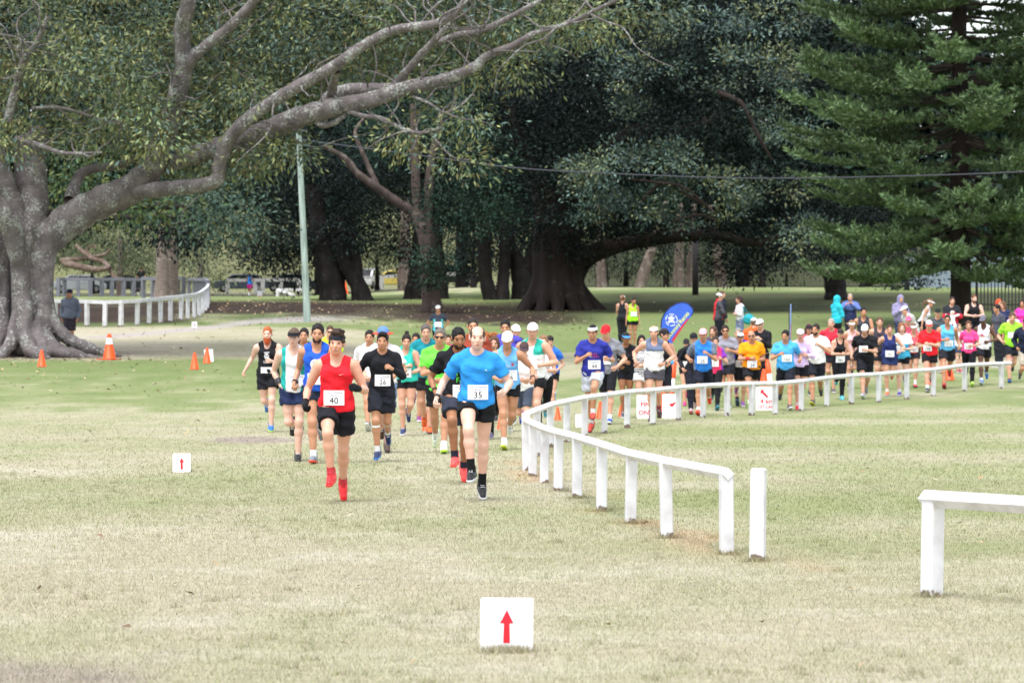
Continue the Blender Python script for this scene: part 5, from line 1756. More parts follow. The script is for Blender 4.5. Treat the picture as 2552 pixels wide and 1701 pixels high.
        m = MB(); V, F = lathe([(.04, -.045), (.046, -.03), (.046, .03), (.04, .045)], 14); m.add(V, F); me = m.mesh('band', True)
    else: raise KeyError(key)
    _proto[key] = me
    return me


def norm(v): v = np.asarray(v, float); return v / (np.linalg.norm(v) + 1e-9)


# leg poses: (hip flex, knee flex, plantar) for the leg that leads / the other, in degrees
LEGS = {'A': ((52, 62, 2), (-6, 14, 6)), 'A2': ((48, 70, 22), (-14, 8, 40)), 'C': ((10, 14, 2), (2, 82, 30)), 'C2': ((14, 12, 0), (-8, 62, 40)), 'D': ((24, 14, -4), (-22, 48, 42)),
        'E': ((18, 30, 4), (-4, 58, 34)), 'S': ((1, 3, 0), (-1, 3, 0)), 'S2': ((4, 10, 2), (-2, 2, 0)), 'W': ((16, 8, -6), (-16, 16, 26)), 'B': ((30, 30, 0), (-4, 10, 6))}
# arms: (flexion, abduction, elbow, inward) person's right, person's left
ARMS = {'run': ((-34, 20, 96, 20), (14, 16, 104, 42)), 'run2': ((-20, 24, 88, 40), (-6, 22, 92, 46)), 'runhi': ((-24, 22, 112, 20), (30, 14, 118, 36)), 'runwide': ((-30, 34, 90, 25), (6, 30, 96, 55)),
        'down': ((4, 9, 14, 10), (2, 9, 12, 10)), 'cross': ((24, 16, 92, 78), (22, 16, 92, 78)), 'face': ((52, 22, 128, 25), (62, 20, 132, 25)), 'pockets': ((-14, 16, 38, 35), (-14, 16, 38, 35)),
        'hips': ((-22, 40, 92, 70), (-22, 40, 92, 70)), 'clasp': ((16, 10, 96, 66), (16, 10, 96, 66)), 'hold': ((30, 12, 110, 50), (30, 12, 110, 50)), 'phone': ((26, 12, 120, 40), (24, 12, 122, 40)), 'drop': ((-34, 22, 60, 15), (14, 18, 100, 40))}

NP = [0]


def person(label, x, d, h=1.75, sex='m', yaw=0, legs='A', lead='R', arms='run', aflip=0, lean=7, twist=0, skin='#c79a7f', hair='short', hc='#2a2019', hat=None, hatc='#f2f2f2', eyes=True, shades=None,
           top='tee', tc='#3366aa', tc2=None, rule=None, bottom='shorts', bc='#1a1b22', blen=None, shoe='#444b55', sole='#e8e8e8', sock=None, bib=None, bibz=None, bibx=0.0, wide=1.0, belly=0.0, air=0.0,
           hy=0, hp=4, ht=0, vox=None, group='runners', glove=None, wrist=None, beard=None, beardc='#3a2a20', extra=None, cat='person', dark=False, legabd=0, brimc=None, bustier=False):
    NP[0] += 1
    S = h / 1.75
    if vox is None: vox = .0115 if d < 52 else (.014 if d < 64 else (.017 if d < 90 else .021))
    fem = sex == 'f'
    X = (x - CX) * d / FPX
    root = empty('person', (X, d, float(gz(X, d))), math.radians(yaw))
    tag(root, label, cat, group)
    rad = math.radians
    pr_ = random.Random(NP[0] * 77 + 5)
    run_ = legs not in ('S', 'S2', 'W', 'B')
    lean = lean + pr_.uniform(-2, 3) if run_ else lean
    twist = twist + pr_.uniform(-9, 9) if run_ else twist
    hy = hy + pr_.uniform(-9, 9); ht = ht + pr_.uniform(-4, 4)
    # --- skeleton
    TR = rotz(rad(twist)) @ rotx(rad(lean))
    def T(p): return TR @ (np.asarray(p, float) * S)
    wsh = (.158 if fem else .182) * wide; hipw = .088 * (1.05 if fem else 1.0)
    ja, jb = LEGS[legs]
    if run_:
        ja = tuple(v_ + pr_.uniform(-6, 6) for v_ in ja); jb = (jb[0] + pr_.uniform(-7, 5), max(6, jb[1] + pr_.uniform(-14, 10)), jb[2] + pr_.uniform(-6, 6))
    J = {}
    low = 1e9
    for s, nm in ((-1, 'R'), (1, 'L')):
        a, k, p = ja if nm == lead else jb
        ab = (-2.5 + legabd)
        hip = np.array([s * hipw * S, 0, -.03 * S])
        th = rotz(rad(-twist * .4)) @ np.array([s * math.sin(rad(ab)), -math.sin(rad(a)), -math.cos(rad(a))])
        kn = hip + norm(th) * .435 * S
        q = a - k
        sh = rotz(rad(-twist * .4)) @ np.array([s * math.sin(rad(ab * .4 - (3.0 if k > 40 else 1.0))), -math.sin(rad(q)), -math.cos(rad(q))])
        an = kn + norm(sh) * .42 * S
        ft = rad(q + 90 - p)
        toe = np.array([s * .10, -math.sin(ft), -math.cos(ft)]); toe = norm(toe)
        upv = norm(-sh - toe * (toe @ -sh)); lat = np.cross(upv, -toe) * 1.0
        FR = np.stack([lat, -toe, upv], 1)
        J[nm] = dict(hip=hip, knee=kn, ankle=an, FR=FR, th=norm(th), sh=norm(sh))
        for pt in ((0, .085, -.09), (0, -.185, -.09), (0, -.1, -.09)):
            low = min(low, (an + FR @ (np.array(pt) * S))[2])
    P0 = np.array([0, 0, -low + air])
    for nm in 'RL':
        for k in ('hip', 'knee', 'ankle'): J[nm][k] = J[nm][k] + P0
    def TP(p): return P0 + T(p)
    am = ARMS[arms] if isinstance(arms, str) else arms
    for s, nm in ((-1, 'R'), (1, 'L')):
        i = (0 if s < 0 else 1) ^ aflip
        a, c, e, r = am[i]
        if run_ and isinstance(arms, str): a += pr_.uniform(-14, 12); c += pr_.uniform(-5, 8); e += pr_.uniform(-16, 14); r += pr_.uniform(-12, 8)
        shd = TP((s * wsh, .012, .418))
        u = TR @ np.array([s * math.sin(rad(c)), -math.sin(rad(a)) * math.cos(rad(c)), -math.cos(rad(a)) * math.cos(rad(c))])
        f = TR @ np.array([-s * math.sin(rad(r)), -math.cos(rad(r)), .15]); f = norm(f - u * (u @ f))
        el = shd + u * .285 * S
        w = math.cos(rad(e)) * u + math.sin(rad(e)) * f
        wr = el + norm(w) * .25 * S
        J[nm].update(sh_=shd, el=el, wr=wr, ua=u, fa=norm(w), fn=f)
    HR = rotz(rad(hy)) @ roty(rad(ht)) @ rotx(rad(lean * .35 + hp))
    HC = TP((0, -.008, .505)) + HR @ (np.array([0, -.012, .145]) * S)
    # --- body primitives
    B = []
    wv = wide
    def e(c, r, k=.04, g='t'): B.append(('e', TP(c), np.array(r) * S, TR, k * S, g))
    def c_(a, b, ra, rb, k=.035, g='t'): B.append(('c', a, b, ra * S, rb * S, k * S, g))
    hw = 1.06 if fem else 1.0
    e((0, .005, .0), (.150 * wv * hw, .108, .115)); e((0, .0, .13), ((.122 if fem else .135) * wv, .098, .14)); e((0, .004, .29), ((.138 if fem else .157) * wv, .112, .165))
    c_(TP((-wsh * .72, .012, .418)), TP((wsh * .72, .012, .418)), .058, .058, .05)
    for s in (-1, 1):
        e((s * .065 * wv, .055, -.03), (.078 * hw, .075, .085), .04)
        c_(TP((s * .025, .015, .525)), TP((s * wsh * .8, .012, .440)), .036, .042, .04)
        if fem: e((s * .066, -.088, .275), (.062, .052, .058), .035)
        else: e((s * .075, -.072, .33), (.075, .038, .058), .04)
    if belly: e((0, -.045 - belly * .3, .11), (.135 * wv, .085 + belly, .14), .05)
    B.append(('c', TP((0, .018, .45)), HC + HR @ (np.array([0, .012, -.055]) * S), .053 * S, .046 * S * (0.9 if fem else 1.03), .025, 'n'))
    for nm in 'RL':
        j = J[nm]
        fw = np.cross(np.array([1, 0, 0]), j['th']); fw = norm(fw); fw = fw if fw[1] < 0 else -fw
        tr = 1.03 if fem else 1.0
        tr *= (wv * .5 + .5)
        c_(j['hip'] + np.array([0, 0, .01]), j['knee'], .086 * tr, .052, .04, 'l')
        c_(j['hip'] * .8 + j['knee'] * .2 + fw * .014 * S, j['hip'] * .35 + j['knee'] * .65 + fw * .012 * S, .074 * tr, .058, .04, 'l')
        c_(j['knee'] + fw * .008 * S, j['knee'] + fw * .008 * S + j['sh'] * .03, .05, .046, .02, 'l')
        fs = np.cross(np.array([1, 0, 0]), j['sh']); fs = norm(fs); fs = fs if fs[1] < 0 else -fs
        m1 = j['knee'] * .68 + j['ankle'] * .32 - fs * .014 * S
        c_(j['knee'], m1, .048, .056, .03, 'l'); c_(m1, j['ankle'] + j['sh'] * .005, .054, .035, .03, 'l')
        af = .88 if fem else 1.0
        af *= (wv * .6 + .4)
        c_(j['sh_'], j['el'], .048 * af, .035 * af, .03, 'a'); c_(j['sh_'] * .55 + j['el'] * .45 + norm(j['fn']) * .008, j['sh_'] * .35 + j['el'] * .65, .044 * af, .04 * af, .03, 'a')
        c_(j['sh_'], j['sh_'] + j['ua'] * .06 * S, .053 * af, .050 * af, .04, 'd')
        c_(j['el'], j['el'] * .7 + j['wr'] * .3, .035 * af, .037 * af, .02, 'a'); c_(j['el'] * .7 + j['wr'] * .3, j['wr'], .037 * af, .024 * af, .02, 'a')
        # hand frame
        n = np.array([-(1 if nm == 'L' else -1), 0, 0.]); n = TR @ n
        n = norm(n - j['fa'] * (j['fa'] @ n)); l = np.cross(n, j['fa'])
        if l[2] < 0 and arms not in ('down', 'pockets'): l = -l
        j['hn'], j['hl'] = n, l
        if not glove:
            B.append(('e', j['wr'] + j['fa'] * .048 * S, np.array([.038, .018, .048]) * S, np.stack([l, n, j['fa']], 1), .018 * S, 'h'))
    for pr in HEAD:
        if pr[0] == 'e': B.append(('e', HC + HR @ (np.array(pr[1]) * S), np.array(pr[2]) * S, HR, pr[3] * S, 'H'))
        else: B.append(('c', HC + HR @ (np.array(pr[1]) * S), HC + HR @ (np.array(pr[2]) * S), pr[3] * S, pr[4] * S, pr[5] * S, 'H'))
    allp = np.array([HC + [0, 0, .14], HC] + [J[n][k] for n in 'RL' for k in ('ankle', 'knee', 'el', 'wr', 'sh_')] + [J[n]['wr'] + J[n]['fa'] * .1 for n in 'RL'])
    lo, hi = allp.min(0) - .17, allp.max(0) + .17
    lo[1] = min(lo[1], P0[1] - .26); hi[1] = max(hi[1], P0[1] + .22)

    def lay(v, groups, off=0.0, kk=1.0):
        for b in B:
            if b[5 if b[0] == 'e' else 6] in groups:
                if b[0] == 'e': v.ell(b[1], b[2], b[3], b[4] * kk, off)
                else: v.cone(b[1], b[2], b[3], b[4], b[5] * kk, off=off)
    v = Vol(lo, hi, vox)
    lay(v, 'tnladhH')
    V, F = v.mesh()
    # --- fingers: four curled fingers and a thumb rooted in each palm
    fm = MB()
    for nm in 'RL':
        j = J[nm]; w, n, l = j['fa'], j['hn'], j['hl']
        op = arms in ('down', 'pockets')
        hb = MB()
        for q, (lt, ln) in enumerate(((.028, .92), (.010, 1.0), (-.009, .95), (-.027, .78))):
            p0 = j['wr'] + (w * .080 + l * lt - n * .0) * S
            if op: dirs = [(w * .95 + n * .25), (w * .8 + n * .55), (w * .5 + n * .8)]
            else: dirs = [(w * .55 + n * .83), (n * .93 - w * .35), (-w * .85 + n * .35)]
            pts = [p0 - w * .02 * S, p0]
            for dv, sl in zip(dirs, (.036, .026, .02)): pts.append(pts[-1] + norm(dv) * sl * ln * S)
            r0 = .0095 * S * (1.15 if glove else 1)
            hb.tube([tuple(z) for z in pts], [r0, r0, r0 * .95, r0 * .88, r0 * .7], 6)
        b0 = j['wr'] + (w * .028 + l * .03) * S
        pts = [b0 - l * .012 * S, b0 + (w * .02 + l * .012 + n * .012) * S, b0 + (w * .045 + l * .006 + n * .03) * S, b0 + (w * .062 - l * .008 + n * .038) * S]
        hb.tube([tuple(z) for z in pts], [.011 * S, .011 * S, .0095 * S, .007 * S], 6)
        if glove:
            gv = Vol(j['wr'] - .14, j['wr'] + .16, .009)
            gv.ell(j['wr'] + w * .05 * S, np.array([.042, .024, .052]) * S, np.stack([l, n, w], 1), .02); gv.cone(j['wr'] - w * .055 * S, j['wr'] + w * .02, .036 * S, .034 * S, .02, cut0=True)
            gV, gF = gv.mesh(); hb.add(gV, [list(map(int, f)) for f in gF])
            me = hb.mesh('glove', True); link('glove', me, cloth(glove), root)
        else:
            fm.add(hb.V, hb.F)
    if fm.V:
        n0 = len(V)
        FV = np.array(fm.V); quads = [f for f in fm.F if len(f) == 4]
        V = np.vstack([V, FV]); F = np.vstack([F, np.array(quads) + n0])
    link('body', mesh_np('body', V, F), skinm(skin), root)

    # --- clothing
    def zt(p): return TP(p)
    upn = TR @ np.array([0, 0, 1.0])
    def garment(name, fn, glo, ghi, color, hh=None, tc2=None, rule=None):
        g = Vol(glo, ghi, hh or vox)
        fn(g)
        V, F = g.mesh()
        if len(F) == 0: return None
        me = mesh_np(name, V, F)
        mt = cloth(color)
        o = link(name, me, mt, root)
        if tc2:
            me.materials.append(cloth(tc2))
            cen = V[F].mean(1)
            loc = ((cen - P0) @ TR) / S
            if rule == 'side': mi = np.abs(loc[:, 0]) > .098 * wv
            elif rule == 'flank': mi = (np.abs(loc[:, 0]) > .085) & (np.abs(loc[:, 0]) < .16) & (loc[:, 2] < .33)
            elif rule == 'yoke': mi = loc[:, 2] > .315
            elif rule == 'low': mi = loc[:, 2] < .27
            elif rule == 'sleeve': mi = (np.abs(loc[:, 0]) > wsh * .86)
            elif rule == 'stripe': mi = np.sin(loc[:, 2] * 130) > .25
            elif rule == 'half': mi = loc[:, 0] < -.02
            elif rule == 'panel': mi = (np.abs(loc[:, 0]) < .07) & (loc[:, 2] < .34) & (loc[:, 1] < 0)
            elif rule == 'trim': mi = (loc[:, 2] > .30) & (loc[:, 1] < 0) & (np.abs(loc[:, 0]) > .055)
            else: mi = np.zeros(len(cen), bool)
            me.polygons.foreach_set('material_index', mi.astype(np.int32))
        return o
    tlo = np.minimum(TP((-.36, -.32, -.22)), TP((.36, .3, .62))) - .05; thi = np.maximum(TP((-.36, -.32, -.22)), TP((.36, .3, .62))) + .05
    tlo[:2] = np.minimum(tlo[:2], -.42 * S); thi[:2] = np.maximum(thi[:2], .42 * S)
    for nm in 'RL':
        for k in ('el', 'wr'):
            if top in ('long', 'jacket', 'hoodie') or k == 'el':
                tlo = np.minimum(tlo, J[nm][k] - .09); thi = np.maximum(thi, J[nm][k] + .09)
    loose = {'tee': .013, 'singlet': .010, 'long': .009, 'jacket': .026, 'hoodie': .028, 'crop': .007, 'racer': .007}[top]
    hem = {'tee': -.075, 'singlet': -.06, 'long': -.05, 'jacket': -.10, 'hoodie': -.09, 'crop': .17, 'racer': -.03}[top]
    ph = NP[0] * 1.37

    def f_top(g):
        lay(g, 't', loose * S, 1.2)
        if top in ('tee', 'long', 'jacket', 'hoodie'): lay(g, 'd', loose * .7 * S, 1.2)
        if top in ('tee', 'singlet', 'jacket', 'hoodie', 'racer', 'long'):
            g.ell(TP((0, .006, .0)), np.array([.158 * wv * hw, .118, .17]) * S, TR, .05 * S, (.021 if top in ('tee', 'singlet', 'jacket', 'hoodie') else .006) + (.008 if bottom in ('shorts', 'cargo', 'pants', 'jeans') else 0))
        if top in ('tee', 'singlet', 'jacket', 'hoodie'):
            g.ell(TP((0, .0, .10)), np.array([.142 * wv * (1.02 if fem else 1.0), .108 + belly * .6, .26]) * S, TR, .05 * S, loose)
        for nm in 'RL':
            j = J[nm]
            if top == 'tee':
                q = j['sh_'] + j['ua'] * (.165 if fem else .19) * S
                g.cone(j['sh_'] - j['ua'] * .0, q, .059 * S * (wv * .5 + .5), .069 * S * (wv * .5 + .5), .045 * S, cut=True)
            elif top in ('long', 'jacket', 'hoodie'):
                o_ = .010 if top == 'long' else .024
                g.cone(j['sh_'], j['el'], .053 * S, .041 * S, .04 * S, off=o_); g.cone(j['el'], j['wr'] - j['fa'] * .01, .042 * S, .030 * S, .03 * S, cut=True, off=o_)
        if top in ('tee', 'long', 'jacket', 'hoodie'):
            g.sub_ell(TP((0, -.045, .545)), np.array([.078, .11, .082]) * S, TR)
        if top in ('singlet', 'racer', 'crop'):
            g.sub_ell(TP((0, -.075, .52)), np.array([.072, .115, .125 if top != 'singlet' else .115]) * S, TR)
            g.sub_ell(TP((0, .10, .56)), np.array([.065, .09, .10]) * S, TR)
            for s in (-1, 1):
                g.sub_ell(TP((s * (wsh + (.018 if top == 'singlet' else .0)), .0, .40)), np.array([.062 if top == 'singlet' else .068, .16, .125]) * S, TR)
        g.plane(TP((0, 0, hem)), -upn)
        g.wrinkle((.0035 if top in ('long', 'racer', 'crop') else .0072), 27, ph)
    ts = garment('hoodie' if top == 'hoodie' else ('jacket' if top == 'jacket' else ('singlet' if top in ('singlet', 'racer', 'crop') else 'shirt')), f_top, tlo, thi, tc, None, tc2, rule)

    blo = P0 + np.array([-.34, -.6, -1.02]) * S; bhi = P0 + np.array([.34, .5, .3]) * S
    for nm in 'RL':
        for k in ('knee', 'ankle'):
            blo = np.minimum(blo, J[nm][k] - .14) if bottom in ('leggings', 'pants', 'jeans') or k == 'knee' else blo
            bhi = np.maximum(bhi, J[nm][k] + .14) if bottom in ('leggings', 'pants', 'jeans') or k == 'knee' else bhi
    blo[2] = max(blo[2], P0[2] - (1.05 if bottom in ('leggings', 'pants', 'jeans') else .58) * S)
    frac = blen if blen is not None else {'shorts': .55, 'tight': .78, 'brief': .28, 'cargo': .98, 'skirt': .4}.get(bottom, 1)

    def f_bot(g):
        tight = bottom in ('tight', 'leggings', 'brief')
        off = .006 if tight else .014
        for b in B:
            if b[0] == 'e' and b[5] == 't' and (b[1] - P0) @ upn < .15 * S: g.ell(b[1], b[2], b[3], b[4], off)
        for nm in 'RL':
            j = J[nm]; hp_ = j['hip'] + np.array([0, 0, .01])
            end = hp_ + (j['knee'] - hp_) * min(frac, 1.0)
            sc_ = (wv * .5 + .5)
            if tight and bottom != 'leggings':
                r1 = .086 + (.052 - .086) * frac
                g.cone(hp_, end, .088 * S * sc_, (r1 + .006) * S * sc_, .035 * S, cut=True, off=.006)
                fwd = norm(np.array([0, -1, 0.]) - j['th'] * (-j['th'][1]))
                g.cone(hp_ + fwd * .014 * S, end + fwd * .010 * S, .078 * S * sc_, (r1 + .004) * S, .03 * S, cut=True, off=.006)
            elif bottom == 'leggings':
                lay(g, 'l', .0065 * S)
            elif bottom in ('pants', 'jeans'):
                g.cone(hp_, j['knee'], .094 * S, .072 * S, .04 * S, off=.01); g.cone(j['knee'], j['ankle'] + j['sh'] * .02, .070 * S, .062 * S, .03 * S, cut=True, off=.008)
            else:
                g.cone(hp_, end, .094 * S * sc_, (.098 if bottom != 'skirt' else .115) * S * sc_, .03 * S, cut=True, off=.010)
        g.plane(P0 + upn * (.0 if top in ('tee', 'singlet', 'jacket', 'hoodie', 'long') else .085) * S, upn)
        if bottom == 'leggings':
            for nm in 'RL': pass
        g.wrinkle(.002 if tight else .0075, 31, ph + 1)
    garment({'leggings': 'leggings', 'pants': 'trousers', 'jeans': 'jeans', 'skirt': 'skirt'}.get(bottom, 'shorts'), f_bot, blo, bhi, bc)

    # --- shoes and socks
    for nm in 'RL':
        j = J[nm]
        M = m4(j['FR'], j['ankle'], S)
        so = link('shoe', proto('shoe'), rubber(shoe), root, M)
        sl = link('sole', proto('sole'), rubber(sole), so)
        if d < 70:
            lc = link('laces', proto('laces'), rubber('#dddddd' if shoe < '#8' else '#333333'), so)
        if sock:
            ln = .075 if len(sock) == 7 else .13
            col = sock[:7]
            V, F = tube_np([j['ankle'] + j['sh'] * .01, j['ankle'] - j['sh'] * ln * .5 * S, j['ankle'] - j['sh'] * ln * S], [.041 * S, .042 * S, .043 * S], 12)
            link('sock', mesh_np('sock', V, F), cloth(col), root)
    # --- head things
    HM = m4(HR, HC, S)
    if hair and hair != 'none': link('hair', proto(hair), hairm(hc), root, HM)
    if beard: link('beard', proto(beard), hairm(beardc), root, HM)
    if hat in ('cap', 'capback'):
        M = HM if hat == 'cap' else HM @ Matrix.Rotation(math.pi, 4, 'Z')
        co = link('cap', proto('cap_dome'), cloth(hatc), root, M); link('brim', proto('brim'), cloth(brimc or hatc), co)
    elif hat == 'visor':
        co = link('visor', proto('visor_band'), cloth(hatc), root, HM); link('brim', proto('brim'), cloth(brimc or hatc), co)
    elif hat == 'sunhat':
        co = link('hat', proto('cap_dome'), cloth(hatc), root, HM); link('brim', proto('wide_brim'), cloth(brimc or hatc), co)
    elif hat: link({'headband': 'headband', 'beanie': 'beanie', 'hood_up': 'hood', 'hood_back': 'hood'}[hat], proto(hat), cloth(hatc), root, HM)
    if shades: link(shades, proto(shades), mat_plain('#101114', .12, .05, name='lens'), root, HM)
    if abs(yaw + hy) < 110 and d < 120:
        dk = mat_plain('#1c1310', .3, .05, name='eye_dark')
        for s in (-1, 1):
            if not shades or shades == 'glasses': link('eye', proto('eye'), dk, root, HM @ Matrix.Translation((s * .031, -.083, .004)))
            if not (hat in ('cap', 'visor', 'sunhat')) and shades != 'sunglasses': link('eyebrow', proto('brow'), hairm(hc if hair != 'none' else '#6b5a4c'), root, HM @ Matrix.Translation((s * .033, -.083, .026)))
        link('mouth', proto('mouth'), skinm('#9c5a50' if not dark else '#6b3d36'), root, HM)
    # --- things on the wrist
    if wrist:
        for nm, kind, col in wrist:
            j = J[nm]; R_ = np.stack([j['hl'], -j['hn'], j['fa']], 1)
            link('wristwatch' if kind == 'watch' else 'wristband', proto(kind), rubber(col), root, m4(R_, j['wr'] - j['fa'] * (.03 if kind == 'watch' else .06) * S, S))
    # --- race number and prints follow the shirt front
    info = dict(root=root, TP=TP, TR=TR, S=S, J=J, P0=P0, HM=HM)
    if ts is not None:
        tv = np.empty(len(ts.data.vertices) * 3, np.float32); ts.data.vertices.foreach_get('co', tv); tv = tv.reshape(-1, 3)
        info['shirt'] = ((tv - P0) @ TR) / S
    def front(u, z, info=info):
        q = info['shirt']; m = (np.abs(q[:, 0] - u) < .035) & (np.abs(q[:, 2] - z) < .035) & (q[:, 1] < .02)
        return (q[m, 1].min() if m.any() else -.13)
    def curved(pts, off, cx, cz, w):
        """(u,v) on the chest -> points on a gently curved sheet laid against the shirt"""
        out = []
        yc = min(front(cx, cz), front(cx, cz + .05) , front(cx, cz - .05))
        for u, vv in pts:
            out.append(tuple(TP((cx + u, yc - off + 1.35 * (u + cx) ** 2 - 1.35 * cx ** 2 * 1.0, cz + vv))))
        return out
    info['curved'] = curved; info['front'] = front
    if bib is not None and ts is not None:
        cz = bibz if bibz is not None else .17
        w, hh = .21 / S, .152 / S
        us = np.linspace(-w / 2, w / 2, 9)
        pts = [(u, vv) for vv in (-hh / 2, 0, hh / 2) for u in us]
        Vb = curved(pts, .010, bibx, cz, w)
        Fb = [[r * 9 + i, r * 9 + i + 1, (r + 1) * 9 + i + 1, (r + 1) * 9 + i] for r in range(2) for i in range(8)]
        m = MB(); m.add(Vb, Fb); bo = m.build('race_bib', mat_plain('#f3f3f6', .6, .02, name='paper'), root, True)
        def letter(body, size, dz, col, squash=1.0):
            TV, TF = text_mesh(body)
            if len(TV) == 0: return
            P = curved([(a * size * squash, b * size + dz) for a, b, _ in TV], .0135, bibx, cz, w)
            me = bpy.data.meshes.new('lettering'); me.from_pydata(P, [], TF); me.update()
            link('lettering', me, mat_plain(col, .6, .03, name='ink'), bo)
        if d < 62:
            letter('S.Sri Chinmoy', .030, .052, '#6a6a90'); letter('Races', .030, .026, '#6a6a90')
        if bib: letter(bib, .092, -.030, '#17171c')
    info['ts'] = ts
    return info


def shirt_text(inf, body, size, u, z, col, squash=1.0, bold=0.0):
    TV, TF = text_mesh(body)
    P = inf['curved']([(a * size * squash, b * size) for a, b, _ in TV], .0075, u, z, .2)
    me = bpy.data.meshes.new('print'); me.from_pydata(P, [], TF); me.update()
    return link('print', me, mat_plain(col, .7, .03, name='shirt_ink'), inf['ts'])


def shirt_shape(inf, polys, u, z, col, off=.0075):
    m = MB()
    for pl in polys:
        P = inf['curved'](pl, off, u, z, .2)
        m.add(P, [list(range(len(P)))])
    me = bpy.data.meshes.new('print'); me.from_pydata(m.V, [], m.F); me.update()
    return link('print', me, mat_plain(col, .7, .03, name='shirt_ink'), inf['ts'])


def disc(cx, cz, r, n=14, sx=1.0):
    return [(cx + sx * r * math.cos(2 * math.pi * k / n), cz + r * math.sin(2 * math.pi * k / n)) for k in range(n)]


PALE, FAIR, TAN, BROWN, DEEP = '#d9b3a0', '#cfa088', '#bb8a6c', '#96684a', '#5f4130'
# ------------------------------------------------------------------ the leading pack
SR = 'runners in the leading pack'
q = person('runner in red singlet 40 with black gloves and headband', 838, 34.6, 1.73, legs='A', lead='R', arms=((-14, 24, 74, 14), (-2, 24, 108, 16)), lean=6, skin=FAIR, hair='messy', hc='#3a2b22', hat='headband', hatc='#1c1f2a', top='singlet', tc='#e01f2c',
           bc='#15161d', blen=.62, shoe='#e5262b', sole='#e5392f', sock='#c8404a', bib='40', bibz=.10, bibx=-.015, glove='#15161a', group=SR, hp=2, hy=-4)
shirt_shape(q, [[(-.03, .004), (-.02, -.006), (.03, .014), (-.016, .0)]], .065, .335, '#f0d0d0')
q = person('runner in bright blue tee with bib 35 and balding head', 1187, 35.0, 1.76, legs='A', lead='R', arms=((-20, 32, 62, 12), (2, 34, 84, 30)), lean=5, skin=PALE, hair='fringe', hc='#4a3a30', top='tee', tc='#2d8fdd', bc='#101116', blen=.42,
           shoe='#17181c', sole='#c8cacd', sock='#121215x', bib='35', bibz=.105, bibx=.01, wrist=[('R', 'watch', '#22252c')], group=SR, hy=8, hp=2)
shirt_shape(q, [[(-.015, 0), (.0, .008), (.02, -.012), (.005, -.006)]], .09, .33, '#bfe0f5')
q = person('dark skinned runner in black tee with green letters behind bib 35', 1143, 39.0, 1.77, legs='A', lead='R', arms='run2', lean=7, skin=BROWN, hair='short', hc='#0e0c0c', top='tee', tc='#15161b', bc='#2b2f3d', blen=.75,
           shoe='#f0524f', sole='#e8453f', sock='#23263a', bib='', bibz=.06, bibx=.04, wrist=[('R', 'watch', '#20232a')], group=SR, hp=12, hy=6, dark=True, beard='stubble', beardc='#2a1b15')
shirt_text(q, 'TO', .085, .02, .26, '#49d13c'); shirt_text(q, 'FA', .085, .02, .185, '#49d13c')
q = person('runner in black tee with bib 26 and white knee straps', 951, 45.2, 1.69, legs='E', lead='R', arms='runhi', lean=6, skin=TAN, hair='quiff', hc='#121012', top='long', tc='#15161c', bc='#1d1f29', blen=.72,
           shoe='#1f2f57', sole='#3a78c8', sock='#e8e8ea', bib='26', bibz=.12, bibx=0, wrist=[('L', 'watch', '#26282d')], group=SR, air=.03, wide=1.04)
for nm in 'RL':
    j = q['J'][nm]
    V, F = tube_np([j['knee'] + j['sh'] * .055, j['knee'] + j['sh'] * .085], [.056, .055], 14)
    link('knee_strap', mesh_np('knee_strap', V, F), cloth('#e6e2dc'), q['root'])
q = person('bearded stubble runner in royal blue singlet behind the red singlet', 792, 44.8, 1.86, legs='C', lead='R', arms='run', aflip=0, lean=5, skin=TAN, hair='short', hc='#1c1512', top='singlet', tc='#2257c2', bc='#1f2435', blen=.42,
           shoe='#7d838c', sole='#d9482a', sock='#e9e9ec', bib='', bibz=.10, wrist=[('R', 'watch', '#23262c')], group=SR, beard='stubble', beardc='#2a1d17', hp=5)
shirt_shape(q, [disc(0, 0, .065)], .0, .28, '#e8ecf4'); shirt_shape(q, [disc(0, .005, .035), [(-.02, -.05), (.03, -.05), (.02, -.02), (-.02, -.02)]], 0.0, .28, '#2257c2', .010)
q = person('pale runner in white and teal singlet with black visor', 733, 45.6, 1.80, legs='C', lead='L', arms='run2', lean=7, skin=PALE, hair='crop', hc='#5b4a3c', hat='visor', hatc='#17181d', top='singlet', tc='#e9ebef', tc2='#1f9b93', rule='side',
           bc='#1f2a4c', blen=.5, shoe='#1c1d20', sole='#3a3b3f', bib='1', bibz=.10, bibx=.05, wrist=[('R', 'band', '#2a2730')], group=SR, hy=3)
q = person('red bearded man in black sleeveless top with white face print', 668, 58, 1.80, legs='C', lead='L', arms='drop', lean=4, skin=PALE, hair='crop', hc='#a85a2c', top='singlet', tc='#16171c', bc='#1a1b22', blen=.55, shoe='#2a6fc4', sole='#a8d048',
           bib=None, group=SR, beard='beard', beardc='#a8481c', wide=1.0)
shirt_shape(q, [disc(0, .02, .05, 12, .8), [(-.045, .085), (.045, .095), (.045, .078), (-.045, .070)], [(-.06, -.06), (.06, -.06), (.06, -.07), (-.06, -.07)], [(-.05, -.085), (.05, -.085), (.05, -.093), (-.05, -.093)]], 0, .27, '#dfe0e4')
shirt_shape(q, [disc(-.014, .03, .012, 8), disc(.02, .03, .012, 8), [(-.02, -.01), (.03, -.01), (.02, -.022), (-.015, -.022)]], 0, .27, '#16171c', .010)
shirt_shape(q, [[(-.10, -.05), (.10, -.05), (.10, .05), (-.10, .05)]], .0, .06, '#ececef', .009)
person('runner mostly hidden behind the black visor runner', 757, 57, 1.76, legs='C', lead='R', arms='run', skin=TAN, hair='short', hc='#201814', top='tee', tc='#17181e', bc='#181920', shoe='#22242c', sole='#444444', group=SR)
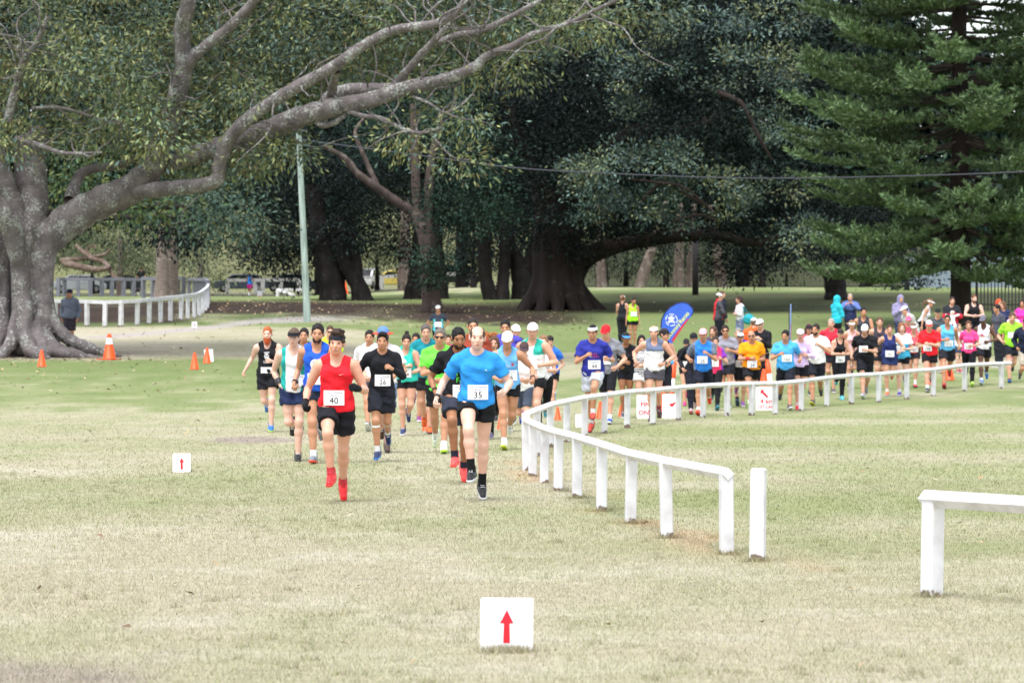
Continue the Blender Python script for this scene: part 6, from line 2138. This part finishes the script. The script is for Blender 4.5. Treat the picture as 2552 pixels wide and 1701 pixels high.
person('man in sunglasses and lime top glimpsed behind the red singlet', 820, 70, 1.80, legs='C', lead='L', arms='run', skin=FAIR, hair='crop', hc='#4d3526', shades='sunglasses', top='tee', tc='#bfe02a', bc='#22252d', shoe='#333842', group=SR)
q = person('man in white tee and grey shorts behind bib 26', 924, 58.5, 1.80, legs='D', lead='R', arms='run', lean=7, skin=TAN, hair='short', hc='#1c1613', shades=None, top='tee', tc='#eceaf0', bc='#4a4452', blen=.6, shoe='#5d6672', sole='#d8d8da', group=SR)
person('runner in white tee wearing a blue hat with red brim', 955, 48.5, 1.80, legs='E', lead='L', arms='run', lean=7, skin=FAIR, hair='crop', hc='#6a5a4a', hat='sunhat', hatc='#5f83c4', brimc='#d84a32', shades='sunglasses', top='tee', tc='#f0f0f3',
       bc='#6f84a8', blen=.8, shoe='#4a362c', sole='#2c2320', group=SR)
q = person('woman in turquoise singlet 224 with a top bun', 1013, 56, 1.66, 'f', legs='C', lead='R', arms='clasp', lean=8, skin=FAIR, hair='bun', hc='#241a17', top='singlet', tc='#35c2b0', bc='#14151b', bottom='tight', blen=.36, shoe='#2a3562', sole='#e4e4e8',
           bib='224', bibz=.11, group=SR, hp=10, wide=1.06)
shirt_text(q, 'NGEY', .055, .0, .235, '#e6f4f2')
person('dark haired runner peeping over the turquoise singlet woman', 1037, 64, 1.68, 'f', legs='C', lead='L', arms='run', skin=TAN, hair='pony', hc='#231a18', top='tee', tc='#2c3038', bc='#1b1c22', shoe='#8a3a80', group=SR)
q = person('grey haired man in teal MARTIN tee', 1062, 57, 1.84, legs='C2', lead='L', arms='clasp', lean=8, skin=FAIR, hair='short', hc='#5a5450', top='tee', tc='#14808c', bc='#20222a', blen=.6, shoe='#f0642a', sole='#2a2c30', group=SR, hp=8)
shirt_text(q, 'MARTIN', .07, .02, .27, '#e4f2f2', .95); shirt_shape(q, [[(-.09, -.02), (.09, -.02), (.09, .012), (-.09, .012)]], .02, .205, '#c8c83a')
q = person('man in neon green tee and wraparound sunglasses', 1096, 48.4, 1.82, legs='D', lead='L', arms='clasp', lean=5, skin=TAN, hair='short', hc='#6a635c', shades='sunglasses', top='tee', tc='#6dec4a', bc='#1d1e22', blen=.62, shoe='#e8f0e0', sole='#b8f03a',
           sock='#eeeeee', group=SR)
shirt_text(q, 'I', .06, .0, .27, '#3f9a2c')
person('far runner in dark grey tee with aqua sides and white cap', 1092, 98, 1.62, 'f', legs='W', lead='L', arms='hips', lean=2, skin=TAN, hair='pony', hc='#3a2a20', hat='cap', hatc='#eeeeee', top='tee', tc='#3c4352', tc2='#58c8cf', rule='flank', bc='#17181d', bottom='tight', shoe='#777777', bib='', group=SR)
person('runner in hot pink top behind the neon green tee', 1117, 72, 1.62, 'f', legs='C', lead='R', arms='run', skin=FAIR, hair='pony', hc='#3a2a20', top='tee', tc='#e8409a', bc='#1b1c22', shoe='#444444', group=SR)
person('dark haired man looking over the head of bib 35', 1178, 54, 1.92, legs='C', lead='R', arms='run', skin=TAN, hair='crop', hc='#2a2420', top='tee', tc='#8f3f2c', bc='#1b1c22', shoe='#f0582a', group=SR)
person('woman in orange top with blown ginger ponytail', 1207, 63, 1.70, 'f', legs='C', lead='L', arms='run', skin=FAIR, hair='blown', hc='#9a5a2e', top='tee', tc='#f0642a', bc='#1b1c22', shoe='#444444', group=SR, hy=-15)
person('woman in aqua top and black leggings right of bib 35', 1232, 54.5, 1.64, 'f', legs='C2', lead='R', arms='run', lean=7, skin=FAIR, hair='bob', hc='#5c3f2e', top='tee', tc='#4cc0b4', bottom='leggings', bc='#15161b', shoe='#6a6684', sole='#a8a8b4', bib='7', group=SR)
person('tall man in purple tee behind the white cap runner', 1262, 58, 1.90, legs='C', lead='L', arms='run2', skin=TAN, hair='short', hc='#17110f', top='tee', tc='#4b46ab', bc='#1b1c22', shoe='#444444', group=SR, hp=8)
q = person('runner in pale blue singlet 66 with white cap over his eyes', 1265, 49.7, 1.76, legs='C2', lead='R', arms='runwide', aflip=1, lean=7, skin=TAN, hair='crop', hc='#5a5048', hat='cap', hatc='#f2f2f3', top='singlet', tc='#6fb0e4', bc='#14151b', blen=.38, shoe='#dfe1e4',
           sole='#d8e85a', sock='#eeeeee', bib='66', bibz=.14, bibx=.045, wrist=[('L', 'watch', '#22262e')], group=SR, hp=16)
shirt_text(q, '2016', .045, .0, .27, '#d8ecf8'); shirt_shape(q, [disc(0, 0, .022, 10)], .085, .30, '#b03a48')
person('runner in white cap between the purple tee and the white and teal singlet', 1287, 62, 1.80, legs='C', lead='R', arms='run', skin=FAIR, hair='crop', hc='#4a3a30', hat='cap', hatc='#ececec', top='tee', tc='#3a3f63', bc='#1b1c22', shoe='#444444', group=SR)
person('big man in white and teal singlet with white cap', 1330, 54.5, 1.88, legs='D', lead='L', arms='runwide', lean=6, skin=FAIR, hair='crop', hc='#77685c', hat='cap', hatc='#f2f3f4', top='singlet', tc='#eef0f0', tc2='#2fae9c', rule='trim', bc='#15161b', blen=.45,
       shoe='#5f6f86', wide=1.12, group=SR, yaw=-12, twist=-8)
person('woman in white tee and brown cap with grey shorts', 1303, 53.5, 1.60, 'f', legs='C2', lead='L', arms='clasp', lean=8, skin=FAIR, hair='pony', hc='#4a362a', hat='cap', hatc='#4f3d44', top='tee', tc='#efeff2', bottom='tight', bc='#4b5364', blen=.8, shoe='#2d56c8', sole='#e05a5a', group=SR, hp=18)
person('brown haired woman in black leggings behind the white and teal singlet', 1352, 58.5, 1.70, 'f', legs='D', lead='R', arms='run', lean=7, skin=FAIR, hair='bob', hc='#8a684c', top='racer', tc='#e4e4ea', bottom='leggings', bc='#17181d', shoe='#4fb0d0', group=SR)
person('woman in blue tee with dark headband and armband', 1371, 66, 1.64, 'f', legs='D', lead='L', arms='run2', lean=6, skin=FAIR, hair='crop', hc='#33241c', hat='headband', hatc='#23242c', top='tee', tc='#2f6fd4', bc='#15161b', blen=.34, shoe='#62a8d8', bib='', bibx=-.05, group=SR, yaw=-10)

# ------------------------------------------------------------------ behind the fence
SB = 'runners strung out behind the fence'
q = person('runner in navy tee 44 with white headband and thumbs up', 1478, 57.3, 1.78, legs='A', lead='L', arms='runhi', aflip=1, lean=5, yaw=-8, skin=TAN, hair='short', hc='#131112', hat='headband', hatc='#eeeef2', shades='glasses', top='tee', tc='#2a3190', bc='#b9bdc6', blen=.72,
           shoe='#d2483a', sole='#7a2c26', sock='#eceff6', bib='44', bibz=.13, bibx=.03, wrist=[('L', 'watch', '#3a9ad0')], group=SB, wide=1.04)
shirt_text(q, 'RUN', .05, .02, .30, '#e0508a'); shirt_text(q, 'THIS', .028, -.035, .255, '#e8e8f4'); shirt_text(q, 'CITY', .05, .055, .255, '#e0508a'); shirt_text(q, 'I', .05, -.055, .30, '#e8e8f4')
person('man in grey tee with a bright red cap', 1514, 62.5, 1.86, legs='C2', lead='L', arms='run2', lean=6, yaw=-10, skin=FAIR, hair='crop', hc='#4a3a30', hat='cap', hatc='#e0242e', top='tee', tc='#84868f', bottom='tight', bc='#1a1b22', blen=.85, shoe='#3458b4', sole='#e8e8ee', sock='#e8eef0', bib='', group=SB, hp=16)
person('woman in black long sleeves and blue visor', 1560, 66.5, 1.66, 'f', legs='C', lead='R', arms='clasp', lean=4, skin=BROWN, hair='pony', hc='#1c1512', hat='visor', hatc='#4b8fd4', top='long', tc='#15161b', bottom='tight', bc='#14161e', blen=.42, shoe='#4a4f5a', group=SB)
person('older man in white singlet with grey yoke and white headband', 1631, 64.2, 1.80, legs='E', lead='R', arms='runwide', lean=7, yaw=-8, skin=FAIR, hair='fringe', hc='#5a4a42', hat='headband', hatc='#f0f0f2', top='singlet', tc='#eeeff3', tc2='#66728c', rule='yoke', bc='#4c4a52', blen=.5,
       shoe='#5b3b44', sole='#2c2c30', sock='#9a3c4c', wrist=[('L', 'watch', '#30343c')], group=SB, wide=1.06)
person('woman in striped top half hidden by the white singlet man', 1600, 66.5, 1.64, 'f', legs='C2', lead='R', arms='clasp', lean=5, skin=FAIR, hair='bob', hc='#17120f', top='tee', tc='#e6e6ea', tc2='#3a3a42', rule='stripe', bottom='skirt', bc='#eeeef2', shoe='#d8307a', sole='#1d1d20', sock='#f0a0c0', group=SB)
person('woman in black singlet and black cap with blue armband', 1652, 67, 1.74, 'f', legs='C', lead='L', arms='runwide', lean=6, skin=FAIR, hair='pony', hc='#3a2a22', hat='cap', hatc='#22232a', top='racer', tc='#1b1c24', bc='#1b1c24', bottom='tight', shoe='#7a7f88', wrist=[('L', 'band', '#38a0dc')], group=SB, yaw=15, hy=35)
person('short runner in black tee 14 with dark cap and pink shoes', 1711, 75, 1.50, 'f', legs='C', lead='R', arms='run2', skin=FAIR, hair='pony', hc='#201814', hat='cap', hatc='#2a2a32', shades='sunglasses', top='tee', tc='#1b1a20', bottom='tight', blen=.3, bc='#17181e', shoe='#f0308a', sole='#f05a9a', bib='14', bibz=.12, group=SB)
person('runner in black cap and dark clothes behind bib 25', 1728, 69.5, 1.72, 'f', legs='D', lead='R', arms='run', skin=FAIR, hair='pony', hc='#2a1e18', hat='cap', hatc='#1c1d22', top='long', tc='#1c1d26', bottom='leggings', bc='#1a1c28', shoe='#c8b0b8', sole='#f0a0a8', group=SB)
person('runner in blue tee 25 with grey sleeves and pink cap', 1752, 68.2, 1.78, legs='D', lead='R', arms='runhi', lean=5, yaw=-8, skin=TAN, hair='crop', hc='#3a2c22', hat='cap', hatc='#f0a8b4', top='tee', tc='#2c7cd8', tc2='#6c7688', rule='sleeve', bc='#1a1d2b', blen=.75, shoe='#f0483a', sole='#e8402a', sock='#eeeeee',
       bib='25', bibz=.17, bibx=-.02, group=SB, belly=.01)
person('woman in pink and purple top behind bib 25', 1781, 72, 1.60, 'f', legs='D', lead='L', arms='run', skin=FAIR, hair='pony', hc='#3a2a24', top='tee', tc='#e83a6c', tc2='#8a3ab0', rule='sleeve', bottom='leggings', bc='#17181e', shoe='#2f6a7a', sole='#3a8090', bib='5', bibx=-.05, group=SB)
person('brown haired woman behind the pink and purple top', 1778, 77, 1.72, 'f', legs='C', lead='R', arms='run', skin=FAIR, hair='long', hc='#5a4034', top='tee', tc='#5a4f58', bc='#1d1e26', shoe='#555555', group=SB, hy=-25)
person('man in grey tee and sunglasses left of the purple tee', 1809, 74, 1.80, legs='C', lead='L', arms='run', skin=TAN, hair='short', hc='#2a1e18', shades='sunglasses', top='tee', tc='#8e8e99', bc='#23252f', blen=.6, shoe='#555b66', group=SB)
person('grey haired man in purple tee and black shoes', 1839, 75, 1.78, legs='D', lead='R', arms='run', skin=FAIR, hair='crop', hc='#8a857f', top='tee', tc='#3c33a0', bc='#1a1b24', blen=.6, shoe='#20222e', sole='#5a6a90', sock='#23242c', group=SB)
person('woman in dark singlet 24 with black and white cap', 1846, 74.2, 1.62, 'f', legs='C', lead='L', arms='run2', skin=FAIR, hair='pony', hc='#2a1e18', hat='cap', hatc='#ececec', brimc='#1b1b20', top='racer', tc='#1d1e28', bottom='tight', bc='#17181e', shoe='#8a5aa0', bib='24', bibz=.04, group=SB)
person('bald man in orange tee with bib 24 and dark sunglasses', 1873, 73.2, 1.74, legs='D', lead='R', arms='clasp', lean=4, skin=TAN, hair='none', shades='sunglasses', top='tee', tc='#f59a12', bc='#1c1d24', blen=.6, shoe='#e8e8ee', sole='#a8d84a', sock='#eeeeee', bib='24', bibz=.055, bibx=-.01, belly=.035, wide=1.08,
       wrist=[('R', 'band', '#d83a2a')], group=SB)
person('person in orange vest and white cap facing away behind the orange tee', 1878, 82, 1.80, legs='S', arms='down', lean=0, yaw=160, skin=FAIR, hair='crop', hc='#6a5a4c', hat='cap', hatc='#f2f2f2', top='jacket', tc='#f0602c', bottom='pants', bc='#22242c', shoe='#333333', group='race marshals')
person('man in striped triathlon vest with black sleeves and white cap', 1897, 79.5, 1.82, legs='S2', arms='phone', lean=2, skin=FAIR, hair='crop', hc='#3a2c24', hat='cap', hatc='#f2f2f2', shades='sunglasses', top='long', tc='#17181e', tc2='#d6dce6', rule='panel', bottom='leggings', bc='#1b1c24', shoe='#444444', group='race marshals', yaw=-25)
person('man in light blue tee 165 with black waist belt', 1958, 72, 1.76, legs='D', lead='L', arms='runhi', aflip=1, lean=4, skin=TAN, hair='short', hc='#17120f', top='tee', tc='#4aa6e4', bc='#1b1d28', blen=.75, shoe='#3c4250', sole='#dfe3ea', bib='165', bibz=.19, bibx=.03, belly=.02, wide=1.06, group=SB, hp=10, hy=-14)
q_ = None
person('smiling woman in lilac long sleeves and white cap', 1994, 72.4, 1.74, 'f', legs='C', lead='R', arms='run', lean=5, skin=FAIR, hair='pony', hc='#6a4a36', hat='cap', hatc='#f2f2f2', top='long', tc='#cdb6dc', bottom='tight', bc='#17181f', blen=.5, shoe='#e83a4a', sole='#e8606a', sock='#f0d0d8', group=SB, wide=1.04)
person('dark capped woman with burgundy hair behind the lilac sleeves', 2014, 80, 1.70, 'f', legs='C', lead='L', arms='run', skin=FAIR, hair='bob', hc='#5a2c34', hat='cap', hatc='#2a2228', top='tee', tc='#e05a78', bc='#1b1c24', shoe='#444444', group=SB)
person('bearded man in loose white tee with bib 34', 2034, 75, 1.82, legs='D', lead='R', arms='runhi', aflip=0, lean=4, yaw=-12, skin=TAN, hair='short', hc='#2a1f1a', beard='stubble', beardc='#241913', top='tee', tc='#f0f0f4', bc='#1c1e28', blen=.75, shoe='#3d4252', sole='#c8c04a', bib='34', bibz=.09, bibx=-.05, wide=1.08, belly=.02, group=SB, hy=-12)
person('red tee man with grey hair behind the white tee', 2071, 82, 1.82, legs='C', lead='L', arms='run', skin=FAIR, hair='crop', hc='#a89a8c', top='tee', tc='#d02f44', bc='#1b1c24', shoe='#555555', group=SB, wide=1.1, hy=-20)
person('woman in black singlet and leggings with dark visor', 2092, 78.2, 1.64, 'f', legs='C', lead='L', arms='clasp', lean=4, skin=FAIR, hair='crop', hc='#3a2a22', hat='visor', hatc='#26272e', top='racer', tc='#16171d', bottom='leggings', bc='#15161c', shoe='#58b8d0', sole='#7ad0e0', bib='201', bibz=.03, group=SB)
person('woman in white visor and pale pink top in the second row', 2122, 84, 1.68, 'f', legs='C', lead='R', arms='run', skin=FAIR, hair='pony', hc='#8a6a4c', hat='visor', hatc='#f4f4f4', top='racer', tc='#e8b8bc', bc='#22242c', shoe='#555555', group=SB)
person('heavy man in black tee 46 with white cap', 2156, 78.8, 1.78, legs='D', lead='R', arms='run', lean=5, yaw=-8, skin=FAIR, hair='crop', hc='#4a3a30', hat='cap', hatc='#f4f4f4', top='tee', tc='#17181d', bc='#191a22', blen=.72, shoe='#8d90a0', sole='#dcdfe8', bib='46', bibz=.22, bibx=.0, belly=.03, wide=1.14, group=SB, hp=14)
person('bare shouldered dark haired man above bib 46', 2151, 90, 1.80, legs='C', lead='L', arms='run', skin=TAN, hair='short', hc='#17110e', top='singlet', tc='#3a3c44', bc='#22242c', shoe='#555555', group=SB)
person('man in charcoal singlet between black tee and navy singlet', 2192, 83.5, 1.80, legs='C', lead='R', arms='run', skin=FAIR, hair='crop', hc='#5a4030', top='singlet', tc='#3c3840', bc='#1c1d24', blen=.6, shoe='#5a5f66', group=SB)
person('woman in navy singlet with yellow patch', 2217, 80, 1.68, 'f', legs='C', lead='R', arms='runwide', lean=5, yaw=-6, skin=FAIR, hair='crop', hc='#4a3428', top='singlet', tc='#232e66', bc='#24305c', bottom='shorts', blen=.45, shoe='#e0704a', sole='#58b0c8', sock='#eeeeee', bib='71', bibz=.07, group=SB, wide=1.12)
person('auburn haired runner in white and sky blue tee', 2248, 80.4, 1.74, 'f', legs='C2', lead='R', arms='run', lean=5, yaw=-8, skin=PALE, hair='bob', hc='#8a5a36', top='tee', tc='#eff1f4', tc2='#4ab4e0', rule='low', bottom='tight', bc='#191a22', blen=.4, shoe='#5a45a8', sole='#d8d8e0', sock='#eeeeee', bib='7', bibx=-.04, group=SB)
person('woman in salmon singlet with white visor', 2275, 84.5, 1.62, 'f', legs='C', lead='L', arms='run', skin=FAIR, hair='pony', hc='#7a5a44', hat='visor', hatc='#f6f6f6', top='racer', tc='#f2606c', bc='#2a2832', bottom='shorts', blen=.4, shoe='#b03038', sole='#303034', sock='#ececf0x', bib='52', bibz=.10, group=SB)
person('runner in pink cap peeping behind the salmon singlet', 2262, 89, 1.62, 'f', legs='C', lead='R', arms='run', skin=FAIR, hair='pony', hc='#4a3428', hat='cap', hatc='#f06a98', top='tee', tc='#c8506a', bc='#22242c', shoe='#555555', group=SB)
person('older man in red tee with white and red cap', 2317, 82.3, 1.78, legs='C2', lead='R', arms='clasp', lean=6, yaw=-10, skin=FAIR, hair='crop', hc='#b0a8a0', hat='cap', hatc='#eccfcb', brimc='#e03a30', top='tee', tc='#e6232e', bc='#1d1b20', blen=.5, shoe='#2a2b30', sole='#aaaab0', sock='#f0f0f0', bib='178', bibz=.12, bibx=-.02, group=SB, wide=1.08, hp=12)
person('tall man in pale blue singlet and spectacles', 2360, 84, 1.88, legs='D', lead='R', arms='run', aflip=1, lean=5, yaw=-6, skin=TAN, hair='crop', hc='#2a1f1a', shades='glasses', top='singlet', tc='#5db4e2', bc='#22232c', blen=.62, shoe='#b8323c', sole='#a02830', bib='113', bibz=.12, bibx=.02, group=SB)
person('man in dark green cap behind the red tee', 2337, 92, 1.76, legs='C', lead='L', arms='run', skin=FAIR, hair='crop', hc='#4a3a30', hat='cap', hatc='#1f2a24', top='tee', tc='#4a4f55', bc='#22242c', shoe='#555555', group=SB)
person('woman in hot pink tee and black leggings', 2415, 85, 1.68, 'f', legs='D', lead='L', arms='run', lean=5, yaw=-6, skin=FAIR, hair='pony', hc='#5a3c2a', top='tee', tc='#f0488c', bottom='leggings', bc='#15161b', shoe='#b8f05a', sole='#c8f07a', bib='232', bibz=.12, group=SB)
q = person('dark skinned man in white singlet and grey cap', 2452, 85.8, 1.80, legs='D', lead='R', arms='runwide', lean=5, yaw=-10, skin=DEEP, dark=True, hair='crop', hc='#120e0c', hat='cap', hatc='#6d6c78', top='singlet', tc='#eeeef4', bc='#1c1d26', blen=.55, shoe='#2f74c8', sole='#dde2ea', sock='#e0e8f4', bib='', bibz=.16, group=SB, hp=14, hy=-14)
shirt_shape(q, [[(-.05, 0), (-.02, .05), (.02, .035), (.05, .0)]], -.03, .28, '#d04a98'); shirt_shape(q, [[(-.05, -.012), (.05, -.012), (.05, .004), (-.05, .004)]], -.03, .27, '#e8a83a', .009)
person('man in lime tee at the far end of the rail', 2521, 87, 1.82, legs='C2', lead='R', arms='run2', lean=5, yaw=-6, skin=FAIR, hair='short', hc='#5a4434', top='tee', tc='#9ae03a', bc='#20222e', blen=.62, shoe='#3a3c44', sole='#2c6ac8', bib='', bibz=.22, group=SB, hp=12, wide=1.06)
person('runner in dark jacket cut off by the right edge of the photo', 2556, 83.5, 1.78, legs='C', lead='L', arms='run', skin=TAN, hair='crop', hc='#2a1f1a', top='jacket', tc='#1a2138', bottom='tight', bc='#c8bcae', shoe='#555555', group=SB)

# ------------------------------------------------------------------ spectators
SS = 'spectators standing behind the runners'
person('woman in black strappy top and leggings seen from behind', 1551, 112, 1.72, 'f', legs='S2', arms='clasp', lean=2, yaw=165, skin=FAIR, hair='pony', hc='#7a5038', hat='headband', hatc='#f0f0f0', top='racer', tc='#23242c', bottom='leggings', bc='#23242a', shoe='#8a8f98', group=SS)
person('runner in lime singlet walking beside the woman in black', 1577, 111, 1.66, 'f', legs='S2', arms='down', lean=2, skin=TAN, hair='crop', hc='#17120f', top='singlet', tc='#a8f02e', bc='#17181d', blen=.35, shoe='#777777', bib='', bibz=.2, bibx=.03, group=SS, hy=20, hp=14)
person('man in red and grey jacket with white cap', 1790, 111, 1.80, legs='S', arms='cross', lean=1, yaw=100, skin=FAIR, hair='crop', hc='#4a3a30', hat='cap', hatc='#f0f0f2', top='jacket', tc='#d81f2c', tc2='#4a4a52', rule='side', bottom='leggings', bc='#1d1f2a', shoe='#444444', group=SS)
person('person in dark coat behind the red and grey jacket', 1797, 113, 1.84, legs='S2', arms='down', lean=1, yaw=60, skin=FAIR, hair='short', hc='#5a4434', top='jacket', tc='#22263a', bottom='pants', bc='#23252d', shoe='#444444', group=SS)
q = person('long haired woman in white with a teal shoulder bag', 1844, 111, 1.70, 'f', legs='S2', arms='clasp', lean=1, yaw=-70, skin=FAIR, hair='long', hc='#3a2822', top='long', tc='#e6e4ea', bottom='jeans', bc='#7f8fb4', shoe='#555555', group=SS)
person('person in turquoise hooded coat with hood up', 2085, 108, 1.76, 'f', legs='S', arms='clasp', lean=1, yaw=120, skin=FAIR, hair=None, hat='hood_up', hatc='#2fb8cc', top='jacket', tc='#2fb8cc', bottom='leggings', bc='#15161c', shoe='#333333', group=SS, wide=1.1)
person('man in blue hooded jacket with hands at his face', 2119, 110, 1.80, legs='S', arms='face', lean=1, yaw=-10, skin=FAIR, hair='crop', hc='#a89a8c', hat='hood_back', hatc='#5c72b0', top='hoodie', tc='#5c72b0', tc2='#2a3358', rule='low', bottom='pants', bc='#2a2c38', shoe='#444444', group=SS, wide=1.06)
person('hooded man in mauve grey top standing with clasped hands', 2243, 108, 1.78, legs='S', arms='phone', lean=1, yaw=15, skin=FAIR, hair=None, hat='hood_up', hatc='#8c86a8', top='hoodie', tc='#8c86a8', bottom='pants', bc='#3c4062', shoe='#444444', group=SS)
person('woman in white singlet and white visor bending forward', 2299, 105, 1.72, 'f', legs='B', lead='R', arms='down', lean=24, yaw=70, skin=FAIR, hair='pony', hc='#7a5a40', hat='visor', hatc='#f2f2f2', top='racer', tc='#e6e8f0', bottom='leggings', bc='#17181e', shoe='#555555', group=SS)
carrier = person('adult in dark jacket and jeans holding a white baby', 2372, 103.5, 1.78, legs='S2', arms='hold', lean=-2, skin=FAIR, hair='short', hc='#3a2c26', top='jacket', tc='#23252c', tc2='#c8283a', rule='low', bottom='jeans', bc='#6f9ad0', shoe='#555555', group=SS)
person('bearded man in black singlet with folded arms', 2427, 105, 1.84, legs='S', arms='cross', lean=-1, skin=PALE, hair='crop', hc='#6a4430', beard='stubble', beardc='#5a3420', top='singlet', tc='#1a1b20', bc='#1b1c24', blen=.85, shoe='#444444', group=SS, wide=1.06, hy=20)
person('red haired woman in dark tee by the picket fence', 2487, 104, 1.72, 'f', legs='S', arms='clasp', lean=1, yaw=30, skin=FAIR, hair='long', hc='#c8502a', top='tee', tc='#2b3038', bottom='pants', bc='#22242c', shoe='#444444', group=SS)
person('brown haired person in navy tee leaning by the picket fence', 2503, 101, 1.70, 'f', legs='S2', arms='down', lean=8, yaw=-25, skin=FAIR, hair='bob', hc='#6a4a36', top='tee', tc='#2a3358', bottom='pants', bc='#22263a', shoe='#444444', group=SS, hy=-20)
person('small child in pale pink hooded top', 2525, 100, 1.40, 'f', legs='S', arms='down', lean=1, skin=PALE, hair='long', hc='#c8b09a', hat='hood_back', hatc='#e6c6d8', top='hoodie', tc='#e6c6d8', bottom='leggings', bc='#8a7aa0', shoe='#c86a8a', group=SS, wide=.95)
person('woman in magenta tee at the right edge of the photo', 2548, 103, 1.72, 'f', legs='S', arms='down', lean=1, yaw=-20, skin=TAN, hair='bob', hc='#2a1e1a', top='tee', tc='#e43aa4', bottom='leggings', bc='#22242c', shoe='#444444', group=SS)
person('dark haired man in grey tee behind the white singlet man', 2489, 95, 1.76, legs='S', arms='down', lean=3, yaw=-60, skin=TAN, hair='short', hc='#17110e', top='tee', tc='#4c4e5a', bottom='pants', bc='#22242c', shoe='#444444', group=SS)
person('small child in white shirt between the pale blue singlet and pink tee', 2391, 92, 1.32, 'f', legs='S', arms='down', lean=1, skin=PALE, hair='short', hc='#8a6a4c', top='tee', tc='#d8dae4', bc='#3a4a6a', shoe='#b04a5a', group=SS, wide=.95)
person('person in grey jacket and white cap bending behind the salmon singlet', 2276, 97, 1.70, legs='B', lead='L', arms='down', lean=30, yaw=-60, skin=FAIR, hair='crop', hc='#17140f', hat='cap', hatc='#f0f0f0', top='jacket', tc='#b8b8b4', bottom='pants', bc='#1c1d24', shoe='#444444', group=SS)
person('man in grey hoodie, cargo shorts and navy cap beside the great fig', 174, 103, 1.80, legs='S', arms='pockets', lean=0, yaw=-12, skin=TAN, hair='crop', hc='#3a2c24', hat='cap', hatc='#1d2540', top='hoodie', tc='#6c7484', bottom='cargo', bc='#3a353d', blen=.95, shoe='#444444', group=SS, hy=-25, wide=1.04)
link('hood', proto('hood_back'), cloth('#6c7484'), bpy.data.objects[[o.name for o in COL.objects if o.get('label', '').startswith('man in grey hoodie, cargo')][0]], Matrix.Translation((0, .0, 1.66)))
person('man all in black walking away beyond the grey fence', 352, 208, 1.80, legs='W', arms='run2', lean=2, yaw=170, skin=BROWN, hair='crop', hc='#0e0c0c', top='tee', tc='#101114', bottom='pants', bc='#121317', shoe='#222222', group=SS)
person('far runner in blue singlet and magenta shorts running away', 622, 237, 1.72, 'f', legs='C2', lead='L', arms='run2', lean=5, yaw=175, skin=BROWN, hair='crop', hc='#17120f', top='singlet', tc='#2f7fd0', bc='#d02f90', blen=.7, bottom='shorts', shoe='#444444', group=SS)

# the baby, the shoulder bag, bags on the ground, the waist belt
def baby():
    r = carrier['root']
    b = empty('baby', r.location + Vector((-.02, -.27, 1.12))); tag(b, 'baby in white suit held up in front of the dark jacket', 'baby')
    v = Vol((-.3, -.25, -.45), (.3, .25, .4), .014)
    v.ell((0, 0, 0), (.085, .075, .13), None, .02); v.ell((0, -.01, .19), (.06, .065, .07), None, .02)
    for s in (-1, 1):
        v.cone((s * .07, 0, .09), (s * .19, -.05, .13), .035, .03, .02); v.cone((s * .045, 0, -.09), (s * .08, -.08, -.22), .05, .04, .02); v.cone((s * .08, -.08, -.22), (s * .07, -.06, -.32), .04, .03, .02)
    V, F = v.mesh(); link('body', mesh_np('body', V, F), cloth('#f0eef0'), b)
    m = MB(); m.add(*ellmesh((0, -.03, .19), (.052, .05, .06))); m.build('face', skinm('#e4bba6'), b, True)


baby()
cx = (1866 - CX) * 110.6 / FPX
b = empty('shoulder_bag', (cx, 110.6, float(gz(cx, 110.6)) + .98)); tag(b, 'teal shoulder bag hanging from the long haired woman', 'bag')
v = Vol((-.3, -.25, -.3), (.3, .25, .35), .02); v.ell((0, 0, 0), (.19, .10, .16), None, 0); v.ell((0, 0, -.05), (.17, .1, .13), None, .04); v.wrinkle(.008, 25)
V, F = v.mesh(); link('pouch', mesh_np('pouch', V, F), cloth('#2a9aa8'), b)
m = MB(); m.tube([(-.12, 0, .1), (-.16, .0, .28), (-.2, .03, .42), (-.1, .06, .3), (.1, .04, .1)], .014, 6); m.build('strap', cloth('#1f7f8c'), b, True)
for lab, px, d, r, col, zz in (('red sports bag piled behind the pink tee runner', 2398, 101, (.42, .2, .24), '#c82a38', .42), ('green bag piled on the red one', 2409, 100.7, (.34, .2, .16), '#1f6a4a', .62), ('blue bag beside the man with folded arms', 2446, 103.6, (.30, .2, .28), '#2f78d0', .5)):
    x = (px - CX) * d / FPX; z0 = float(gz(x, d))
    b = empty('sports_bag', (x, d, z0)); tag(b, lab, 'bag', 'bags behind the runners')
    v = Vol((-.6, -.4, -.1), (.6, .4, 1.1), .025); v.ell((0, 0, zz * .5), (r[0], r[1], zz * .5 + .02), None, 0); v.ell((0, 0, zz), r, None, .1); v.plane((0, 0, 0), (0, 0, -1)); v.wrinkle(.012, 18)
    V, F = v.mesh(); link('pouch', mesh_np('pouch', V, F), cloth(col), b)
    m = MB(); m.tube([(-.15, -.1, zz + .15), (-.08, -.12, zz + .3), (.08, -.12, zz + .3), (.15, -.1, zz + .15)], .018, 6); m.build('handle', cloth('#1d1d22'), b, True)
